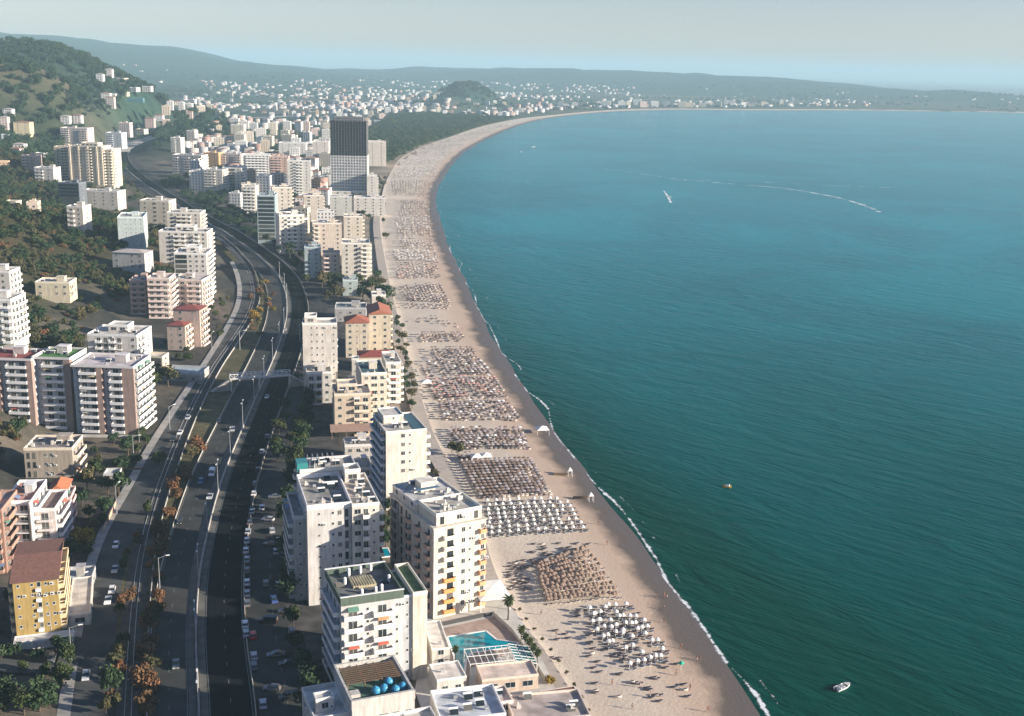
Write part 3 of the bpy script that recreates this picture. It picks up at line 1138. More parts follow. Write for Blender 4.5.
def tank(x, y, z, n, lab):
    p = HOTEL1.matrix_basis @ Vector((x, y, z))
    t = empty('water_tank', p)
    tag(t, lab, 'water tank', 'blue water tanks on the hotel roof')
    b = MB().mat(BLUEM)
    prof = [(.05, 1.75), (.3, 1.72), (.75, 1.45), (.92, 1.1), (.95, .7), (.85, .3), (.6, .1)]
    m_ = 14
    for (r0, z0), (r1, z1) in zip(prof[:-1], prof[1:]):
        for i in range(m_):
            a, c = 2 * math.pi * i / m_, 2 * math.pi * (i + 1) / m_
            b.face([(r0 * math.cos(c), r0 * math.sin(c), z0), (r0 * math.cos(a), r0 * math.sin(a), z0), (r1 * math.cos(a), r1 * math.sin(a), z1), (r1 * math.cos(c), r1 * math.sin(c), z1)])
    b.build('tank_body', t)
    MB().mat(BLUEM)
    b = MB().mat(BLUEM)
    b.cyl(0, 0, 1.7, 1.9, .3, .26)
    b.build('tank_lid', t)
    b = MB().mat(METAL)
    for i in range(4):
        a = math.pi / 4 + i * math.pi / 2
        b.box(.55 * math.cos(a) - .05, .55 * math.sin(a) - .05, 0, .55 * math.cos(a) + .05, .55 * math.sin(a) + .05, .2)
    b.cyl(0, 0, .1, .16, .62, n=10)
    b.build('stand', t)
for i, (fx, fy, lab) in enumerate(((.46, .20, 'round blue water tank nearest the white roof hut, at the end of its row'), (.60, .22, 'round blue water tank, second from the white roof hut'),
                                   (.72, .36, 'round blue water tank at the back of the cluster, touching the timber pergola'), (.76, .14, 'round blue water tank in the middle of the front of the cluster'),
                                   (.89, .18, 'round blue water tank at the parapet corner, farthest from the roof hut'))):
    tank(w * fx, d * fy + 1, 15.5, i, lab)
# grey-green roofed block behind it
root, w, d = roofq('apartment_block', 'white eight storey block with dark green parapet and solar panels on its roof', 'apartment block', (341, 600), (402, 589), (330, 569), 24.5)
c1 = (.70, .68, .66)
GRN = (.07, .12, .075)
block(root, 0, 0, w, d, -3, 22.8, c1, 7, 'BBsBBs', 'ws', 'bb', None, (.72, .70, .67), 'none')
b = MB().mat(WALL)
b.box(-.1, -.1, 22.8, w + .1, .25, 25.0); b.box(-.1, d - .25, 22.8, w + .1, d + .1, 24.6)
b.box(-.1, .25, 22.8, .25, d - .25, 24.6); b.box(w - .25, .25, 22.8, w + .1, d - .25, 24.6)
b.build('parapet', root, color=(.13, .17, .14))
b = MB().mat(WHITE)
b.box(-.2, -.2, 25.0, w + .2, .35, 25.12); b.box(-.2, d - .35, 24.6, w + .2, d + .2, 24.72)
b.build('coping', root)
box_part(root, 'roof', ROOFM, .25, .25, 22.75, w - .25, d - .25, 22.9, color=(.17, .17, .165))
b = MB().mat(ROOFM)
b.box(w * .32, d * .45, 22.9, w * .70, d * .72, 23.6)
for i in range(9):
    b.box(w * .32 + i * w * .0425, d * .44, 23.6, w * .32 + i * w * .0425 + .28, d * .73, 23.8)
b.build('skylight_box', root, color=(.46, .40, .26))
for fx, fy in ((.16, .6), (.3, .88), (.5, .9), (.68, .92), (.32, .18), (.55, .2), (.66, .24), (.86, .5)):
    x, y = w * fx, d * fy
    b = MB().mat(GLASS)
    M = Matrix.Translation((x - 1.4, y - .9, 23.1)) @ Matrix.Rotation(R(30), 4, 'X')
    b.box(0, 0, 0, 2.0, 1.5, .08, M)
    b.mat(METAL)
    b.box(x - 1.3, y + .3, 22.9, x - 1.22, y + .38, 23.8); b.box(x + .4, y + .3, 22.9, x + .48, y + .38, 23.8)
    b.build('solar_panel', root)
    b = MB().mat(WHITE)
    b.cyl(x + .9, y, 23.2, 24.9, .42, n=10); b.cyl(x + .9, y, 24.9, 25.15, .42, .1, n=10)
    b.mat(METAL)
    b.box(x + .6, y - .3, 22.9, x + 1.2, y + .3, 23.2)
    b.build('hot_water_drum', root)
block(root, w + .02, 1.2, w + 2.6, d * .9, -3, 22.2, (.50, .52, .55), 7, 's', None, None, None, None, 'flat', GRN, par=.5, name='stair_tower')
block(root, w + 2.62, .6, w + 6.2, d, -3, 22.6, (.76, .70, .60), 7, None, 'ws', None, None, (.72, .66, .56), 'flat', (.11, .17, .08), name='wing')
# terraced white block with blue-shadowed wall
root, w, d = roofq('apartment_block', 'white nine storey block with cluttered stepped roof terraces and a green glass box', 'apartment block', (307, 510), (350, 503), (303, 482), 28.6, rot=17)
bw = 7.6
block(root, 0, 0, w, d + 3, -3, 28.6, c1, 9, '.s.swt', None, 'ww', None, None, 'flat', (.25, .24, .22), par=1.4)
block(root, w + .02, -1.2, w + bw, d + 1, -3, 28.9, (.74, .69, .62), 9, 'Wbs', 'bww', None, None, (.76, .72, .66), 'flat', (.45, .38, .31), par=.8, name='wing')
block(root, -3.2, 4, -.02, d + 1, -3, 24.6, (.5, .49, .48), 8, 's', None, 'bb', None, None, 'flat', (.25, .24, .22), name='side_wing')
block(root, 1.0, d + 3.02, w + 5.5, d + 13, -3, 30.5, (.6, .57, .53), 9, None, 'wbw', 'wbw', None, None, 'flat', (.33, .30, .27), name='rear_wing')
block(root, w + 1, d - 4, w + 5.5, d + 1.2, 28.95, 32, (.72, .68, .62), 1, 'W', 'w', None, None, None, 'flat', (.4, .36, .32), name='penthouse')
b = MB().mat(GLASS)
box_part(root, 'glass_box', mat('green_glass', (.04, .22, .22), .3, var=.1), .2, d + 3.3, 30.6, 3.4, d + 8, 33.2)
b = MB().mat(METAL)
for i in range(6):
    b.box(4 + i * 1.5, d + 4, 30.6, 4.1 + i * 1.5, d + 4.1, 33.2)
    b.box(4 + i * 1.5, d + 11, 30.6, 4.1 + i * 1.5, d + 11.1, 33.2)
    b.box(4 + i * 1.5, d + 4, 33.2, 4.12 + i * 1.5, d + 11.1, 33.3)
b.build('pergola', root)
roof_clutter(root, .5, .5, w - .5, d + 2, 28.7, c1, rnd, 8, hut=False)
roof_clutter(root, w + .5, -.8, w + bw - .5, d - 4, 28.95, c1, rnd, 9, hut=False)
roof_clutter(root, 4, d + 4, w + 4.5, d + 12, 30.55, c1, rnd, 9, hut=False)
# the tower with orange balconies
root, w, d = roofq('apartment_tower', 'cream ten storey tower beside the pool with orange balconies on its lower floors', 'apartment tower', (434, 521), (482, 508), (398, 485), 29)
TOW = root
cw = (.76, .70, .60)
b = MB().mat(WALL)
b.box(0, 0, -3, w, d, 26.6)
b.build('wall', root, color=cw)
nf, fh = 8, 3.1
facade(root, '..D.ws.w', 0, w, 0, 1.6, nf, fh, 'F', cw)
for fl in range(nf):
    z = 1.6 + fl * fh
    o = balc = balcony_mesh(3.3, 1.3, 'solid')
    q = link('balcony', o, root, (w * .27, 0, z), color=(.66, .28, .10) if fl < 4 else cw)
    q = link('balcony', balcony_mesh(1.9, 1.2, 'solid'), root, (w * .92, 0, z), color=(.66, .34, .18) if fl < 8 else cw)
    for k in range(3):
        link('balcony', balcony_mesh(2.6, 1.2, 'solid'), root, (0, 3 + k * 6.2, z), -math.pi / 2, color=(.52, .36, .28))
        link('balcony_door', door_mesh(1.6), root, (0, 3 + k * 6.2, z + .05), -math.pi / 2)
facade(root, 'wb.wbw', 0, d, w, 1.6, nf, fh, 'R', cw)
block(root, -.3, -.3, w + .3, d + .2, 26.6, 26.9, cw, 1, roof='none', name='cornice')
block(root, 1.2, .9, w - 1.0, d * .42, 26.9, 29.6, cw, 1, 't.w.t', 'ww', None, None, None, 'flat', (.46, .42, .36), name='penthouse')
block(root, .6, d * .42 + .02, w - .5, d - .5, 26.9, 29.2, (.66, .62, .56), 1, None, 'www', 'www', None, None, 'flat', (.44, .43, .41), name='rear_penthouse', par=.5)
roof_clutter(root, 1.5, 1.2, w - 1.2, d * .4, 29.7, cw, rnd, 7, hut=False)
roof_clutter(root, 1.5, d * .45, w - 1.2, d - 1, 29.3, cw, rnd, 14)
b = MB().mat(mat('blue_awning', (.09, .17, .24), .7))
b.box(w - .7, 2.0, 29.3, w - .1, d * .8, 29.42)
b.box(2, d * .55, 31.6, w * .6, d * .6, 31.7)
b.build('awning', root)
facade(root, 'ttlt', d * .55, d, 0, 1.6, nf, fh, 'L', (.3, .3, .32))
# plain white slab block
root, w, d = roofq('apartment_block', 'tall plain white block whose blank end wall has one column of small windows', 'apartment block', (386, 433), (427, 430), (372, 416), 27.5)
cw = (.78, .74, .66)
b = MB().mat(WALL)
b.box(0, 0, -3, w, d, 27.5)
b.build('wall', root, color=cw)
facade(root, '..ws..', 0, w, 0, 12, 5, 3.1, 'F', cw)
facade(root, 'bb', 0, d, 0, 0, 9, 3.05, 'L', (.55, .58, .62))  # shaded side: blue grey of the shade put into the balcony colour
facade(root, 'bwb', 0, d, w, 0, 9, 3.05, 'R', cw)
flat_roof(root, 0, 0, w, d, 27.5, (.42, .39, .34), cw, .5)
block(root, 1.5, d * .5, w * .6, d - .3, 27.6, 30, cw, 1, 's', None, None, None, None, 'flat', (.5, .47, .42), name='penthouse', par=.4)
box_part(root, 'roof_panel', mat('blue_felt', (.05, .11, .14), .7), w - 4.2, 1, 27.6, w - 1, d - 1, 27.72)
roof_clutter(root, 1.5, 1, w - 5, d * .5, 27.6, cw, rnd, 5, hut=False)
# group behind it
root, w, d, h = simple('x1', 'sandy coloured block with a rusty pitched canopy along its base', 'apartment block', 335, 371, 396, 436, 15, (.60, .50, .39), 12, 'w.bb', 'wbw', clutter=4, top=(.55, .5, .1, .3))
root.name = 'apartment_block'
b = MB().mat(TILE)
b.face([(-2, -5, 3.2), (w + 2, -5, 3.2), (w + 2, 0, 5), (-2, 0, 5)]); b.face([(-2, -5, 3.1), (-2, 0, 4.9), (w + 2, 0, 4.9), (w + 2, -5, 3.1)])
for x in (-1.5, w * .3, w * .6, w + 1.5):
    b.box(x, -4.8, -2, x + .2, -4.6, 3.15)
b.build('canopy', root, color=(.32, .22, .17))
simple('apartment_block', 'pale block with balconies stacked on its seaward corner, hiding a dark roof pool', 'apartment block', 362, 387, 375, 425, 22, (.70, .64, .54), 14, 'wWw', 'bbwb', clutter=5, roofcol=(.05, .10, .12))
simple('apartment_block', 'small white block with rounded white balconies in the shade behind the motorway slip', 'apartment block', 307, 332, 374, 404, 10, 'white', 12, 'oow', 'ww', clutter=6)
simple('apartment_block', 'white block with a purple tinted roof box and rows of tiny square windows', 'apartment block', 304, 338, 325, 398, 11, (.76, .71, .65), 9, '.sss.s', 'ws', 'ws', clutter=2, top=(.35, .6, .06, .2))
simple('guest_house', 'cream guest house with an orange red hipped roof above twin round windows', 'guest house', 346, 369, 323, 358, 15, 'cream', 10, 'wsw', 'ww', roof='hip', roofcol=(.36, .12, .07), rh=2.6)
simple('guest_house', 'cream guest house under a pale red gable joined to the dark roofed terrace', 'guest house', 369, 391, 314, 352, 20, 'cream', 10, 'ww', 'wbw', roof='gable', roofcol=(.40, .15, .09), rh=2.4)
simple('guest_house', 'low guest house with a broad deep red roof facing the beach promenade', 'guest house', 359, 391, 357, 372, 13, 'cream', 10, 'wbw', 'bb', roof='hip', roofcol=REDR, rh=1.8)
simple('kiosk', 'narrow white stair block with a turquoise lid between two red roofed houses', 'stair block', 352, 359, 360, 382, 5, 'white', 8, 's', 's', roofcol=(.03, .20, .18), clutter=0)
simple('shed', 'flat pale metal roofed shed in front of the stair block', 'shed', 341, 362, 386, 396, 8, 'grey', 8, 'w', 'w', roofcol=(.42, .47, .47), clutter=2)
simple('terrace_house', 'low grey house with cluttered roof behind the orange red hipped roof', 'house', 335, 366, 309, 322, 16, 'grey', 6, 'www', 'w', roofcol=(.22, .25, .25), clutter=7)
# the coastal strip beyond (front edge px, top, foot)
MID = [
 (342, 370, 244, 283, 20, (.72, .65, .53), 8, 'wWb', 'bwb', 'cream block with dark rooftop plant standing just before the tree clump'),
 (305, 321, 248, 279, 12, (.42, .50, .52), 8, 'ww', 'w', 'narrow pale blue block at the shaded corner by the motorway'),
 (323, 340, 254, 281, 12, (.62, .50, .44), 8, 'bw', 'w', 'pinkish four storey block squeezed beside the pale blue corner block'),
 (313, 342, 224, 254, 16, (.64, .50, .37), 12, 'bw.w', 'ww', 'tan block with two shades of plaster and shallow balconies'),
 (344, 363, 217, 244, 15, (.66, .56, .42), 8, 'ww', 'bb', 'buff block with pink roof edge beside the palm garden'),
 (280, 305, 216, 250, 20, (.74, .68, .60), 20, 'wbbw', 'ow', 'white block with curved end standing over the motorway bend'),
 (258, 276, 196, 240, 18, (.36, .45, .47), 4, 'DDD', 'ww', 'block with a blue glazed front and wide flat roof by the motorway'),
 (273, 293, 188, 232, 16, (.66, .56, .44), 16, '.ww', 'bw', 'beige slab with a row of dark openings under its roof'),
 (304, 324, 196, 222, 16, (.66, .55, .44), 12, 'Ww', 'wb', 'buff block with an orange patched roof terrace'),
 (243, 256, 187, 213, 18, (.72, .68, .58), 2, 'bb', 'ww', 'cream slab, the one set edge-on against the shaded trees'),
 (288, 311, 161, 196, 20, (.70, .68, .62), 8, 'Wbw', 'ww', 'white block with a yellow side wall left of the tall hotel'),
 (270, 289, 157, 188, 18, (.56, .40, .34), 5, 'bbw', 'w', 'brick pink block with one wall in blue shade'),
 (244, 270, 155, 183, 18, (.74, .72, .70), 8, 'bbbb', 'bb', 'white block with closely ribbed balconies in vertical columns'),
 (279, 306, 143, 157, 22, (.72, .70, .66), 4, 'wwww', 'ww', 'long low white block with an even row of windows'),
 (313, 329, 142, 166, 18, (.68, .60, .54), 4, 'ww', 'ww', 'pale block rising just left of the dark tower top'),
 (330, 352, 197, 216, 16, (.50, .52, .48), 8, 'ww', 'ww', 'low green grey block at the foot of the tall hotel'),
 (354, 385, 198, 216, 14, (.66, .62, .57), 6, 'wwww', 'ww', 'low white annexe with four window bays at the foot of the tall hotel'),
 (367, 377, 176, 198, 16, (.74, .70, .64), 6, 'w', 'bb', 'slim white block right behind the tall hotel with dark slot windows'),
 (368, 386, 142, 166, 24, (.70, .60, .52), 6, 'ww', 'ww', 'white and brick block between the tall hotel and the park'),
 (204, 223, 170, 192, 24, (.66, .60, .50), -6, 'bbw', 'bb', 'beige block with a red side tower above the motorway trees'),
 (223, 242, 168, 191, 22, (.68, .64, .56), -4, 'wDw', 'bw', 'beige block with a black glazed shaft in its front'),
 (173, 202, 155, 173, 20, (.72, .64, .56), -10, 'bwbwb', 'bb', 'long cream block with many small balconies above the rail cutting'),
 (204, 219, 153, 168, 20, (.70, .42, .20), -8, 'ww', 'ww', 'bright orange block tucked among cream neighbours'),
 (219, 241, 154, 168, 20, (.58, .46, .38), -6, 'bwb', 'ww', 'brown pink block next to the bright orange one'),
 (171, 181, 138, 152, 16, (.68, .62, .56), -6, 'bw', 'w', 'slender cream tower left of two low roofs'),
 (187, 195, 131, 143, 16, (.66, .58, .48), -6, 'ww', 'w', 'slender buff tower with a pale side wall'),
 (386, 401, 364, 402, 20, (.70, .64, .54), 12, 'bb', 'bbb', 'cream block with toothed balconies right on the beach walk'),
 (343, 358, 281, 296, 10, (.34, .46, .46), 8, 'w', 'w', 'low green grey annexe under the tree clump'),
 (372, 386, 296, 308, 12, (.70, .64, .56), 10, 'w', 'w', 'little cream lodge at the seaward end of the tree clump'),
 (356, 372, 470, 492, 10, (.66, .58, .50), 14, 'wb', 'bw', 'low peach block squeezed between the stepped white block and the plain slab'),
 (384, 398, 466, 484, 8, (.70, .62, .54), 14, 'w', 'w', 'small cream house hidden beyond the orange balconied tower'),
 (345, 372, 447, 463, 9, (.58, .52, .47), 12, 'www', 'w', 'low grey block with a dusty roof behind the stepped white block'),
 (231, 244, 125, 137, 18, (.68, .64, .54), 0, 'ww', 'w', 'buff block with a blue grey side by the inland road'),
]
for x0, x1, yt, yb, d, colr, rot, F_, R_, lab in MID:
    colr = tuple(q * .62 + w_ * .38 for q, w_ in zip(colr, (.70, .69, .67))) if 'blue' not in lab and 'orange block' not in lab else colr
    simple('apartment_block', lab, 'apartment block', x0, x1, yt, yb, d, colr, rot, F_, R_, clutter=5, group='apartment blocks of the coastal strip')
# tall hotel, upper half still a dark unclad frame
p0 = atg(331, 196)
root = empty('tall_hotel', (p0.x, p0.y, 2.3), R(3))
tag(root, 'tallest tower on the shore, its upper half dark unclad and its lower half white', 'hotel tower')
w = fitw(root, 367); d = 26; H = hgt(root, 121, 331)
foot(root, w, d)
n_ = 26
fh = H / n_
hd = fh * 14
b = MB().mat(WALL); b.box(0, 0, -3, w, d, hd); b.build('wall', root, color=(.36, .39, .42))
b = MB().mat(WALL); b.box(.4, .4, hd, w - .4, d - .4, H); b.build('core', root, color=(.03, .035, .04))
k = 13
for i in range(k + 1):
    x = i * w / k
    b = MB().mat(WALL); b.box(x - .28, -.55, 0, x + .28, 0.0, hd); b.build('fin', root, color=(.74, .73, .72))
    b = MB().mat(WALL); b.box(x - .2, 0, hd, x + .2, .4, H); b.build('column', root, color=(.18, .18, .19))
for i in range(8):
    y = i * d / 7
    b = MB().mat(WALL); b.box(w, y - .6, 0, w + .5, y + .6, hd); b.build('fin', root, color=(.78, .76, .72))
    b = MB().mat(WALL); b.box(w - .4, y - .35, hd, w, y + .35, H); b.build('column', root, color=(.3, .3, .3))
for i in range(n_ + 1):
    z = i * fh
    top = i > 14
    b = MB().mat(WALL)
    if top:
        b.box(-.02, -.1, z - .22, w + .02, d, z + .1)
    else:
        b.box(-.3, -.5, z - .45, w + .45, d + .1, z + .45)
    b.build('floor_slab', root, color=(.075, .075, .08) if top else (.72, .71, .69))
block(root, w * .1, d * .2, w * .9, d * .8, H, H + 3.5, (.14, .14, .15), 1, roof='flat', roofcol=(.2, .2, .2), name='plant_room')
b = MB().mat(METAL)
for x in np.linspace(1, w - 1, 9):
    b.box(x, .5, H, x + .15, .65, H + 2)
b.box(1, .5, H + 2, w - 1, .65, H + 2.15)
b.build('safety_rail', root)
block(root, -4, -8, w + 6, -.6, -3, 5.5, (.62, .58, .52), 2, 'WWWWWW', 'WW', None, None, None, 'flat', (.5, .46, .4), name='podium')
# ---------------------------------------------------------------- left bank of the motorway
LEFT = [
 (119, 145, 218, 248, 26, (.42, .52, .53), 12, '.ssss', 'ww', 'tall block whose whole front lies in blue shade behind the pink blocks', 3),  # blue shade of its front is put into the wall colour
 (141, 170, 201, 226, 16, (.72, .63, .48), -4, 'wWw', 'bw', 'cream block lit yellow on the upper terrace of the stepped group', 4),
 (168, 201, 213, 236, 18, (.72, .66, .56), 2, 'wbbw', 'bb', 'cream terraced block on the shoulder of the stepped group', 6),
 (160, 208, 232, 262, 18, (.72, .66, .57), 2, '.wbbwbw', 'bwb', 'wide cream block in the middle of the stepped group', 8),
 (176, 208, 254, 297, 22, (.72, .69, .64), 4, 'DDwww', 'bbb', 'white block with dark ribbon windows facing the motorway bend', 8),
 (113, 145, 252, 268, 14, (.60, .58, .55), -6, 'w.ww', 'w', 'low long white house with a faded tiled roof on the scrub slope', 0),
 (131, 148, 281, 314, 16, (.55, .40, .34), 6, 'BB', 'bb', 'brick pink unfinished block with deep open balconies, nearest the scrub slope', 3),
 (149, 171, 279, 318, 16, (.60, .44, .37), 4, 'BBB', 'BB', 'brick pink unfinished block with stair-step front in the middle of the pink row', 3),
 (172, 203, 280, 311, 18, (.68, .54, .46), -4, 'bWbb', 'bbb', 'pale pink block with white rimmed balconies behind two red roofed ones', 5),
 (175, 201, 309, 346, 12, (.60, .42, .33), -4, 'ws', 'bb', 'pink block with a flat red hipped roof beside the garden plots', 0),
 (168, 186, 325, 350, 9, (.66, .48, .37), -4, 'sw', 'bb', 'salmon block with a dark red hipped roof and a single window column', 0),
 (90, 139, 335, 374, 20, (.72, .69, .66), -2, '.brbr.w', 'bw', 'large white block with diagonal shadows and a long roof terrace above the grey row', 8),
 (36, 70, 283, 296, 14, (.64, .55, .36), 4, 'w.ww', 'bw', 'yellowish two storey house alone in the scrub', 3),
 (-14, 11, 272, 296, 14, (.72, .69, .65), 0, 'bw', 'bb', 'white block on the slope cut by the picture edge, the upper of two', 4),
 (-16, 14, 300, 342, 16, (.74, .71, .67), 0, 'bwb', 'bbb', 'white stepped block on the slope cut by the picture edge, the lower of two', 5),
 (68, 84, 207, 230, 14, (.68, .60, .52), -4, 'bw', 'w', 'pale four storey block alone in the scrub below the dark columned one', 3),
 (59, 80, 183, 203, 14, (.16, .18, .21), -8, 'DDD', 'w', 'dark block with white vertical columns at the edge of the scrub', 2),
 (81, 118, 191, 205, 18, (.70, .64, .56), -6, 'wwww', 'w', 'long low cream block behind the dark columned one', 5),
 (56, 69, 147, 178, 16, (.62, .48, .32), -2, 'wb', 'w', 'narrow ochre slab attached beside the wide beige tower', 2),
 (35, 54, 168, 181, 16, (.70, .64, .58), -6, 'bw', 'w', 'white house with open loggias below the ochre slab', 3),
 (22, 36, 156, 168, 14, (.64, .42, .34), -6, 'bw', 'w', 'pink house with a round gable on the wooded slope', 2),
 (61, 88, 128, 141, 20, (.68, .56, .50), -6, 'bwb', 'w', 'pinkish block on the rise behind the wide beige tower', 4),
 (14, 30, 122, 134, 18, (.68, .54, .28), 4, 'ww', 'w', 'yellow villa in the trees below the orchard rows', 0),
 (0, 8, 117, 131, 18, (.66, .48, .42), 4, 'w', 'w', 'pink villa at the picture edge above a low white one', 2),
 (12, 24, 144, 150, 12, (.74, .72, .70), 0, 'ww', 'w', 'small white cottage alone on the wooded slope', 0),
 (3, 12, 109, 115, 14, (.74, .72, .70), 0, 'ww', 'w', 'white cottage at the top edge of the wooded slope', 0),
 (27, 38, 203, 213, 12, (.62, .46, .32), 10, 'w', 'w', 'small ochre ruin half hidden in scrub', 0),
 (106, 122, 133, 146, 18, (.50, .56, .62), -6, 'bw', 'w', 'pale blue block by the far road bend', 2),
 (119, 130, 123, 134, 18, (.66, .52, .46), -6, 'bw', 'w', 'pink block above the far road bend', 2),
 (145, 154, 118, 125, 14, (.62, .40, .34), 0, 'w', 'w', 'pink villa on the green slope over the road', 0),
 (96, 103, 74, 82, 26, (.78, .76, .74), 0, 'w', 'w', 'white villa high on the ridge', 0),
 (105, 112, 69, 75, 26, (.74, .66, .62), 0, 'w', 'w', 'pinkish villa on the skyline beside the white one', 0),
 (101, 110, 93, 99, 20, (.76, .72, .68), 0, 'w', 'w', 'pale villa above the half built house', 0),
 (106, 114, 97, 106, 20, (.60, .50, .46), 0, 'w', 'w', 'half built grey pink house under the pale villa', 0),
 (127, 143, 98.8, 100, 9, (.10, .24, .27), 0, 'w', 'w', 'long shed with a turquoise roof on the far slope', 0),
 (60, 69, 116, 121, 14, (.70, .68, .66), 0, 'w', 'w', 'white farmhouse at the foot of the orchard', 0),
 (73, 81, 115, 121, 14, (.70, .62, .60), 0, 'w', 'w', 'twin gabled pinkish farmhouse at the foot of the orchard', 0),
]
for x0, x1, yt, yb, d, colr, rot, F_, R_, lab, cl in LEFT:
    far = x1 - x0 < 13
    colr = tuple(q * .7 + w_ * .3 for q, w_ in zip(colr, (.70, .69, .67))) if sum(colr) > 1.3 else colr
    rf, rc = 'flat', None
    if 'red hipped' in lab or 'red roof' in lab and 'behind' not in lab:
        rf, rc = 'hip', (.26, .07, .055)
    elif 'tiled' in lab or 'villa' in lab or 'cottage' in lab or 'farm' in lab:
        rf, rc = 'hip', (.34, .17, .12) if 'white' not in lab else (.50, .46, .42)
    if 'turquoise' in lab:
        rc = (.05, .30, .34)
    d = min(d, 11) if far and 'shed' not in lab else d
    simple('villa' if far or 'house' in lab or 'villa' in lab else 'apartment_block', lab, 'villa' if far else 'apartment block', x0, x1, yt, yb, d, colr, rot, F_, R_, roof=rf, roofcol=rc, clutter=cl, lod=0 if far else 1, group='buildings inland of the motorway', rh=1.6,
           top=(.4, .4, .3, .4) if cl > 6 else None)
# wide beige tower
root, w, d, h = simple('apartment_tower', 'widest beige tower on the inland side, ribbed with columns of windows', 'apartment tower', 71, 104, 146, 184, 22, (.70, .62, .50), -6, '.www.bb.ww', 'bww', clutter=6, top=(.5, .5, .3, .3))
block(root, w + .02, 4, w + 9, d + 4, -4, h - 3, (.72, .64, .52), None, 'wb', 'bw', name='wing')
for i in range(4):
    box_part(root, 'rib', WALL, w * (.0 + i * .27), -.9, 0, w * (.0 + i * .27) + 1.8, 0, h + .5, color=(.74, .66, .54))
# long row of grey white flats, three houses joined
def row_unit(label, x0, x1, yt, yb, d, rot, seg, roofcol, endw=False, z=3.5):
    root = start('apartment_block', label, 'apartment block', x0, yb, rot, 'joined flats of the long row', z=z)
    w = fitw(root, x1)
    h = hgt(root, yt, x0)
    fl = int(round(h / 3.1))
    b = MB().mat(WALL); b.box(0, 2.2, -4, w, d, h); b.build('wall', root, color=(.55, .60, .66))  # set-back wall tinted blue, the shade beside the bays put into its colour
    x = 0
    unit = w / sum(s[0] for s in seg)
    for n_, kind in seg:
        ww = unit * n_
        if kind == 'pier':
            b = MB().mat(WALL); b.box(x, 0, -4, x + ww, 2.2, h - .3); b.build('pier', root, color=(.42, .31, .27))
        elif kind == 'bays':
            b = MB().mat(WALL); b.box(x, .9, -4, x + ww, 2.2, h - 1.0); b.build('bay', root, color=(.68, .66, .64))
            facade(root, 'B' * max(1, int(ww / 4)), x, x + ww, .9, 0, fl, h / fl, 'F', (.76, .74, .72))
        else:
            facade(root, 's', x, x + ww, 2.2, 0, fl, h / fl, 'F')
        x += ww
    flat_roof(root, 0, 0, w, d, h, roofcol, (.66, .62, .60), .8)
    if endw:
        facade(root, 'BB', .5, d - .5, w, 0, fl, h / fl, 'R', (.76, .72, .66))
        facade(root, 'ww', .5, d - .5, w, 0, fl, h / fl, 'R')
    roof_clutter(root, 1, 3, w - 1, d - 1, h + .07, (.66, .62, .60), rnd, 6)
    foot(root, w, d)
    return root
row_unit('red roofed end of the long grey white row of flats', -30, 36.5, 358, 427, 17, -2, [(1, 'in'), (3, 'bays'), (1, 'pier'), (1, 'in'), (3, 'bays'), (.8, 'pier')], (.27, .08, .07))
row_unit('green roofed middle house of the long grey white row of flats', 37, 74.5, 358, 427.5, 17, -2, [(1.4, 'in'), (3.3, 'bays'), (1.0, 'pier')], (.08, .20, .06))
row_unit('taller grey roofed seaward end of the long row of flats, with a brown blank pier', 75, 137, 366, 431.5, 20, -2, [(1.1, 'in'), (2.4, 'bays'), (.8, 'pier'), (1.0, 'in'), (1.8, 'bays'), (1.7, 'pier')], (.50, .45, .44), True)
# unfinished grey-brown block with pale balconied end
root, w, d, h = simple('apartment_block', 'low unfinished grey brown block with bare square openings and pale zigzag balconies at its end', 'apartment block', 26, 74, 450, 478, 15, (.42, .36, .30), 6, 'tt.ww...', 'bbb', clutter=7, roofcol=(.26, .23, .21), trim=(.72, .62, .48))
simple('house', 'white house with an orange tiled roof and pink balconies on its garden side', 'house', 50, 67, 494, 527, 13, (.70, .68, .64), 12, '..', 'bbb', roof='hip', roofcol=(.50, .17, .08), rh=2.2, trim=(.72, .50, .46))
root, w, d, h = simple('apartment_block', 'modern white terraced house with slanted white fins beside a brown wall', 'apartment block', 8, 36, 503, 560, 18, (.72, .70, .68), 8, 'rr', 'bb', clutter=3, roofcol=(.42, .22, .17))
block(root, w + .02, 2, w + 6, d, -3, h - 3.5, (.74, .66, .62), None, 'r', 'bb', None, None, None, 'flat', (.20, .14, .13), name='wing')
b = MB().mat(WALL)
for x in (0, w - .3):
    b.face([(x, -1.6, 0), (x + .3, -1.6, 0), (x + .3, -1.6, h), (x, -1.6, h)])
    b.box(x, -1.6, -2, x + .3, 0, h + .8)
b.build('fin_wall', root, color=(.76, .74, .72))
simple('apartment_block', 'brown rendered block with dark balcony slots against the white terraced house', 'apartment block', -22, 7, 512, 572, 16, (.36, .22, .17), 8, 'bwb', 'b', clutter=3, roofcol=(.4, .33, .3))
root, w, d = roofq('apartment_block', 'mustard yellow six storey block with a shallow brown roof', 'apartment block', (12, 581), (57, 577), (19, 541), 17.5, z=2.6)
YB = root
cy = (.46, .33, .125)
block(root, 0, 0, w, d, -3, 17.0, cy, 6, 's.swss', 'b', 'b', None, (.70, .58, .38), 'none')
b = MB().mat(TILE)
b.face([(-.7, -.7, 17.0), (w + .5, -.7, 17.0), (w + .5, d * .55, 18.4), (-.7, d * .55, 18.4)])
b.face([(-.7, d * .55, 18.1), (w + .5, d * .55, 18.1), (w + .5, d + .5, 17.0), (-.7, d + .5, 17.0)])
b.face([(-.7, -.7, 17.0), (-.7, d * .55, 18.4), (-.7, d + .5, 17.0)]); b.face([(w + .5, -.7, 17.0), (w + .5, d + .5, 17.0), (w + .5, d * .55, 18.4)])
b.build('roof', root, color=(.25, .125, .09))
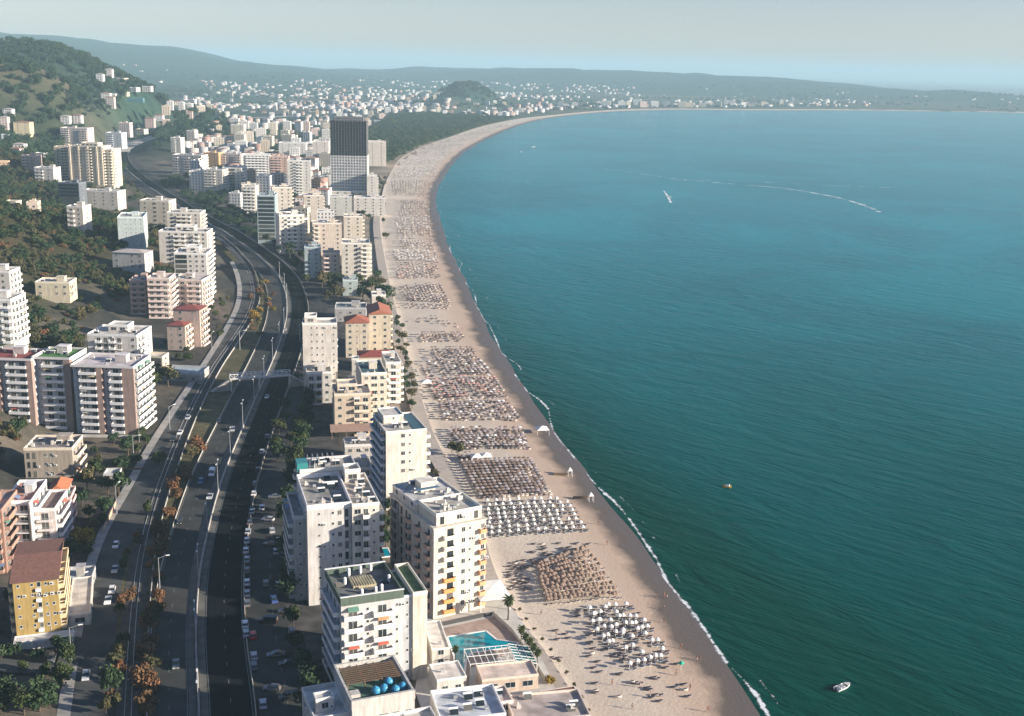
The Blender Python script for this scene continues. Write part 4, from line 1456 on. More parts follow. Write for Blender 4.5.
for i in range(6):
    for k in range(3):
        z = i * 2.83
        link('balcony', balcony_mesh(4.2, 1.4, 'solid'), root, (w, 2.6 + k * 5, z), math.pi / 2, color=(.72, .56, .34))
        link('balcony_door', door_mesh(2.2), root, (w, 2.6 + k * 5, z + .05), math.pi / 2)
        link('balcony', balcony_mesh(3.2, 1.2, 'solid'), root, (0, 2.6 + k * 5, z), -math.pi / 2, color=(.60, .46, .28))
for z in (2.8, 5.6, 8.4, 11.2, 14):
    box_part(root, 'air_conditioner', WHITE, w * .5, -.55, z, w * .5 + 1.3, -.1, z + .8)
block(root, -.5, -3.5, w + 3, -.02, -3, 1.8, (.7, .68, .64), 1, None, 'w', None, None, None, 'flat', (.62, .60, .58), name='porch', par=.3)
block(root, w + 1.6, 6, w + 7, d + 3, -3, 3.2, (.66, .60, .52), 1, 'W', 'WW', None, None, None, 'flat', (.55, .5, .44), name='shop_front', par=.4)
simple('shed', 'small grey shed with a white lid in the garden by the round tree', 'shed', 104, 119, 476, 485, 6, 'grey', 8, 'w', 'w', roofcol=(.5, .5, .48), clutter=0)
simple('shed', 'flat white annexe with open shelves at the foot of the large white block', 'annexe', 141, 163, 357, 373, 8, 'cream', -6, 'DD', 'w', clutter=0)
simple('shed', 'long low garage with a blue grey roof by the service road', 'garage', 163, 200, 374, 381, 14, 'grey', -3, 'www', 'w', roofcol=(.30, .35, .37), clutter=0)
simple('shed', 'pale flat roofed garage in the yard behind the mustard block', 'garage', 66, 92, 584, 592, 9, 'grey', 12, 'w', 'w', roofcol=(.33, .38, .40), clutter=1)
# ---------------------------------------------------------------- roads
def normals(P):
    T = np.gradient(P, axis=0)
    T = T / (np.hypot(*T.T)[:, None] + 1e-9)
    return np.c_[T[:, 1], -T[:, 0]]          # to the right of travel away from the viewer = seaward
def smooth_h(P):
    z = hfun(P[:, 0], P[:, 1])
    for _ in range(8):
        z[1:-1] = (z[:-2] + z[1:-1] + z[2:]) / 3
    return np.minimum(z, 7) if P[-1][1] < 1500 else np.minimum(z, 3.9)
def ribbons(name, P, bands, m, z0, kind='structure'):
    """bands: (offset from, offset to) in metres across the line, as one sheet"""
    Nn, zz = normals(P), smooth_h(P) + z0
    Vs, Qs, k = [], [], 0
    for a, b in bands:
        V = np.stack([np.c_[P + Nn * a, zz], np.c_[P + Nn * b, zz]], 1).reshape(-1, 3)
        I = np.arange(len(P) - 1) * 2
        Qs.append(np.stack([I, I + 1, I + 3, I + 2], 1) + k)
        Vs.append(V)
        k += len(V)
    me = fast_mesh(name, np.concatenate(Vs), np.concatenate(Qs), [m])
    if me.polygons[0].normal.z < 0:
        me.flip_normals()
    return tag(link(name, me), kind=kind)
MOTOR = resample([Vector(p) for p in MOTOR[::4]], lambda p: 6)
MS = np.r_[0, np.cumsum(np.hypot(*np.diff(MOTOR, axis=0).T))]
MN = normals(MOTOR)
MZ = smooth_h(MOTOR)
def on_motor(s, off, dz=0.3):
    x = np.interp(s, MS, MOTOR[:, 0]); y = np.interp(s, MS, MOTOR[:, 1])
    nx = np.interp(s, MS, MN[:, 0]); ny = np.interp(s, MS, MN[:, 1])
    return Vector((x + nx * off, y + ny * off, np.interp(s, MS, MZ) + dz)), math.atan2(nx, -ny) + math.pi / 2 if False else math.atan2(-nx, ny) + 0
ribbons('verge', MOTOR, [(-24, -11.2), (12.4, 13.3)], VERGE, .22)
ribbons('motorway', MOTOR, [(-11.2, -2.2)], ASPH, .26)
ribbons('motorway_carriageway', MOTOR, [(2.2, 12.4)], mat('fresh_asphalt', (0.010, 0.013, 0.015), 1, var=.25, scale=.12, spec=.03), .26)
ribbons('median_strip', MOTOR, [(-2.2, -.4), (.4, 2.2)], mat('median', (.12, .115, .10), .95, var=.3, scale=.3), .27)
ribbons('frontage_road', MOTOR[:int(len(MOTOR) * .55)], [(13.3, 24.0)], ASPH, .25)
ribbons('parking_yard', MOTOR[:int(len(MOTOR) * .30)], [(24.0, 40.0)], mat('yard', (.085, .08, .075), .95, var=.4, scale=.2, spec=.03), .15)
def dashes(P, off, w, on, gap, z):
    V, s = [], 0.0
    L = np.r_[0, np.cumsum(np.hypot(*np.diff(P, axis=0).T))]
    Nn, zz = normals(P), smooth_h(P) + z
    Vs = []
    while s < min(L[-1], 2200):
        q = []
        for t in (s, s + on):
            x, y = np.interp(t, L, P[:, 0]), np.interp(t, L, P[:, 1])
            nx, ny, z_ = np.interp(t, L, Nn[:, 0]), np.interp(t, L, Nn[:, 1]), np.interp(t, L, zz)
            q += [(x + nx * (off - w / 2), y + ny * (off - w / 2), z_), (x + nx * (off + w / 2), y + ny * (off + w / 2), z_)]
        Vs += [q[0], q[1], q[3], q[2]]
        s += on + gap
    return Vs
_k = int(np.argmax(MOTOR[:, 1] > 1820))
ribbons('inland_road', MOTOR[_k:], [(-13, 15)], mat('sunlit_road', (.50, .45, .40), .95, var=.12, scale=.05), .9)  # bright sunlight on this stretch is put into its pale colour
Vm = []
for off, on, gap in ((-6.7, 2, 7), (7.3, 2, 7), (-10.9, 6, 0), (-2.5, 6, 0), (2.5, 6, 0), (12.1, 6, 0)):
    Vm += dashes(MOTOR, off, .18, on, gap, .275)
Vm += dashes(MOTOR[:int(len(MOTOR) * .5)], 20.3, .14, 3, 5, .265)
Vm = np.array(Vm)
me = fast_mesh('road_markings', Vm, np.arange(len(Vm)).reshape(-1, 4), [PAINT])
if me.polygons[0].normal.z < 0:
    me.flip_normals()
tag(link('road_markings', me), kind='structure')
def wall_along(name, P, off, w, h, z, m, label, cat, i0=0, i1=None):
    Nn, zz = normals(P), smooth_h(P) + z
    P, Nn, zz = P[i0:i1], Nn[i0:i1], zz[i0:i1]
    a, b = P + Nn * (off - w / 2), P + Nn * (off + w / 2)
    V = np.stack([np.c_[a, zz], np.c_[a, zz + h], np.c_[b, zz + h], np.c_[b, zz]], 1).reshape(-1, 3)
    I = np.arange(len(P) - 1) * 4
    Q = np.concatenate([np.stack([I + j, I + j + 1, I + j + 5, I + j + 4], 1) for j in range(3)])
    me = fast_mesh(name, V, Q[:, ::-1], [m])
    return tag(link(name, me), label, cat)
nM = len(MOTOR)
wall_along('crash_barrier', MOTOR, 0, .5, .85, .2, CONC, 'grey concrete barrier running down the middle of the motorway', 'crash barrier', 0, int(nM * .7))
wall_along('guard_rail', MOTOR, -11.5, .25, .75, .2, CONC, 'low pale guard rail on the hill side of the motorway', 'guard rail', 0, int(nM * .7))
wall_along('guard_rail', MOTOR, 12.8, .25, .75, .2, CONC, 'low pale guard rail between the motorway and the frontage road', 'guard rail', 0, int(nM * .6))
RAILPX = [(126, 780), (128, 716), (131, 650), (136, 590), (143, 545), (153, 505), (166, 468), (181, 430), (197, 396), (214, 366), (232, 340), (246, 318), (253, 298), (250, 280), (238, 262), (222, 246), (206, 236)]
RAILL = line_px(RAILPX)
ribbons('railway_bed', RAILL, [(-3.0, 3.0)], mat('ballast', (.09, .082, .075), 1, var=.3, scale=.6, spec=.03), .27)
wall_along('railway_track', RAILL, -.75, .14, .16, .28, METAL, 'hill side steel rail of the single track below the motorway', 'rail')
wall_along('railway_track', RAILL, .75, .14, .16, .28, METAL, 'motorway side steel rail of the single track', 'rail')
wall_along('boundary_wall', RAILL, 4.2, .3, 1.0, .1, CONC, 'low pale wall between the railway and the shrubs of the motorway bank', 'wall')
SERVPX = [(84, 780), (90, 716), (97, 650), (104, 600), (113, 555), (127, 520), (145, 486), (165, 447), (186, 412), (206, 380), (222, 354), (237, 328), (247, 305), (248, 286), (240, 268)]
SERV = line_px(SERVPX)
ribbons('service_road', SERV, [(-4.2, 4.2)], ASPH2, .26)
ribbons('pavement', SERV, [(-7.2, -4.2)], CONC, .38)
SIDEPX = [[(97, 612), (60, 672), (20, 672), (-30, 668)], [(212, 370), (180, 366), (160, 360), (140, 352)]]
for i, sp_ in enumerate(SIDEPX):
    ribbons('side_road', line_px(sp_), [(-3, 3)], ASPH2, .255)
NEAR_LINES = [MOTOR, RAILL, SERV]
def near_road(x, y, m=16.0, rail=4.5, serv=7.5):
    for P, q in ((MOTOR, m), (RAILL, rail), (SERV, serv)):
        if np.min((P[:, 0] - x) ** 2 + (P[:, 1] - y) ** 2) < q * q:
            return True
    return False
# footbridge over the motorway
a, b_ = at(230, 391, 2.5), at(291, 387, 2.5)
ang = math.atan2(b_.y - a.y, b_.x - a.x)
L = (b_ - a).length
root = empty('footbridge', (a.x, a.y, 2.6), ang)
tag(root, 'white truss footbridge crossing the whole motorway on slim piers', 'footbridge')
b = MB().mat(CONCL); b.box(0, -1.4, 5.4, L, 1.4, 5.75); b.build('deck', root)
for y in (-1.4, 1.4):
    b = MB().mat(WHITE)
    b.bar((0, y, 8.0), (L, y, 8.0), .22); b.bar((0, y, 6.0), (L, y, 6.0), .18)
    n_ = 14
    for i in range(n_):
        x0, x1 = L * i / n_, L * (i + 1) / n_
        b.bar((x0, y, 6.0), (x0, y, 8.0), .16)
        b.bar((x0, y, 6.0 if i % 2 else 8.0), (x1, y, 8.0 if i % 2 else 6.0), .14)
    b.build('truss', root)
for x in (.6, L * .48, L - .6):
    b = MB().mat(CONCL); b.box(x - .35, -1.1, -2, x + .35, 1.1, 5.4); b.build('pier', root)
for x, s in ((-.2, -1), (L + .2, 1)):
    b = MB().mat(CONCL)
    for i in range(14):
        b.box(min(x, x + s * (i + 1) * .6), -1.2, 5.2 - i * .38, max(x, x + s * (i + 1) * .6), 1.2, 5.35 - i * .38)
    b.build('stairs', root)
# lamps
def lamp_proto(double, label, loc, rz):
    t = empty('street_lamp', loc, rz)
    tag(t, label, 'street lamp')
    b = MB().mat(METAL); b.cyl(0, 0, 0, 10, .14, .07, 8); b.build('pole', t)
    b = MB().mat(METAL)
    for s in ((-1, 1) if double else (1,)):
        b.bar((0, 0, 9.8), (s * 2.2, 0, 10.4), .10)
    b.build('arm', t)
    for s in ((-1, 1) if double else (1,)):
        b = MB().mat(WHITE); b.box(s * 2.6 - .55, -.17, 10.35, s * 2.6 + .55, .17, 10.52); b.build('lamp_head', t)
    return t
s = 55
k = 0
ORD = ['nearest', 'second', 'third', 'fourth', 'fifth', 'sixth', 'seventh', 'eighth', 'ninth', 'tenth', 'eleventh', 'twelfth', 'thirteenth', 'fourteenth', 'fifteenth', 'sixteenth', 'seventeenth', 'eighteenth', 'nineteenth', 'twentieth']
NUM = ['first'] + ORD[1:] + ['twenty-first', 'twenty-second', 'twenty-third', 'twenty-fourth', 'twenty-fifth', 'twenty-sixth', 'twenty-seventh', 'twenty-eighth', 'twenty-ninth', 'thirtieth'] + ['thirty-' + q for q in ('first', 'second', 'third', 'fourth', 'fifth', 'sixth', 'seventh', 'eighth', 'ninth')] + ['fortieth'] + ['forty-' + q for q in ('first', 'second', 'third', 'fourth', 'fifth', 'sixth', 'seventh', 'eighth', 'ninth')]
first = None
y0s = 30
# start where the motorway enters the picture
s = float(np.interp(235, MOTOR[:, 1], MS))
while k < 16 and s < MS[-1]:
    p, rz = on_motor(s, 0, 1.1)
    lab = 'double armed street lamp on the motorway median, %s in its line from the near end' % ORD[k]
    if first is None:
        first = lamp_proto(True, lab, p, rz)
        first['group'] = 'lamps along the motorway median'
    else:
        copy_tree(first, p, rz, 1, lab, group='lamps along the motorway median')
    s += 37
    k += 1
first = None
for k, (px, py) in enumerate(((72, 664), (80, 610), (117, 514), (134, 462), (140, 452), (52, 640), (240, 350), (300, 342), (212, 352), (160, 590), (170, 430))):
    p = at(px, py, 2.4)
    lab = ['tall single lamp rising from the trees in front of the mustard block', 'single lamp at the corner of the mustard block forecourt', 'single lamp beside the round garden tree', 'pale lamp pole at the edge of the fenced plot, the nearer of two',
           'pale lamp pole at the edge of the fenced plot, the farther of two', 'single lamp in the dark side street below the mustard block', 'single lamp in the bend before the footbridge', 'single lamp behind the white block with the purple roof box',
           'single lamp on the service road across from the salmon block', 'single lamp among the brown shrubs of the bank', 'single lamp by the grassy verge below the footbridge'][k]
    if first is None:
        first = lamp_proto(False, lab, p, R(20))
        first['group'] = 'lamps beside the service road'
    else:
        copy_tree(first, p, R(20 + 30 * (k % 3)), 1, lab, group='lamps beside the service road')
# ---------------------------------------------------------------- cars
PAINTM = nodes_mat('car_paint')
_m, _n, _l, _b = PAINTM
_oi = N(_n, 'ShaderNodeObjectInfo')
_l.new(_oi.outputs['Color'], _b.inputs['Base Color'])
_b.inputs['Roughness'].default_value = .3
_b.inputs['Coat Weight'].default_value = .4
RUB = mat('rubber', (.02, .02, .02), .9)
REDL = mat('tail_light', (.35, .02, .02), .3)
def car_proto(kind):
    L, Wd, H = dict(hatchback=(4.1, 1.75, 1.5), saloon=(4.6, 1.8, 1.42), van=(5.2, 2.0, 2.2))[kind]
    t = empty(kind, (0, 0, 0))
    prof = dict(
        hatchback=[(0, .35), (0, .75), (.25, .9), (1.0, .98), (3.9, 1.0), (4.1, .8), (4.1, .35)],
        saloon=[(0, .35), (0, .72), (.25, .85), (1.2, .95), (3.8, .98), (4.5, .93), (4.6, .75), (4.6, .35)],
        van=[(0, .4), (0, .9), (.2, 1.1), (.9, 1.2), (5.1, 1.25), (5.2, 1.1), (5.2, .4)])[kind]
    roof = dict(hatchback=[(1.0, .97), (1.75, 1.45), (3.5, 1.5), (3.95, .99)], saloon=[(1.25, .94), (2.0, 1.4), (3.1, 1.42), (3.85, .97)], van=[(.85, 1.18), (1.5, 2.1), (5.05, 2.2), (5.15, 1.24)])[kind]
    def loft(b, pr, w0, w1, zsplit):
        n_ = len(pr)
        def hw(z):
            return w1 if z > zsplit else w0
        Lp = [(x - L / 2, -hw(z), z) for x, z in pr]
        Rp = [(x - L / 2, hw(z), z) for x, z in pr]
        b.face(Lp); b.face(Rp[::-1])
        for i in range(n_):
            j = (i + 1) % n_
            b.face([Lp[j], Lp[i], Rp[i], Rp[j]])
    b = MB().mat(_m)
    loft(b, prof, Wd / 2, Wd / 2 - .06, .8)
    b.box(roof[1][0] - L / 2 + .1, -Wd / 2 + .2, roof[1][1] - .02, roof[2][0] - L / 2 - .05, Wd / 2 - .2, roof[2][1] + .03)
    if kind == 'van':
        b.box(1.9 - L / 2, -Wd / 2 + .03, 1.15, L / 2 - .12, Wd / 2 - .03, 2.17)
    body = b.build('body', t)
    b = MB().mat(GLASS)
    loft(b, roof, Wd / 2 - .07, Wd / 2 - .19, 1.2)
    b.build('windows', t)
    for x in (.8, L - .85):
        for y in (-1, 1):
            b = MB().mat(RUB)
            M = Matrix.Translation((x - L / 2, y * (Wd / 2 - .1) - .11, .32)) @ Matrix.Rotation(R(-90), 4, 'X')
            b.cyl(0, 0, 0, .22, .32, n=10)
            b.v = [tuple(M @ Vector(v)) for v in b.v]
            b.build('wheel', t)
    for y in (-1, 1):
        b = MB().mat(WHITE); b.box(-L / 2 - .02, y * (Wd / 2 - .35) - .2, .6, -L / 2 + .03, y * (Wd / 2 - .35) + .2, .75); b.build('headlight', t)
        b = MB().mat(REDL); b.box(L / 2 - .03, y * (Wd / 2 - .25) - .15, .62, L / 2 + .02, y * (Wd / 2 - .25) + .15, .8); b.build('tail_light', t)
    return t
PROTOS = {}
CARC = dict(white=(.78, .78, .76), silver=(.45, .46, .47), black=(.02, .02, .022), red=(.55, .02, .015), blue=(.03, .09, .25), grey=(.14, .145, .15))
def car(kind, colr, label, loc, rz, group):
    if kind not in PROTOS:
        PROTOS[kind] = t = car_proto(kind)
        t.location = loc
        t.rotation_euler = (0, 0, rz)
        tag(t, label, 'van' if kind == 'van' else 'car', group)
    else:
        t = copy_tree(PROTOS[kind], loc, rz, 1, label, group=group)
    for ch in t.children:
        if ch.name.startswith('body'):
            ch.color = (*CARC[colr], 1)
    return t
mdir = lambda s: math.atan2(*(MOTOR[min(np.searchsorted(MS, s) + 1, nM - 1)] - MOTOR[np.searchsorted(MS, s) - 1])[::-1])
kinds = ['hatchback', 'saloon', 'hatchback', 'saloon', 'hatchback', 'van']
def place_px(px, py, kind, colr, label, group, turn=0.0):
    p = at(px, py, 2.75)
    i = int(np.argmin(np.hypot(MOTOR[:, 0] - p.x, MOTOR[:, 1] - p.y)))
    tdir = MOTOR[min(i + 1, nM - 1)] - MOTOR[max(i - 1, 0)]
    d = float(np.sign((p.x - MOTOR[i][0]) * MN[i][0] + (p.y - MOTOR[i][1]) * MN[i][1]) * np.hypot(MOTOR[i][0] - p.x, MOTOR[i][1] - p.y))
    z = MZ[i] + (.26 if -26 < d < 26 else .2)
    if -26 > d or d > 40:
        z = smooth_h(SERV)[int(np.argmin(np.hypot(SERV[:, 0] - p.x, SERV[:, 1] - p.y)))] + .27
    return car(kind, colr, label, (p.x, p.y, z), math.atan2(tdir[1], tdir[0]) + math.pi * (0 if d < 0 else 1) + turn, group)
gk = 'cars on the motorway'
place_px(267, 397, 'saloon', 'white', 'white car driving just past the footbridge', gk)
place_px(233, 430, 'hatchback', 'silver', 'silver car in the shaded lane level with the lit median', gk)
place_px(219, 421, 'saloon', 'grey', 'dark grey car close to the hill side guard rail', gk)
place_px(212, 474, 'van', 'white', 'white van in the shade beyond the lit stretch of carriageway', gk)
place_px(201, 482, 'hatchback', 'blue', 'dark blue car in the slow lane beside the white van', gk)
place_px(210, 497, 'saloon', 'silver', 'silver car at the end of the second lit stretch', gk)
place_px(180, 522, 'hatchback', 'black', 'black car in the dark on the near carriageway', gk)
place_px(285, 330, 'hatchback', 'silver', 'silver car in the motorway bend beyond the footbridge', gk)
place_px(176, 665, 'saloon', 'grey', 'grey car between two lit bands near the picture foot', gk)
gk = 'cars parked along the frontage road'
row = [(250, 523, 'grey'), (248, 532, 'silver'), (247, 541, 'white'), (246, 551, 'white'), (247, 560, 'silver'), (247, 571, 'grey'), (247, 583, 'white'), (247, 594, 'silver'), (247, 604, 'grey'), (245, 625, 'white'), (246, 634, 'silver'), (254, 657, 'silver'), (254, 667, 'grey'), (263, 706, 'silver'),
       (254, 494, 'white'), (252, 512, 'silver'), (255, 484, 'grey'), (258, 470, 'black'), (262, 452, 'silver'), (267, 437, 'grey')]
row.sort(key=lambda r: -r[1])
for i, (px, py, c_) in enumerate(row):
    place_px(px, py, kinds[(i * 5) % 5], c_, '%s car in the frontage road kerb row, %s from its near end' % (c_, ORD[i]), gk)
place_px(253, 636, 'hatchback', 'red', 'bright red car standing in the sunlit gap by the frontage road', gk)
gk = 'cars parked in the yard behind the frontage road'
yard = [(272, 531), (279, 541), (270, 545), (283, 538), (276, 552), (290, 545), (266, 584), (279, 586), (289, 575), (274, 600), (286, 612), (268, 622), (292, 632), (276, 655), (303, 676), (288, 664), (272, 690), (290, 700), (262, 508), (275, 497), (268, 520), (284, 556)]
yc = ['silver', 'white', 'black', 'grey', 'silver', 'black', 'grey', 'silver', 'black', 'blue', 'grey', 'black', 'silver', 'grey', 'silver', 'black', 'grey', 'black', 'white', 'grey', 'silver', 'blue']
for i, (px, py) in enumerate(yard):
    place_px(px, py, kinds[(i * 7) % 6], yc[i], '%s %s in the shaded yard, %s from the footbridge side' % (yc[i], kinds[(i * 7) % 6], (['nearest'] + NUM[1:])[sorted(range(22), key=lambda q: yard[q][1]).index(i)]), gk, turn=rnd.choice([0, math.pi / 2, .1, 1.2]))
gk = 'cars along the service road'
serv = [(116, 546, 'white', 'white car on the service road beside the lit pavement'), (115, 570, 'silver', 'silver car on the service road level with the pale garage'), (112, 591, 'white', 'white car on the service road, the nearer of two side by side'), (108, 601, 'white', 'white car at the kerb just below the pair on the service road'),
        (92, 572, 'black', 'black car beside the pale garage wall'), (188, 418, 'silver', 'silver car in the row parked under the garden trees'), (180, 433, 'white', 'white car in the row parked under the garden trees'), (173, 440, 'black', 'black car at the end of the row under the garden trees'), (200, 383, 'grey', 'grey car by the long low garage'), (52, 660, 'grey', 'grey car below the trees of the mustard block'), (86, 678, 'silver', 'silver car waiting in the dark at the side road mouth')]
for i, (px, py, c_, lab) in enumerate(serv):
    place_px(px, py, kinds[i % 5], c_, lab, gk)
# ---------------------------------------------------------------- trees
def leaf_mat(name, c0, c1):
    m, n, l, b = nodes_mat(name)
    oi = N(n, 'ShaderNodeObjectInfo')
    ge = N(n, 'ShaderNodeNewGeometry')
    k = mixc(n, l, ge.outputs['Random Per Island'], c0, c1)
    k = mixc(n, l, 1.0, k, mixc(n, l, oi.outputs['Random'], (.72, .8, .75), (1.3, 1.15, 1.1)), 'MULTIPLY')
    l.new(k, b.inputs['Base Color'])
    b.inputs['Roughness'].default_value = .7
    b.inputs['Specular IOR Level'].default_value = .15
    return m
LGREEN = leaf_mat('foliage_green', (.022, .040, .014), (.070, .085, .030))
LOLIVE = leaf_mat('foliage_olive', (.045, .050, .022), (.12, .105, .05))
LDARK = leaf_mat('foliage_dark', (.014, .036, .018), (.045, .075, .034))
LBROWN = leaf_mat('foliage_rust', (.10, .05, .028), (.22, .12, .06))
LYEL = leaf_mat('foliage_yellow', (.14, .10, .02), (.30, .21, .04))
BARK = mat('bark', (.10, .075, .05), .95, var=.3, scale=3)
def crown_mesh(name, m, seed, blobs, leaves, size, rad=1.0, zc=0.0):
    g = np.random.default_rng(seed)
    Vs = []
    for i in range(blobs):
        a = g.uniform(0, 6.283)
        rr = g.uniform(0.1, .62) * rad
        c = np.array([rr * math.cos(a), rr * math.sin(a), zc + g.uniform(-.25, .38) * rad])
        r = g.uniform(.32, .55) * rad
        n_ = leaves // blobs
        d = g.normal(size=(n_, 3))
        d /= np.linalg.norm(d, axis=1)[:, None]
        p = c + d * r * g.uniform(.55, 1.08, (n_, 1)) * np.array([1, 1, .8])
        t = np.cross(d + g.normal(size=(n_, 3)) * .6, g.normal(size=(n_, 3)))
        t /= np.linalg.norm(t, axis=1)[:, None]
        u = np.cross(t, d + g.normal(size=(n_, 3)) * .5)
        u /= np.linalg.norm(u, axis=1)[:, None]
        s_ = size * g.uniform(.6, 1.3, (n_, 1))
        Vs.append(np.stack([p - t * s_ - u * s_ * .6, p + t * s_ - u * s_ * .5, p + t * s_ * .8 + u * s_ * .7, p - t * s_ * .7 + u * s_ * .6], 1).reshape(-1, 3))
    V = np.concatenate(Vs)
    return fast_mesh(name, V, np.arange(len(V)).reshape(-1, 4), [m])
def tree_proto(kind, seed):
    t = empty(dict(round='round_tree', olive='olive_tree', dark='pine_tree', rust='autumn_shrub', yellow='yellow_bush')[kind], (0, 0, 0))
    m = dict(round=LGREEN, olive=LOLIVE, dark=LDARK, rust=LBROWN, yellow=LYEL)[kind]
    g = random.Random(seed)
    low = kind in ('rust', 'yellow')
    zc = .62 if low else 1.15
    b = MB().mat(BARK)
    b.cyl(0, 0, -.15, zc * .75, .07, .045, 7)
    for i in range(4):
        a = g.uniform(0, 6.28)
        b.bar((0, 0, zc * .6), (.42 * math.cos(a), .42 * math.sin(a), zc + g.uniform(-.05, .25)), .035)
    b.build('trunk', t)
    link('crown', crown_mesh('crown', m, seed, 10, 640, .10, 1.0, zc), t)
    return t
TP = {}
for kd in ('round', 'olive', 'dark', 'rust', 'yellow'):
    TP[kd] = [[tree_proto(kd, 10 * len(kd) + i + ord(kd[0])), False] for i in range(3)]
def tree(kind, x, y, r, label, group, z=None, tall=1.0):
    pr = rnd.choice(TP[kind])
    z = hz(x, y) if z is None else z
    sc = (r, r, r * tall)
    if not pr[1]:
        pr[1] = True
        t = pr[0]
        t.location, t.scale, t.rotation_euler = (x, y, z), sc, (0, 0, rnd.uniform(0, 6.28))
        tag(t, label, 'shrub' if kind in ('rust', 'yellow') else 'tree', group)
        return t
    t = copy_tree(pr[0], (x, y, z), rnd.uniform(0, 6.28), sc, label, group=group)
    t['category'] = 'shrub' if kind in ('rust', 'yellow') else 'tree'
    return t
def inpoly(x, y, P):
    c = False
    j = len(P) - 1
    for i in range(len(P)):
        if (P[i][1] > y) != (P[j][1] > y) and x < (P[j][0] - P[i][0]) * (y - P[i][1]) / (P[j][1] - P[i][1]) + P[i][0]:
            c = not c
        j = i
    return c
def free(x, y, r=0):
    return all((x - a) ** 2 + (y - b) ** 2 > (q * .82 + r) ** 2 for a, b, q in FOOT)
NT = [0]
def grove(poly, n, kinds_, rr, label, group, minpx=5, road=True, tall=1.0):
    """trees inside a polygon given in picture points, stood on the terrain"""
    xs, ys = [p[0] for p in poly], [p[1] for p in poly]
    got, plan = [], []
    for _ in range(n * 40):
        if len(got) >= n:
            break
        px, py = rnd.uniform(min(xs), max(xs)), rnd.uniform(min(ys), max(ys))
        if not inpoly(px, py, poly) or any((px - a) ** 2 + (py - b) ** 2 * 2 < minpx ** 2 for a, b in got):
            continue
        p = atg(px, py)
        r = rnd.uniform(*rr)
        if p is None or not free(p.x, p.y, r * .6) or (road and near_road(p.x, p.y, 14)):
            continue
        got.append((px, py))
        kd = rnd.choice(kinds_)
        plan.append((p.y, kd, p.x, p.y, r, p.z, tall * rnd.uniform(.85, 1.2)))
    plan.sort()
    for i, (_, kd, x, y, r, z, tl) in enumerate(plan):
        tree(kd, x, y, r, label + (', %s from the near end' % NUM[i] if i else ', nearest one'), group, z, tl)
    NT[0] += len(got)
# ones that can be told apart
def one(px, py, kind, r, label, tall=1.0, z=2.4):
    p = at(px, py, z)
    tree(kind, p.x, p.y, r, label, None, z, tall)
    NT[0] += 1
one(119, 496, 'dark', 4.6, 'big round dark tree beside the small grey shed')
one(82, 545, 'yellow', 4.2, 'yellow leaved tree behind the mustard block', 1.1)
one(150, 392, 'round', 7.0, 'broad green tree right of the long row of flats, the nearer of two')
one(168, 386, 'olive', 6.0, 'olive green tree touching the pale pavement near the flats')
one(160, 470, 'round', 3.8, 'bushy green tree on the railway verge beside the service road bend', 1.1)
one(40, 714, 'dark', 4.2, 'large dark tree at the foot of the picture below the side street')
one(8, 706, 'dark', 3.6, 'dark tree at the bottom corner, cut by the picture edge')
one(62, 690, 'round', 4.0, 'smaller tree beside the large dark one at the picture foot')
one(68, 668, 'round', 2.6, 'slim tree on the forecourt corner of the mustard block', 1.3)
one(112, 700, 'dark', 3.0, 'dark slender tree between the service road and the railway at the picture foot', 1.6)
one(148, 712, 'rust', 3.2, 'tall rust coloured shrub at the picture foot beside the motorway', 1.3)
one(150, 690, 'rust', 2.8, 'rust coloured shrub just above the tallest one beside the motorway', 1.2)
one(150, 628, 'olive', 2.8, 'olive shrub on the motorway bank level with the mustard block')
one(157, 536, 'rust', 3.0, 'round rust shrub against the lit stretch of motorway', 1.1)
one(196, 452, 'rust', 4.6, 'largest rust shrub, filling the bank wedge below the footbridge', .8)
one(176, 498, 'rust', 2.8, 'small rust shrub at the end of the second lit stretch')
one(550, 684, 'yellow', 1.8, 'golden yellow bush beside the brown roof on the beach side', .9)
one(333, 395, 'dark', 3.0, 'dark tree in the shade beside the small white rounded block')
one(298, 430, 'round', 3.6, 'green tree lit from above in the dark yard')
one(291, 445, 'olive', 3.0, 'olive tree behind the lit one in the dark yard')
one(459, 456, 'olive', 3.2, 'dark scrubby tree standing alone on the sand')
one(452, 452, 'olive', 2.4, 'smaller scrubby tree against the lone one on the sand')
one(412, 409, 'round', 2.6, 'small green tree between the white slab block and the beach walk')
one(434, 477, 'olive', 2.2, 'round clipped tree at the seaward foot of the white slab block', .8)
G = dict(round='leafy green tree in the gardens between the long row of flats and the service road', olive='olive toned tree in the gardens between the long row of flats and the service road', dark='dark tree in the gardens between the long row of flats and the service road')
grove([(85, 470), (150, 440), (160, 470), (128, 520), (95, 540), (78, 500)], 13, ['round', 'dark', 'olive'], (2.2, 4.0), 'garden tree beside the service road bend', 'garden trees', 9)
grove([(0, 640), (20, 650), (70, 650), (85, 660), (80, 716), (0, 716)], 16, ['dark', 'round', 'dark'], (1.6, 3.2), 'dark garden tree below the mustard block', 'trees below the mustard block', 12)
grove([(84, 550), (96, 560), (88, 580), (64, 575), (70, 545)], 4, ['dark', 'round'], (2, 3.2), 'tree by the pale garage', 'trees by the pale garage', 6)
grove([(104, 716), (118, 716), (128, 630), (140, 560), (160, 500), (150, 495), (125, 560), (112, 640)], 16, ['round', 'olive', 'rust'], (1.6, 2.8), 'small tree between service road and railway', 'trees on the railway strip', 9, False, 1.2)
grove([(138, 716), (158, 716), (158, 620), (166, 560), (182, 505), (206, 450), (196, 440), (170, 485), (152, 545), (144, 620)], 26, ['rust', 'rust', 'olive'], (2.1, 3.8), 'low shrub on the motorway bank', 'shrubs on the motorway bank', 8, False, .9)
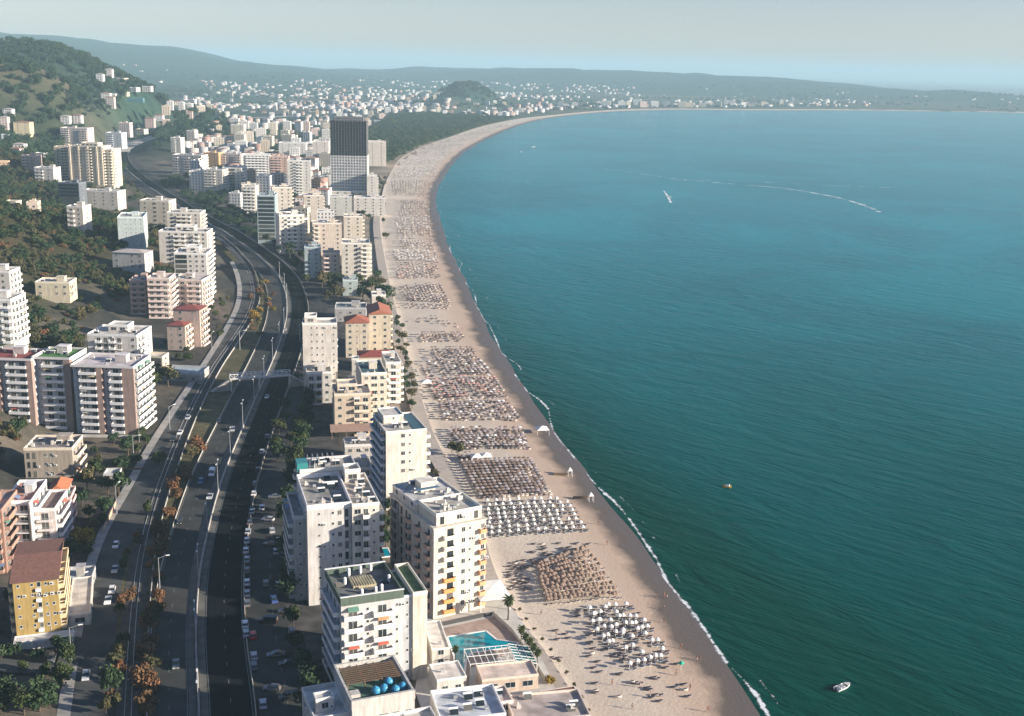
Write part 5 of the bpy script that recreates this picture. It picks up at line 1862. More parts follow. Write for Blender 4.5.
grove([(248, 300), (262, 280), (275, 290), (276, 320), (262, 340), (250, 330)], 16, ['rust', 'yellow', 'olive'], (1.8, 3.6), 'tree on the island inside the motorway bend', 'trees on the island in the motorway bend', 6, False)
grove([(210, 300), (235, 300), (240, 330), (222, 345), (205, 345)], 9, ['olive', 'round'], (1.6, 3.0), 'bush in the plots beside the pink block', 'garden plot bushes', 7)
grove([(88, 445), (150, 440), (142, 455), (92, 458)], 7, ['dark', 'round'], (1.6, 2.6), 'bush in the fenced plot', 'bushes of the fenced plot', 7)
grove([(142, 365), (150, 395), (140, 430), (135, 400)], 3, ['dark'], (3, 4), 'dark tree at the long row end wall', 'trees at the row end', 6)
grove([(318, 282), (345, 268), (375, 276), (390, 296), (386, 322), (365, 300), (322, 302)], 26, ['round', 'dark', 'olive', 'round'], (3.6, 5.8), 'green tree in the clump before the red roofs', 'tree clump in the strip', 6)
grove([(352, 205), (386, 205), (388, 240), (370, 232), (356, 222)], 9, ['round', 'olive'], (2.4, 4.2), 'tree in the tall hotel garden', 'hotel garden trees', 5)
grove([(384, 170), (392, 162), (384, 196), (370, 200), (366, 190)], 7, ['olive', 'round'], (3, 5), 'tree just behind the tall hotel', 'trees behind the tall hotel', 4)
grove([(300, 345), (304, 420), (292, 470), (270, 470), (292, 340)], 8, ['dark', 'dark', 'round'], (2.2, 3.8), 'dark tree in the yard shade', 'trees in the strip shade', 10)
grove([(380, 470), (392, 480), (396, 560), (384, 560)], 6, ['dark', 'round'], (2, 3), 'green tree in the court between two white blocks', 'court trees', 7)
grove([(200, 215), (262, 260), (300, 285), (318, 290), (308, 250), (270, 238), (235, 205), (205, 200)], 22, ['dark', 'dark', 'round'], (2.8, 5.2), 'dark tree seaward of the motorway bend', 'trees seaward of the bend', 7)
grove([(118, 172), (140, 195), (200, 232), (212, 262), (206, 262), (180, 232), (130, 205), (112, 185)], 18, ['dark', 'olive', 'round'], (3, 5), 'tree inland of the motorway bend', 'trees inland of the bend', 5)
grove([(395, 320), (402, 318), (410, 360), (416, 398), (408, 402), (400, 360)], 18, ['olive', 'dark'], (1.8, 3.2), 'small tree in the beach walk row', 'beach walk trees', 5, False)
k = 0
s0 = float(np.interp(232, MOTOR[:, 1], MS))
for q in range(60):  # tree row added to shade the road, gaps kept for lit patches
    s_ = s0 + q * 6.2 + rnd.uniform(-1, 1)
    if s_ > s0 + 330 or 48 < s_ - s0 < 56 or 103 < s_ - s0 < 110 or rnd.random() < .12:
        continue
    p, _r = on_motor(s_, 25.5 + rnd.uniform(-1.2, 1.2), 0)
    tree(rnd.choice(['dark', 'dark', 'round']), p.x, p.y, rnd.uniform(2.7, 3.9), 'dark tree lining the frontage road, %s from the near end' % NUM[k], 'trees lining the frontage road', 2.4, 1.15)
    k += 1
# palms
def palm_proto(loc, s, label, group=None):
    t = empty('palm_tree', loc)
    t.scale = (s,) * 3
    tag(t, label, 'palm tree', group)
    b = MB().mat(BARK)
    for i in range(7):
        b.cyl(0.06 * math.sin(i * .7), 0, i * .9 - .2, i * .9 + .7, .26 - i * .018, .22 - i * .016, 8, False)
    b.build('trunk', t)
    g = random.Random(3)
    b = MB().mat(LGREEN)
    for i in range(34):
        a = i * 2.399
        el = R(70 - i * 3.6)
        Lf = g.uniform(1.9, 2.5)
        prev = None
        d = Vector((math.cos(a), math.sin(a), 0))
        sd_ = Vector((-math.sin(a), math.cos(a), 0))
        pts = []
        x, z, e = 0, 6.2, el
        for q in range(6):
            w_ = .42 * math.sin(math.pi * min(.97, .12 + q / 5.6))
            pts.append((d * x + Vector((0.06, 0, z)), w_))
            x += Lf / 5 * math.cos(e); z += Lf / 5 * math.sin(e); e -= R(17)
        for (p, w0), (q_, w1) in zip(pts[:-1], pts[1:]):
            b.face([p - sd_ * w0 + Vector((0, 0, -w0 * .5)), q_ - sd_ * w1 + Vector((0, 0, -w1 * .5)), q_, p])
            b.face([p, q_, q_ + sd_ * w1 + Vector((0, 0, -w1 * .5)), p + sd_ * w0 + Vector((0, 0, -w0 * .5))])
    b.build('crown', t)
    return t
PALM = palm_proto(at(508, 620, 2.5), 1.0, 'tall palm tree standing alone between the white canopy and the pool')
for i, (px, py, s_) in enumerate(((521, 644, .72), (525, 650, .66), (529, 656, .72), (533, 661, .68), (537, 667, .7))):
    copy_tree(PALM, at(px, py, 2.5), i * 1.3, s_, 'short palm tree in the row between pool and promenade, %s from the tall palm' % ['first', 'second', 'third', 'fourth', 'fifth'][i], group='palms beside the pool')
copy_tree(PALM, at(455, 662, 2.5), 1, .62, 'short palm tree inside the bend of the pool', group='palms beside the pool')
copy_tree(PALM, at(358, 232, 2.5), 1, 1.0, 'palm tree in the hotel garden beside the buff block', group='garden palms')
# ---------------------------------------------------------------- pool terrace
PZ = 2.6
def P2(pts, z=PZ):
    r = [at(x, y, z) for x, y in pts]
    a = sum(r[i].x * r[(i + 1) % len(r)].y - r[(i + 1) % len(r)].x * r[i].y for i in range(len(r)))
    r = [(p.x, p.y) for p in r]
    return r if a > 0 else r[::-1]
def sheet(name, pts, z, m, kind='structure'):
    b = MB().mat(m)
    b.prism(P2(pts), z - .5, z)
    return tag(b.build(name), kind=kind)
sheet('plaza', [(428, 600), (492, 586), (520, 618), (545, 665), (560, 700), (590, 730), (440, 760), (415, 690)], 2.55, CONCL)
sheet('pool_deck', [(444, 628), (494, 617), (527, 646), (470, 668), (468, 694), (450, 688)], 2.62, mat('deck_tiles', (.36, .27, .22), .8, var=.2))
LWAT, ln, ll, lb = nodes_mat('pool_water')
lb.inputs['Base Color'].default_value = (.0, .26, .32, 1)
lb.inputs['Roughness'].default_value = .08
_t = N(ln, 'ShaderNodeTexCoord')
_bp = N(ln, 'ShaderNodeBump')
_bp.inputs['Strength'].default_value = .2
ll.new(noise(ln, ll, _t.outputs['Object'], 1.2, 2), _bp.inputs['Height'])
ll.new(_bp.outputs[0], lb.inputs['Normal'])
wp = [(447, 637), (486, 631), (497, 640), (519, 643), (515, 647), (472, 653), (466, 660), (464, 684), (456, 678), (454, 656)]
root = empty('swimming_pool', (*P2(wp)[0], 2.62))
tag(root, 'turquoise swimming pool shaped like a bent arm between the tower and the sea', 'swimming pool')
off = Vector((*P2(wp)[0], 2.62))
b = MB().mat(LWAT)
b.prism([(x - off.x, y - off.y) for x, y in P2(wp)], -.2, .03)
b.build('water', root)
b = MB().mat(WHITE)
q = [Vector((x - off.x, y - off.y, .06)) for x, y in P2(wp)]
for i in range(len(q)):
    b.bar(q[i], q[(i + 1) % len(q)], .5, .14)
b.build('rim', root)
# glazed restaurant beside the pool
root = start('restaurant', 'restaurant with an open white pergola on one side and sloping green glass on the other', 'restaurant', 482, 694, 14, z=2.6)
block(root, 0, 0, 14, 7, -1, 3.4, (.66, .54, .44), 1, 'WWW', 'W', None, None, None, 'flat', (.62, .50, .42), par=.5)
b = MB().mat(WHITE)
for i in range(8):
    b.box(-1.5 + i * 1.6, 7.2, 3.9, -1.35 + i * 1.6, 15, 4.05)
for y in (7.2, 11, 14.9):
    b.box(-1.5, y, 4.06, 9.85, y + .15, 4.2)
for x in (-1.5, 4, 9.7):
    for y in (7.25, 14.9):
        b.box(x, y, 0, x + .15, y + .15, 3.9)
b.build('pergola', root)
GG = mat('green_glazing', (.02, .12, .12), .15, var=.2)
b = MB().mat(GG)
b.face([(10.2, 6.9, 3.9), (15.6, 6.9, 2.6), (15.6, 16, 2.6), (10.2, 16, 3.9)])
b.face([(10.2, 6.9, 3.8), (10.2, 16, 3.8), (15.6, 16, 2.5), (15.6, 6.9, 2.5)])
b.build('glass_roof', root)
b = MB().mat(WHITE)
for i in range(7):
    y = 7 + i * 1.48
    b.bar((10.2, y, 3.97), (15.6, y, 2.67), .14)
for i in range(4):
    x = 10.2 + i * 1.78
    b.bar((x, 6.9, 3.98 - i * .43), (x, 16, 3.98 - i * .43), .12)
for y in (7, 11.5, 15.9):
    b.box(15.5, y, 0, 15.65, y + .15, 2.6)
    b.box(10.2, y, 0, 10.35, y + .15, 3.85)
b.build('glazing_bars', root)
# buildings along the foot of the picture
def lowb(label, cat, fl, fr, bl, h, colr, roofcol, F_='', R_='', name='pavilion', par=.6, roof='flat', cl=3, rot=None):
    root, w, d = roofq(name, label, cat, fl, fr, bl, h, rot=rot)
    block(root, 0, 0, w, d, -2, h, colr, None, F_ or None, R_ or None, None, None, None, roof, roofcol, par=par, rh=1.2)
    if cl:
        roof_clutter(root, .5, .5, w - .5, d - .5, h + .06, colr, rnd, cl, hut=False)
    return root, w, d
lowb('white hotel wing with pale blue grey roof decks at the foot of the picture', 'hotel wing', (441, 724), (504, 712), (438, 693), 8, (.74, .72, .69), (.50, .52, .55), 'wwWw', 'ww', 'hotel_wing', .9, cl=5)
lowb('beige roofed pavilion with a blue shaded light well, nearest the sand', 'pavilion', (515, 724), (590, 716), (507, 697), 5, (.62, .52, .44), (.42, .35, .31), 'WWW', 'ww', cl=3)
lowb('small pavilion with a flat brown roof beside the golden bush', 'pavilion', (547, 703), (581, 696), (542, 691), 3.6, (.60, .50, .42), (.20, .10, .07), 'WW', 'w', par=.15, cl=0)
lowb('open beige terrace block behind the brown roofed pavilion', 'pavilion', (486, 706), (512, 700), (482, 690), 5.5, (.64, .55, .48), (.55, .42, .36), 'WW', 'w', cl=2)
lowb('plain white low block wedged between the green roofed block and the pool', 'annexe', (432, 650), (449, 646), (428, 622), 5, (.76, .72, .66), (.66, .61, .54), 'w', 'ww', 'annexe', .3, cl=1)
lowb('white lower annexe stepping down towards the restaurant', 'annexe', (437, 681), (466, 676), (431, 665), 4, (.74, .70, .66), (.66, .6, .54), 'ww', 'w', 'annexe', .3, cl=1)
# broad white canopy
root = start('canopy', 'broad flat white canopy on posts at the seaward foot of the orange balconied tower', 'canopy', 480, 613, 16, z=2.6)
b = MB().mat(WHITE)
b.box(0, 0, 3.5, 9, 12, 3.7)
b.face([(0, 0, 3.72), (9, 0, 3.72), (4.5, 6, 4.3)]); b.face([(9, 0, 3.72), (9, 12, 3.72), (4.5, 6, 4.3)]); b.face([(9, 12, 3.72), (0, 12, 3.72), (4.5, 6, 4.3)]); b.face([(0, 12, 3.72), (0, 0, 3.72), (4.5, 6, 4.3)])
b.build('roof', root)
for x, y in ((.2, .2), (8.6, .2), (.2, 11.6), (8.6, 11.6)):
    box_part(root, 'post', WHITE, x, y, -.2, x + .2, y + .2, 3.5)
# fences and walls of the beach side
def fence_px(name, label, cat, pts, h, m, w=.2, z=2.4, posts=0):
    root = empty(name, at(*pts[0], z))
    tag(root, label, cat)
    o = root.location
    b = MB().mat(m)
    q = [at(x, y, z) - o for x, y in pts]
    for a, c in zip(q[:-1], q[1:]):
        b.bar(a + Vector((0, 0, h / 2)), c + Vector((0, 0, h / 2)), w, h)
    b.build('panel', root)
    return root
fence_px('garden_wall', 'low wall between the pool terrace and the beach promenade', 'wall', [(494, 616), (512, 632), (530, 657), (546, 682)], 1.2, CONCL)
fence_px('garden_wall', 'dark glazed fence closing the landward end of the pool terrace', 'fence', [(444, 626), (494, 615)], 1.1, DARKFR)
root = empty('swimming_pool', at(380, 557, 2.6)); root.rotation_euler.z = R(17)
tag(root, 'small turquoise pool deep in the court between the two tall white blocks', 'swimming pool')
b = MB().mat(LWAT); b.box(0, 0, -.2, 3.4, 6, .05); b.build('water', root)
b = MB().mat(WHITE); b.box(-.4, -.4, -.2, 3.8, 0, .12); b.box(-.4, 6, -.2, 3.8, 6.4, .12); b.box(-.4, 0, -.2, 0, 6, .12); b.box(3.4, 0, -.2, 3.8, 6, .12); b.build('rim', root)
fence_px('garden_wall', 'pale wall around the yard below the long row of flats', 'wall', [(0, 429), (60, 437), (146, 438)], 1.2, CONCL)
fence_px('garden_wall', 'dry post and rail fence of the scrubby plot', 'fence', [(92, 470), (146, 470)], .8, WOOD)
fence_px('garden_wall', 'pale orange garden wall beside the service road', 'wall', [(103, 533), (116, 505)], 1.6, mat('ochre_plaster', (.5, .36, .25), .9))
fence_px('beach_jetty', 'low dark boardwalk with a white post, the farther of two on the wet sand', 'boardwalk', [(553, 474.5), (569, 474.5)], .5, WOOD, 1.0, 1.0)
fence_px('beach_jetty', 'low dark boardwalk with a white sign, the nearer of two on the wet sand', 'boardwalk', [(573, 498), (590, 498)], .5, WOOD, 1.0, 1.0)
# ---------------------------------------------------------------- beach furniture
BZ = {}
def beach_z(x, y):
    d = float(poly_dist(shore_c[::1], np.array([x]), np.array([y]))[0])
    z = max(-1.5, min(1.5, .055 * d)) + min(100, max(0, d - 27)) * .012
    return min(z, 2.6)
THATCH = mat('thatch', (.22, .155, .12), 1, var=.35, scale=2.5)
GREYC = mat('grey_canvas', (.36, .30, .28), .9, var=.15)
PINKC = mat('pink_canvas', (.55, .30, .24), .9, var=.15)
WCAN = mat('white_canvas', (.76, .73, .68), .9, var=.08)
GCAN = mat('green_canvas', (.03, .38, .25), .9, var=.08)
SLING = mat('sunbed_sling', (.24, .29, .33), .8, var=.2)
SLINGW = mat('sunbed_white', (.60, .52, .45), .8, var=.2)
def parasol_proto(kind):
    t = empty({'thatch': 'thatched_parasol', 'white': 'white_parasol', 'green': 'green_parasol', 'grey': 'grey_parasol'}[kind], (0, 0, 0))
    m = dict(thatch=THATCH, white=WCAN, green=GCAN, grey=GREYC)[kind]
    b = MB().mat(WOOD if kind == 'thatch' else WHITE)
    b.cyl(0, 0, -.2, 2.35, .05, .04, 6)
    b.build('pole', t)
    b = MB().mat(m)
    n_ = 10 if kind == 'thatch' else 8
    g = random.Random(5)
    r0 = .85 if kind == 'thatch' else .72
    ring = [(r0 * (1 + g.uniform(-.06, .06)) * math.cos(2 * math.pi * i / n_), r0 * math.sin(2 * math.pi * i / n_), 1.95 + g.uniform(-.05, .03)) for i in range(n_)]
    mid = [(.4 * math.cos(2 * math.pi * i / n_), .4 * math.sin(2 * math.pi * i / n_), 2.36) for i in range(n_)]
    for i in range(n_):
        j = (i + 1) % n_
        b.face([ring[i], ring[j], mid[j], mid[i]])
        b.face([mid[i], mid[j], (0, 0, 2.6)])
        b.face([ring[j], ring[i], (ring[i][0], ring[i][1], 1.8), (ring[j][0], ring[j][1], 1.8)])
    b.build('canopy', t)
    return t
def bed_proto(kind):
    t = empty({'dark': 'grey_sunbed', 'pale': 'pale_sunbed'}[kind], (0, 0, 0))
    b = MB().mat(SLING if kind == 'dark' else SLINGW)
    b.box(-.32, -.95, .30, .32, .35, .36)
    b.build('seat', t)
    b = MB().mat(SLING if kind == 'dark' else SLINGW)
    M = Matrix.Translation((0, .35, .33)) @ Matrix.Rotation(R(38), 4, 'X')
    b.box(-.32, 0, 0, .32, .75, .06, M)
    b.build('backrest', t)
    b = MB().mat(WHITE)
    for x in (-.36, .33):
        b.box(x, -.98, .25, x + .04, .9, .30)
        for y in (-.85, .5):
            b.box(x, y, -.05, x + .04, y + .05, .25)
    b.build('frame', t)
    return t
FURN = {}
def furn(key, mk, loc, rz, label, cat, group, s=1.0):
    if key not in FURN:
        FURN[key] = t = mk()
        t.location, t.rotation_euler = loc, (0, 0, rz)
        return tag(t, label, cat, group)
    t = copy_tree(FURN[key], loc, rz, s, label, group=group)
    t['category'] = cat
    return t
FAR_P = {'thatch': [], 'white': [], 'grey': [], 'pink': []}
FAR_B = []
NP = [0]
def cluster(quad, nc, nr_, kind, label, bedlabel, jit=.25, keep=1.0, solid=True, bed='dark', mix=None):
    Q_ = [at(x, y, 2.0) for x, y in quad]
    for j in range(nr_):
        for i in range(nc):
            if rnd.random() > keep:
                continue
            u, v = (i + .5) / nc, (j + .5) / nr_
            p = (Q_[0] * (1 - u) + Q_[1] * u) * (1 - v) + (Q_[3] * (1 - u) + Q_[2] * u) * v
            x, y = p.x + rnd.uniform(-jit, jit), p.y + rnd.uniform(-jit, jit)
            z = beach_z(x, y)
            kd = rnd.choices([k for k, _ in mix], [w for _, w in mix])[0] if mix else kind
            if solid and NP[0] < 300:
                NP[0] += 1
                where = ', %s row from its near edge, %s from land' % ((['first'] + NUM[1:])[nr_ - 1 - j], NUM[i])
                furn(kd, lambda: parasol_proto(kd), (x, y, z), rnd.uniform(0, 6), label + where, 'parasol', label)
                furn(bed, lambda: bed_proto(bed), (x + .9, y - .2, z), R(12) + rnd.uniform(-.1, .1) - R(100), bedlabel + where, 'sunbed', bedlabel)
                if kd != 'thatch':
                    FAR_B.append((x - .2, y + 1.3, z, rnd.random() * .6))
                    FAR_B.append((x + 1.3, y + 1.2, z, rnd.random() * .5))
            else:
                FAR_P[kd].append((x, y, z))
                FAR_B.append((x + .9, y - .2, z, rnd.random()))
                FAR_B.append((x + .8, y + 1.1, z, rnd.random()))
cluster([(574, 611), (626, 603), (676, 658), (628, 672)], 9, 9, 'white', 'white parasol in the loose cluster', 'grey sunbed in the loose white cluster', .8, .72)
cluster([(536, 567), (586, 547), (621, 598), (545, 606)], 17, 11, 'thatch', 'thatched parasol in the packed cluster', 'pale sunbed in the packed cluster', .4, .88, bed='pale')
cluster([(483, 503), (566, 498), (588, 531), (486, 540)], 11, 8, 'white', 'white parasol in the regular field', 'grey sunbed in the regular field', .5, .9)
cluster([(458, 463), (531, 459), (550, 494), (479, 500)], 15, 13, 'thatch', 'brown parasol in the tight grid', 'sunbed in the tight grid', .2, .97, mix=[('thatch', 3), ('grey', 2)])
for quad, nc, nr_, mix, kp in (
    ([(444, 430), (521, 428), (528, 448), (462, 450)], 16, 9, [('grey', 3), ('thatch', 2), ('white', .5)], .7),
    ([(438, 404), (506, 398), (521, 420), (442, 421)], 17, 8, [('grey', 3), ('white', .5), ('thatch', 1)], .72),
    ([(424, 380), (494, 375), (507, 396), (434, 401)], 17, 10, [('grey', 3), ('white', .5), ('pink', 1), ('thatch', 2)], .69),
    ([(418, 364), (482, 361), (492, 373), (424, 378)], 15, 7, [('grey', 3), ('white', .5), ('thatch', 1)], .65),
    ([(430, 349), (472, 348), (477, 357), (433, 359)], 12, 5, [('grey', 1), ('thatch', 1)], .65),
    ([(414, 318), (452, 316), (458, 327), (416, 329)], 8, 4, [('grey', 2), ('thatch', 1)], .35),
    ([(400, 303), (449, 304), (452, 309), (404, 309)], 12, 3, [('grey', 2), ('thatch', 1)], .5),
    ([(425, 359), (478, 357), (481, 361), (427, 363)], 12, 2, [('grey', 2), ('thatch', 1)], .6),
    ([(397, 262), (436, 262), (438, 267), (397, 267)], 12, 3, [('grey', 2), ('thatch', 1)], .6),
    ([(396, 229), (430, 229), (431, 239), (396, 239)], 12, 7, [('thatch', 2), ('grey', 1)], .55),
    ([(398, 213), (429, 212), (429, 216), (398, 217)], 12, 4, [('thatch', 2), ('grey', 1)], .6),
    ([(455, 455), (472, 455), (474, 460), (458, 461)], 4, 2, [('grey', 2), ('thatch', 1)], .6),
    ([(417, 334), (462, 333), (465, 341), (419, 343)], 14, 4, [('grey', 1), ('thatch', 3)], .73),
    ([(397, 286), (440, 284), (450, 303), (406, 301)], 13, 11, [('grey', 2), ('thatch', 2)], .7),
    ([(394, 268), (438, 267), (440, 278), (397, 279)], 15, 7, [('thatch', 2), ('pink', 1), ('grey', 2)], .69),
    ([(392, 251), (436, 251), (438, 262), (394, 261)], 13, 7, [('white', 1.6), ('grey', 1)], .69),
    ([(396, 240), (431, 240), (434, 249), (399, 249)], 12, 6, [('grey', 2), ('white', .5), ('thatch', 1)], .69),
    ([(394, 217), (429, 216), (430, 229), (395, 229)], 13, 10, [('white', 1), ('grey', 2)], .69),
    ([(400, 200), (427, 200), (429, 212), (400, 213)], 12, 11, [('grey', 3), ('thatch', 2)], .77),
    ([(390, 181), (432, 180), (429, 197), (392, 195)], 15, 15, [('grey', 2), ('thatch', 2)], .73),
    ([(397, 168), (440, 166), (434, 177), (392, 178)], 16, 14, [('white', 1), ('grey', 1)], .73),
    ([(404, 159), (446, 158), (441, 164), (398, 166)], 15, 10, [('white', 1.6), ('grey', 1)], .73),
    ([(412, 152), (455, 150), (448, 156), (407, 157)], 15, 10, [('grey', 1), ('thatch', 1), ('white', .5)], .65),
    ([(428, 146), (466, 143), (458, 149), (418, 151)], 15, 10, [('grey', 1), ('thatch', 1)], .65),
    ([(448, 139), (482, 136), (472, 141), (436, 144)], 15, 10, [('white', .5), ('thatch', 2)], .65),
    ([(468, 133), (500, 129), (490, 134), (456, 138)], 15, 12, [('grey', 1), ('thatch', 1)], .7),
    ([(488, 127), (526, 122.5), (512, 126), (476, 131)], 15, 14, [('white', .5), ('thatch', 1)], .6)):
    cluster(quad, nc, nr_, None, '', '', .35, kp, solid=False, mix=mix)
def merged(name, pts, unit_v, unit_q, m, label, cat, mi=None, mats=None):
    U = np.array(unit_v, float)
    Qn = np.array(unit_q)
    P = np.array([p[:3] for p in pts])
    V = (P[:, None] + U[None]).reshape(-1, 3)
    Q = (Qn[None] + np.arange(len(P))[:, None, None] * len(U)).reshape(-1, Qn.shape[1])
    return tag(link(name, fast_mesh(name, V, Q, [m])), label, cat, kind='stuff')
cone_v = [(1.1 * math.cos(i * math.pi / 3), 1.1 * math.sin(i * math.pi / 3), 1.95) for i in range(6)] + [(0, 0, 2.55), (.04, 0, 0), (-.04, .03, 0), (-.04, -.03, 0), (0, 0, 2.0)]
cone_q = [(i, (i + 1) % 6, 6) for i in range(6)] + [(7, 8, 10), (8, 9, 10), (9, 7, 10)]
for kd, m_, lb in (('thatch', THATCH, 'brown thatched parasols of the farther beach clubs'), ('white', WCAN, 'white parasols of the farther beach clubs'), ('grey', GREYC, 'grey parasols of the farther beach clubs'), ('pink', PINKC, 'salmon parasols of the farther beach clubs')):
    if FAR_P[kd]:
        merged('far_parasols', FAR_P[kd], cone_v, cone_q, m_, lb, 'parasols')
bx_v = [(-1, -.3, .25), (1, -.3, .25), (1, .3, .25), (-1, .3, .25), (-1, -.3, .42), (.45, -.3, .42), (1, -.3, .7), (1, .3, .7), (.45, .3, .42), (-1, .3, .42)]
bx_q = [(4, 5, 8, 9), (5, 6, 7, 8), (0, 1, 6, 4), (2, 3, 9, 7), (1, 2, 7, 6), (3, 0, 4, 9)]
for _ in range(150):
    px, py = rnd.choice([(rnd.uniform(508, 530), rnd.uniform(560, 590)), (rnd.uniform(585, 690), rnd.uniform(640, 706)), (rnd.uniform(550, 640), rnd.uniform(606, 660)), (rnd.uniform(530, 590), rnd.uniform(542, 566))])
    p = at(px, py, 2)
    FAR_B.append((p.x, p.y, beach_z(p.x, p.y), rnd.random() * .7))
merged('far_sunbeds', [p for p in FAR_B if p[3] < .6], bx_v, bx_q, mat('worn_sling', (.20, .175, .18), .8, var=.3), 'grey sunbeds of the farther beach clubs', 'sunbeds')
merged('far_sunbeds', [p for p in FAR_B if p[3] >= .6], bx_v, bx_q, SLINGW, 'pale sunbeds of the farther beach clubs', 'sunbeds')
for i, (px, py) in enumerate(((681, 667),)):
    p = at(px, py, 1.6); p.z = beach_z(p.x, p.y)
    furn('green', lambda: parasol_proto('green'), p, 0, 'single bright green parasol at the seaward end of the last row', 'parasol', None)
# kiosks, tents and huts on the sand
def tent(px, py, s, label, name='beach_tent', m=WCAN):
    p = at(px, py, 2)
    p.z = beach_z(p.x, p.y)
    t = empty(name, p, R(12))
    tag(t, label, 'tent')
    b = MB().mat(m)
    a = s / 2
    for q in (((-a, -a), (a, -a)), ((a, -a), (a, a)), ((a, a), (-a, a)), ((-a, a), (-a, -a))):
        b.face([(*q[0], 2.4), (*q[1], 2.4), (0, 0, 3.5)])
        b.face([(*q[1], 2.4), (*q[0], 2.4), (*q[0], 2.1), (*q[1], 2.1)])
    b.build('canopy', t)
    for x in (-a, a):
        for y in (-a, a):
            box_part(t, 'leg', WHITE, x - .05, y - .05, -.3, x + .05, y + .05, 2.2)
    return t
tent(542, 430, 5, 'white lifeguard canopy on the wet sand beyond the small jetties')
tent(426, 386, 5, 'white tent at the landward edge of the far parasols')
tent(476, 461, 4, 'white tent beside the lone scrubby trees, the landward of two')
tent(486, 460, 4, 'white tent beside the lone scrubby trees, the seaward of two')
tent(591, 497, 1.6, 'tiny white sun shelter at the seaward end of the nearer boardwalk')
tent(570, 472, 1.6, 'tiny white sun shelter at the seaward end of the farther boardwalk')
# posts and low shrubs of the promenade edge
PR = ii[(ii[:, 1] > 120) & (ii[:, 1] < 1150)]
PN = normals(PR)
V = np.stack([np.c_[PR - PN * 5.5, np.full(len(PR), 2.5)], np.c_[PR + PN * .8, np.full(len(PR), 2.45)]], 1).reshape(-1, 3)
I = np.arange(len(PR) - 1) * 2
me = fast_mesh('promenade', V, np.stack([I, I + 1, I + 3, I + 2], 1), [mat('paving', (.42, .36, .30), .9, var=.12, scale=.5)])
if me.polygons[0].normal.z < 0:
    me.flip_normals()
tag(link('promenade', me), kind='structure')
PL = np.r_[0, np.cumsum(np.hypot(*np.diff(PR, axis=0).T))]
for k in range(14):
    s_ = 100 + k * 6.0
    x, y = np.interp(s_, PL, PR[:, 0]), np.interp(s_, PL, PR[:, 1])
    tree('olive', x + 2.5, y, .7, 'knee high shrub in the line along the beach promenade, %s from the near end' % ORD[k], 'shrubs along the promenade', 2.0, .9)
# ---------------------------------------------------------------- people
SKIN = mat('skin', (.26, .14, .09), .7)
def person_mesh(name, pose, shorts):
    bm = bmesh.new()
    j = {}
    st = .28 if pose == 'walk' else .10
    pts = dict(pelvis=(0, 0, .95, .15), chest=(0, 0, 1.3, .17), neck=(0, 0, 1.48, .065), head=(0, -.01, 1.62, .105), crown=(0, 0, 1.72, .08),
               ls=(.2, 0, 1.38, .06), le=(.27, .03, 1.12, .045), lh=(.3, -.08, .88, .03), rs=(-.2, 0, 1.38, .06), re=(-.27, .03, 1.12, .045), rh=(-.3, -.08, .88, .03),
               lk=(.12, -st * .6, .5, .065), lf=(.12, -st if pose == 'walk' else 0, .06, .045), lt=(.12, -st - .14, .03, .035), rk=(-.12, st * .5, .5, .065), rf=(-.12, st, .08, .045), rt=(-.12, st - .14, .03, .035),
               lhip=(.1, 0, .88, .1), rhip=(-.1, 0, .88, .1))
    sk = bm.verts.layers.skin.verify()
    for k, (x, y, z, r) in pts.items():
        v = bm.verts.new((x, y, z))
        v[sk].radius = (r, r * .8)
        if k == 'pelvis':
            v[sk].use_root = True
        j[k] = v
    for a, b in (('pelvis', 'chest'), ('chest', 'neck'), ('neck', 'head'), ('head', 'crown'), ('chest', 'ls'), ('ls', 'le'), ('le', 'lh'), ('chest', 'rs'), ('rs', 're'), ('re', 'rh'), ('pelvis', 'lhip'), ('lhip', 'lk'), ('lk', 'lf'), ('lf', 'lt'), ('pelvis', 'rhip'), ('rhip', 'rk'), ('rk', 'rf'), ('rf', 'rt')):
        bm.edges.new((j[a], j[b]))
    me = bpy.data.meshes.new(name)
    bm.to_mesh(me)
    o = bpy.data.objects.new('tmp', me)
    COL.objects.link(o)
    o.modifiers.new('s', 'SKIN')
    md = o.modifiers.new('d', 'SUBSURF')
    md.levels = md.render_levels = 1
    bpy.context.view_layer.update()
    res = bpy.data.meshes.new_from_object(o.evaluated_get(bpy.context.evaluated_depsgraph_get()))
    bpy.data.objects.remove(o)
    res.name = name
    res.materials.clear()
    res.materials.append(SKIN)
    res.materials.append(shorts)
    for p in res.polygons:
        p.material_index = 1 if .62 < p.center.z < 1.0 and abs(p.center.x) < .24 else 0
        p.use_smooth = True
    return res
SH = [mat('dark_shorts', (.03, .04, .08)), mat('red_shorts', (.4, .05, .04)), mat('white_shirt', (.6, .6, .58))]
PM = [(person_mesh('person', pz, sh), pz, nm) for pz, sh, nm in (('stand', SH[0], 'dark'), ('walk', SH[1], 'red'), ('stand', SH[2], 'white'), ('walk', SH[0], 'dark'))]
HAIR = mat('hair', (.04, .025, .02), .8)
hb = MB().mat(HAIR)
for i in range(8):
    for k_ in range(3):
        a0, a1 = i * math.pi / 4, (i + 1) * math.pi / 4
        e0, e1 = k_ * math.pi / 6, (k_ + 1) * math.pi / 6
        f = lambda a, e: (.12 * math.cos(a) * math.cos(e), .015 + .13 * math.sin(a) * math.cos(e), 1.65 + .13 * math.sin(e))
        hb.face([f(a0, e0), f(a1, e0), f(a1, e1), f(a0, e1)])
HM = hb.mesh('hair')
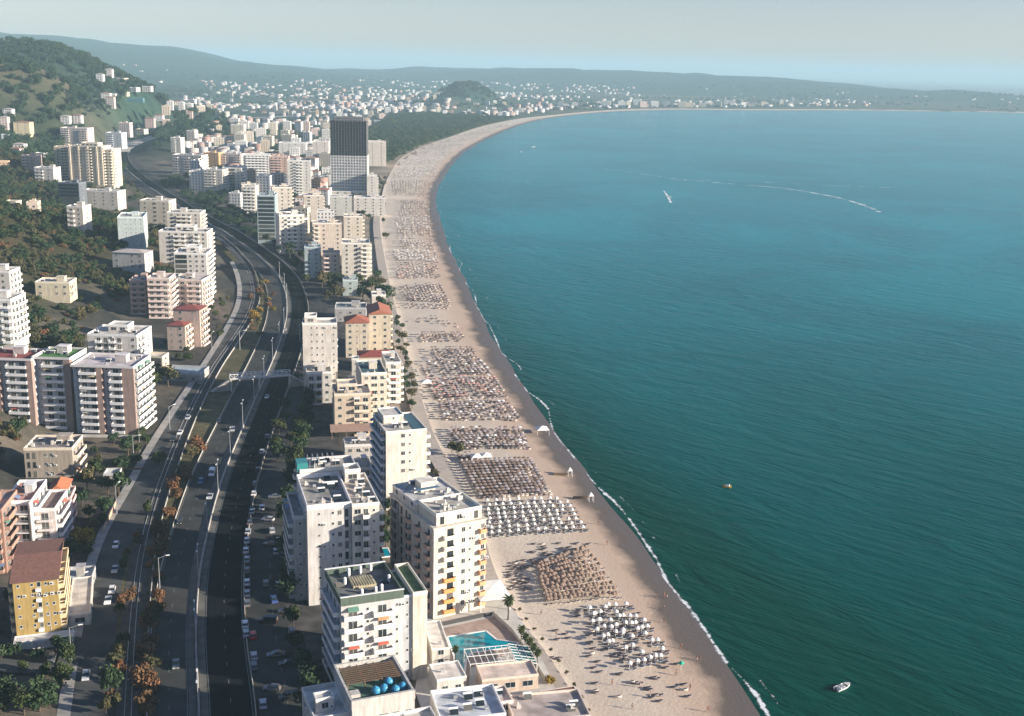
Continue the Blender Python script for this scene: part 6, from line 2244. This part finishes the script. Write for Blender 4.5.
PPL = [(657, 597, 'landward one of the three together at the water line'), (664, 596, 'middle one of the three together at the water line'), (667, 597, 'seaward one of the three together at the water line'), (664, 609, 'alone below the group of three'), (664, 622, 'alone on wet sand, second below the group of three'),
       (681, 648, 'alone level with the green parasol, walking'), (697, 660, 'landward one of a pair beside the surf'), (700, 659, 'seaward one of a pair beside the surf'), (690, 690, 'beside the lower stray parasols'), (708, 712, 'at the very foot of the beach'), (650, 700, 'on dry sand near the picture foot'),
       (632, 712, 'on dry sand at the picture foot'), (599, 524, 'walking past the nearer boardwalk'), (607, 545, 'on the damp sand below the boardwalks'), (591, 560, 'on open sand beside the brown cluster'), (560, 450, 'on wet sand between canopy and boardwalk'), (528, 402, 'at the waterline beyond the white canopy'), (520, 384, 'far along the waterline'),
       (556, 640, 'on the walk by the promenade shrubs'), (541, 618, 'on the sand beside the tall palm'), (514, 590, 'near the white canopy'), (612, 688, 'walking across empty sand near the picture foot'), (640, 690, 'standing on empty sand near the picture foot'), (676, 676, 'next to the green parasol'), (462, 330, 'far off at the waterline beyond the brown row'), (486, 350, 'at the waterline level with the red roofs')]
for i, (px, py, w_) in enumerate(PPL):
    p = at(px, py, .8); p.z = max(beach_z(p.x, p.y), .3) - .02
    me, pz, nm = PM[i % 4]
    o = link('person', me, None, p, rnd.uniform(0, 6.28))
    sc_ = rnd.uniform(.94, 1.05); o.scale = (sc_,) * 3
    tag(o, ('person in %s ' % ('white shorts' if nm == 'white' else nm + ' shorts')) + w_, 'person', 'people on the beach')
    link('hair', HM, o)
# ---------------------------------------------------------------- boats
def hull(b, L, Wd, H, n_=10, flip=1):
    secs = []
    for i in range(n_ + 1):
        t = i / n_
        w_ = Wd / 2 * (1 - max(0, (t - .45) / .55) ** 2.2)
        secs.append([(t * L - L / 2, -w_, H * (1 + .35 * t * t)), (t * L - L / 2, -w_ * .72, .0), (t * L - L / 2, 0, -.3 + .35 * max(0, t - .6)), (t * L - L / 2, w_ * .72, .0), (t * L - L / 2, w_, H * (1 + .35 * t * t))])
    for a, c in zip(secs[:-1], secs[1:]):
        for k in range(4):
            b.face([a[k], a[k + 1], c[k + 1], c[k]])
    b.face(secs[0][::-1])
    return secs
def boat(px, py, rz, L, label, name='motor_boat'):
    t = empty(name, at(px, py, 0.05), R(rz))
    tag(t, label, 'boat')
    b = MB().mat(WHITE)
    secs = hull(b, L, L * .38, .62)
    b.build('hull', t)
    b = MB().mat(mat('deck_cream', (.62, .60, .55), .6))
    for a, c in zip(secs[:-1], secs[1:]):
        i0 = a[0][0]
        zz = .28 if i0 < L * .12 else None
        b.face([(a[0][0], a[0][1] * .86, zz or a[0][2] - .03), (a[4][0], a[4][1] * .86, zz or a[4][2] - .03), (c[4][0], c[4][1] * .86, zz or c[4][2] - .03), (c[0][0], c[0][1] * .86, zz or c[0][2] - .03)])
    b.build('deck', t)
    b = MB().mat(GLASS)
    M = Matrix.Translation((L * .12, 0, .7)) @ Matrix.Rotation(R(-35), 4, 'Y')
    b.box(0, -L * .13, 0, .05, L * .13, .5, M)
    b.build('windscreen', t)
    for x in (-L * .28, -L * .06):
        b = MB().mat(WHITE); b.box(x, -L * .12, .28, x + .5, L * .12, .62); b.box(x - .1, -L * .12, .62, x, L * .12, .95); b.build('seat', t)
    b = MB().mat(RUB); b.box(-L / 2 - .4, -.2, .1, -L / 2 - .02, .2, .95); b.build('outboard_motor', t)
    return t
boat(843, 688, 35, 5.2, 'open white motor boat drifting off the beach at the picture foot')
boat(668, 197, 160, 8.0, 'small white speedboat turning with a curl of wake far out')
boat(533, 147, 20, 8, 'tiny white boat off the park end of the beach', 'sail_boat')
boat(521, 152, 100, 7, 'tiny white boat just seaward of the bend of the bay', 'sail_boat')
t = empty('pedal_boat', at(727, 487, 0.05), R(160))
tag(t, 'small yellow and white pedal boat alone on the water', 'pedal boat')
for y in (-.65, .65):
    b = MB().mat(mat('yellow_plastic', (.75, .42, .03), .4)); hull(b, 3.0, .62, .42, 6); b.v = [(x, yy + y, z) for x, yy, z in b.v]
    b.box(-1.45, y - .22, .38, 1.2, y + .22, .46); b.build('float', t)
b = MB().mat(WHITE); b.box(-.9, -.85, .46, .5, .85, .6); b.box(-.9, -.7, .6, -.75, .7, 1.05); b.build('seat', t)
def wake(pts, w0, w1, label, dens=.55):
    P = resample([Vector((at(x, y).x, at(x, y).y)) for x, y in pts], lambda p: 15)
    Nn = normals(P)
    n_ = len(P)
    ww = np.linspace(w0, w1, n_)[:, None]
    V = np.stack([np.c_[P - Nn * ww, np.full(n_, .06)], np.c_[P, np.full(n_, .06)], np.c_[P + Nn * ww, np.full(n_, .06)]], 1).reshape(-1, 3)
    I = (np.arange(n_ - 1)[:, None] * 3 + np.arange(2)[None]).ravel()
    me = fast_mesh('wake', V, np.stack([I, I + 1, I + 4, I + 3], 1), [FOAM])
    if me.polygons[0].normal.z < 0:
        me.flip_normals()
    a = me.attributes.new('dens', 'FLOAT', 'POINT')
    a.data.foreach_set('value', np.tile([dens - .4, dens, dens - .4], n_).astype(np.float32))
    tag(link('wake', me), label, 'wake', kind='stuff')
wake([(676, 179), (720, 183), (780, 188), (830, 196), (860, 204), (880, 212)], 4, 9, 'long curved white wake across the bay', .62)
wake([(676, 180), (740, 181), (820, 185), (900, 188)], 3, 5, 'faint straight wake beside the curved one', .56)
wake([(664, 191), (668, 197), (671, 203)], 1.5, 3.5, 'short bright wake of the turning speedboat', .75)
wake([(600, 168), (650, 175), (676, 179)], 2, 3, 'faint wake leading to the curved one', .6)
# ---------------------------------------------------------------- far town
def house(px, py, w, d, h, colr, rf, rc, label, rot):
    p = atg(px, py)
    if p is None or not free(p.x, p.y, w * .45):
        return False
    root = empty('town_building', p, R(rot))
    tag(root, label, 'building', 'buildings of the far town')
    b = MB().mat(FARWALL)
    b.box(-w / 2, 0, -4, w / 2, d, h)
    b.build('wall', root, color=colr)
    if rf == 'flat':
        flat_roof(root, -w / 2, 0, w / 2, d, h, rc, colr, .7)
        if h > 9:
            b = MB().mat(WALL); b.box(-1.5, d * .4, h, 2.5, d * .4 + 3.5, h + 2.6); b.build('stair_hut', root, color=colr)
    else:
        hip_roof(root, -w / 2, 0, w / 2, d, h, 1.6, rc)
    FOOT.append((p.x, p.y + d / 2, math.hypot(w, d) / 2))
    return True
AREAS = [  # polygon, how many, width, floors, place words, spacing
    ([(176, 150), (232, 128), (330, 120), (330, 200), (300, 205), (262, 172), (242, 165), (205, 150)], 72, (10, 19), (2, 7), 'packed quarter inland of the hotel', 8),
    ([(172, 190), (205, 192), (245, 215), (300, 235), (330, 235), (330, 200), (262, 180), (205, 172)], 16, (11, 17), (3, 7), 'seaward of the motorway bend', 11),
    ([(150, 100), (210, 84), (330, 92), (330, 118), (240, 116), (160, 126)], 62, (9, 17), (1, 4), 'suburb beyond the inland road', 7),
    ([(330, 96), (470, 100), (540, 108), (500, 118), (450, 118), (400, 112), (368, 128), (330, 122)], 60, (11, 20), (2, 5), 'town behind the coastal wood', 7),
    ([(100, 160), (114, 128), (145, 105), (160, 110), (125, 148), (112, 168)], 8, (10, 16), (1, 3), 'slope above the road bend', 7),
    ([(0, 135), (60, 135), (55, 175), (20, 175), (0, 260), (0, 175)], 6, (9, 13), (1, 2), 'woods of the near hill', 14),
    ([(112, 104), (150, 90), (170, 70), (112, 62)], 10, (10, 18), (1, 2), 'far green ridge', 9),
    ([(540, 104), (800, 104.5), (800, 106.5), (560, 108.5)], 26, (16, 34), (3, 7), 'far shore across the bay', 5),
]
CN = [('white', (.76, .74, .71)), ('cream', (.70, .62, .50)), ('pale pink', (.66, .50, .44)), ('sandy', (.62, .52, .40)), ('grey', (.46, .46, .46)), ('bluish', (.48, .55, .60)), ('off-white', (.72, .69, .64)), ('apricot', (.66, .46, .30))]
SIZEW = {1: 'single storey', 2: 'two storey', 3: 'three storey', 4: 'four storey', 5: 'five storey', 6: 'six storey', 7: 'seven storey', 8: 'eight storey', 9: 'nine storey'}
FARSEED = random.Random(21)
nh = 0
for poly, n_, wr, fr_, place, gap in AREAS:
    xs, ys = [p[0] for p in poly], [p[1] for p in poly]
    got = []
    for _ in range(n_ * 60):
        if len(got) >= n_:
            break
        px, py = FARSEED.uniform(min(xs), max(xs)), FARSEED.uniform(min(ys), max(ys))
        if not inpoly(px, py, poly) or any((px - a) ** 2 + ((py - b) * 1.6) ** 2 < gap ** 2 for a, b in got):
            continue
        g = atg(px, py)
        if g is None or near_road(g.x, g.y, 24):
            continue
        if place.startswith('far shore'):
            g = at(px, py, 2)
        fl = FARSEED.randint(*fr_)
        cn, cc_ = FARSEED.choices(CN, [6, 4, 2, 3, 1, 1, 5, 1])[0]
        w_ = FARSEED.uniform(*wr)
        j = FARSEED.uniform(.9, 1.06)
        tiled = FARSEED.random() < (.35 if fl < 4 else .08)
        rc = FARSEED.choice([(.36, .16, .10), (.30, .13, .09), (.42, .24, .16)]) if tiled else FARSEED.choice([(.46, .43, .39), (.36, .34, .32), (.55, .52, .48), (.30, .20, .16)])
        wd = 'broad' if w_ > (wr[0] + wr[1]) / 2 else 'narrow'
        side = 'towards its seaward side' if px > sum(xs) / len(xs) else 'towards its hill side'
        dep = 'near its front' if py > sum(ys) / len(ys) else 'near its back'
        rw = {.36: 'orange-tiled' if tiled else 'grey-roofed', .30: 'red-tiled' if tiled else 'brown-roofed', .42: 'pink-tiled', .46: 'beige-roofed', .55: 'pale-roofed'}[rc[0]]
        lab = '%s %s %s %s %s, %s' % (wd, cn, SIZEW[fl].replace(' ', '-'), rw, 'house' if tiled else 'block', place)
        if lab in LABELS:
            lab += ', ' + ('seaward ' if 'seaward' in side else 'inland ') + ('front' if 'front' in dep else 'back')
        if lab in LABELS:
            lab += ' edge'
        if house(px, py, w_, w_ * FARSEED.uniform(.6, 1.0), fl * 3.05 + .4, tuple(q * j for q in cc_), 'hip' if tiled else 'flat', rc, lab, FARSEED.uniform(-14, 14)):
            got.append((px, py))
            nh += 1
print('HOUSES', nh, 'TREES', NT[0], 'PARASOLS', NP[0])
# the distant town beyond counting: one object
g = np.random.default_rng(4)
V, Q = [], []
def spray(poly, n_, wr, hr):
    xs, ys = [p[0] for p in poly], [p[1] for p in poly]
    k = 0
    while k < n_:
        px, py = g.uniform(min(xs), max(xs)), g.uniform(min(ys), max(ys))
        if not inpoly(px, py, poly):
            k += .02
            continue
        k += 1
        p = at(px, py, 4)
        if g.random() < .0:
            continue
        z = 0
        w_, d_, h_ = g.uniform(*wr), g.uniform(*wr), g.uniform(*hr)
        SPR.append((p.x, p.y, w_, d_, h_))
SPR = []
spray([(190, 66), (228, 63.5), (560, 71), (640, 80), (640, 98), (480, 98), (330, 90), (200, 84)], 1900, (10, 24), (4, 10))
spray([(150, 88), (230, 78), (330, 88), (330, 108), (200, 108)], 520, (10, 22), (4, 10))
spray([(330, 92), (560, 100), (560, 110), (500, 116), (400, 112), (330, 118)], 420, (12, 24), (5, 16))
spray([(560, 99), (880, 101), (880, 106), (560, 108)], 150, (12, 28), (4, 10))
spray([(640, 84), (900, 94), (1020, 100), (1020, 106), (640, 100)], 120, (10, 20), (4, 7))
spray([(176, 150), (250, 118), (330, 105), (330, 190), (280, 190)], 260, (10, 16), (4, 12))
S_ = np.array(SPR)
hh = hfun(S_[:, 0], S_[:, 1])
sdd = poly_dist(shore_c, S_[:, 0], S_[:, 1])
ok = (sdd > 60) & (hh < 40) & ((vnoise(S_[:, 0], S_[:, 1], 420, 31) > .38) | (sdd < 260))
S_, hh = S_[ok], hh[ok]
base = np.array([(-.5, -.5, 0), (.5, -.5, 0), (.5, .5, 0), (-.5, .5, 0), (-.5, -.5, 1), (.5, -.5, 1), (.5, .5, 1), (-.5, .5, 1)])
an = g.uniform(-.4, .4, len(S_))
X = base[None, :, 0] * S_[:, 2:3]; Yb = base[None, :, 1] * S_[:, 3:4]
VX = X * np.cos(an)[:, None] - Yb * np.sin(an)[:, None] + S_[:, 0:1]
VY = X * np.sin(an)[:, None] + Yb * np.cos(an)[:, None] + S_[:, 1:2]
VZ = base[None, :, 2] * (S_[:, 4:5] + 4) + hh[:, None] - 4
V = np.stack([VX, VY, VZ], -1).reshape(-1, 3)
q6 = np.array([(4, 5, 6, 7), (0, 1, 5, 4), (1, 2, 6, 5), (2, 3, 7, 6), (3, 0, 4, 7)])
Q = (q6[None] + np.arange(len(S_))[:, None, None] * 8).reshape(-1, 4)
m, n, l, b_ = nodes_mat('distant_houses')
ge = N(n, 'ShaderNodeNewGeometry')
rp = N(n, 'ShaderNodeValToRGB')
rp.color_ramp.elements[0].color = (.46, .45, .43, 1)
rp.color_ramp.elements[1].color = (.36, .20, .15, 1)
for ps, c_ in ((.35, (.42, .38, .33, 1)), (.6, (.50, .49, .47, 1)), (.8, (.34, .29, .26, 1))):
    e = rp.color_ramp.elements.new(ps); e.color = c_
l.new(ge.outputs['Random Per Island'], rp.inputs[0])
l.new(rp.outputs[0], b_.inputs['Base Color'])
tag(link('distant_town', fast_mesh('distant_town', V, Q, [m])), 'countless small pale houses of the distant town across the plain', 'town', kind='stuff')
# ---------------------------------------------------------------- scrub and woods as masses
def scatter_gn(name, pts, scl, crown, label):
    me = bpy.data.meshes.new(name)
    me.vertices.add(len(pts))
    me.vertices.foreach_set('co', np.asarray(pts, np.float32).ravel())
    a = me.attributes.new('s', 'FLOAT', 'POINT')
    a.data.foreach_set('value', np.asarray(scl, np.float32))
    o = link(name, me)
    ng = bpy.data.node_groups.new(name, 'GeometryNodeTree')
    ng.interface.new_socket('Geometry', in_out='INPUT', socket_type='NodeSocketGeometry')
    ng.interface.new_socket('Geometry', in_out='OUTPUT', socket_type='NodeSocketGeometry')
    n = ng.nodes
    gi, go = n.new('NodeGroupInput'), n.new('NodeGroupOutput')
    m2p = n.new('GeometryNodeMeshToPoints')
    iop = n.new('GeometryNodeInstanceOnPoints')
    oi = n.new('GeometryNodeObjectInfo')
    oi.inputs[0].default_value = crown
    oi.inputs['As Instance'].default_value = True
    rv = n.new('FunctionNodeRandomValue')
    rv.data_type = 'FLOAT_VECTOR'
    rv.inputs[0].default_value = (0, 0, 0)
    rv.inputs[1].default_value = (.3, .3, 6.28)
    na_ = n.new('GeometryNodeInputNamedAttribute')
    na_.inputs[0].default_value = 's'
    L_ = ng.links
    L_.new(gi.outputs[0], m2p.inputs[0]); L_.new(m2p.outputs[0], iop.inputs['Points']); L_.new(oi.outputs['Geometry'], iop.inputs['Instance'])
    L_.new(rv.outputs[0], iop.inputs['Rotation']); L_.new(na_.outputs[0], iop.inputs['Scale']); L_.new(iop.outputs[0], go.inputs[0])
    md = o.modifiers.new('scatter', 'NODES')
    md.node_group = ng
    return tag(o, label, 'trees', kind='stuff')
def crown_src(kind, i=0):
    return [c for c in TP[kind][i][0].children if c.name.startswith('crown')][0]
def field(xr, yr, n_, cond, r_, seed):
    g = np.random.default_rng(seed)
    X, Y = g.uniform(*xr, n_), g.uniform(*yr, n_)
    H = hfun(X, Y)
    ok = cond(X, Y, H, g)
    X, Y, H = X[ok], Y[ok], H[ok]
    F_ = np.array(FOOT)
    keep = np.ones(len(X), bool)
    for a, b, q in F_:
        keep &= (X - a) ** 2 + (Y - b) ** 2 > (q * .85 + 1.5) ** 2
    for P, q in ((MOTOR, 15), (RAILL, 5), (SERV, 8)):
        for p in P[::2]:
            keep &= (X - p[0]) ** 2 + (Y - p[1]) ** 2 > q * q
    if yr[1] > 1600:
        for p in MOTOR[MOTOR[:, 1] > 1650]:
            keep &= (X - p[0]) ** 2 + (Y - p[1]) ** 2 > 46 ** 2
    X, Y, H = X[keep], Y[keep], H[keep]
    s_ = g.uniform(*r_, len(X))
    return np.c_[X, Y, H - s_ * .45], s_
def left_of(X, Y, m):
    """metres inland of the service road and the motorway"""
    xr = np.interp(Y, MOTOR[:, 1][:nM * 6 // 10], MOTOR[:, 0][:nM * 6 // 10])
    return xr - X > m
def c_near(X, Y, H, g):
    dn = vnoise(X, Y, 40, 12)
    return left_of(X, Y, 62) & (H > 5.5) & (H < 140) & (g.random(len(X)) < np.clip(dn * 1.5 - .15, 0, 1)) & (X > -.62 * Y - 60)
vis = 'crown'
for kd, n_, sd_, rr in (('olive', 5200, 1, (1.8, 4.2)), ('dark', 3200, 2, (2.2, 5.0)), ('rust', 1900, 3, (1.6, 3.4)), ('round', 2200, 4, (2.0, 4.6))):
    p, s_ = field((-900, -150), (380, 1500), n_ * 2, c_near, rr, sd_)
    scatter_gn('hillside_scrub', p, s_, crown_src(kd), '%s scrub and trees covering the near hillside' % dict(olive='olive', dark='dark green', rust='rust brown', round='green')[kd])
def c_low(X, Y, H, g):
    return left_of(X, Y, 30) & (H <= 5.5) & (g.random(len(X)) < np.clip(vnoise(X, Y, 30, 13) * 1.2 - .35, 0, 1)) & (X > -.6 * Y - 60)
p, s_ = field((-500, -60), (230, 1500), 2600, c_low, (1.2, 3.0), 7)
scatter_gn('garden_greenery', p, s_, crown_src('round', 1), 'mixed greenery between the houses inland of the railway')
def c_far(X, Y, H, g):
    dn = vnoise(X, Y, 170, 14)
    return (H > 12) & (g.random(len(X)) < np.clip(dn * 2.4 - .5, .05, 1))
p, s_ = field((-2600, -350), (1350, 5000), 40000, c_far, (4, 9), 8)
scatter_gn('far_woods', p, s_, crown_src('dark', 1), 'dark woods on the far ridges')
def c_plain(X, Y, H, g):
    dn = vnoise(X, Y, 260, 15)
    sd = poly_dist(shore_c[::3], X, Y)
    return (H < 60) & (sd > 130) & (dn > .55)
p, s_ = field((-2400, 3500), (1500, 8000), 7000, c_plain, (5, 10), 9)
scatter_gn('plain_woods', p, s_, crown_src('dark', 2), 'tree belts across the far plain')
park = P2([(368, 132), (392, 116), (430, 114), (470, 117), (512, 119), (478, 126.5), (448, 136), (423, 145), (400, 156), (386, 164), (372, 156)], 4)
g = np.random.default_rng(11)
xs, ys = [q[0] for q in park], [q[1] for q in park]
pp = [(x, y) for x, y in zip(g.uniform(min(xs), max(xs), 9000), g.uniform(min(ys), max(ys), 9000)) if inpoly(x, y, park)]
pp = np.array([q for q in pp if free(*q, 2)][:5200])
s_ = g.uniform(4, 8, len(pp))
scatter_gn('coastal_wood', np.c_[pp, hfun(pp[:, 0], pp[:, 1]) - s_ * .2], s_, crown_src('round', 0), 'dense green pine wood behind the beach')
hw = [(-1180 + 0, 4300)]
c = at(470, 97, 5)
X, Y = g.normal(c.x, 85, 420), g.normal(4400, 90, 420)
s_ = g.uniform(6, 10, 420)
scatter_gn('knoll_wood', np.c_[X, Y, hfun(X, Y) - 4], s_, crown_src('dark', 0), 'wooded knoll rising behind the town')
p, s_ = field((-420, -60), (700, 2300), 7000, lambda X, Y, H, g: ~left_of(X, Y, -18) & (poly_dist(shore_c[::3], X, Y) > 150) & (vnoise(X, Y, 45, 18) > .35) & (Y > 620), (2, 4.5), 19)
scatter_gn('town_greenery', p, s_, crown_src('dark', 1), 'dark greenery filling the gaps between the town blocks')
for kd in TP:
    for i, (t, used) in enumerate(TP[kd]):
        if not used:
            a = at(300 + 5 * i, 462, 2.4)
            t.location, t.scale = (a.x, a.y, 2.4), (2.5,) * 3
            tag(t, 'tree in the shaded yard beside the frontage road, one of a tight clump', 'tree', 'yard clump')
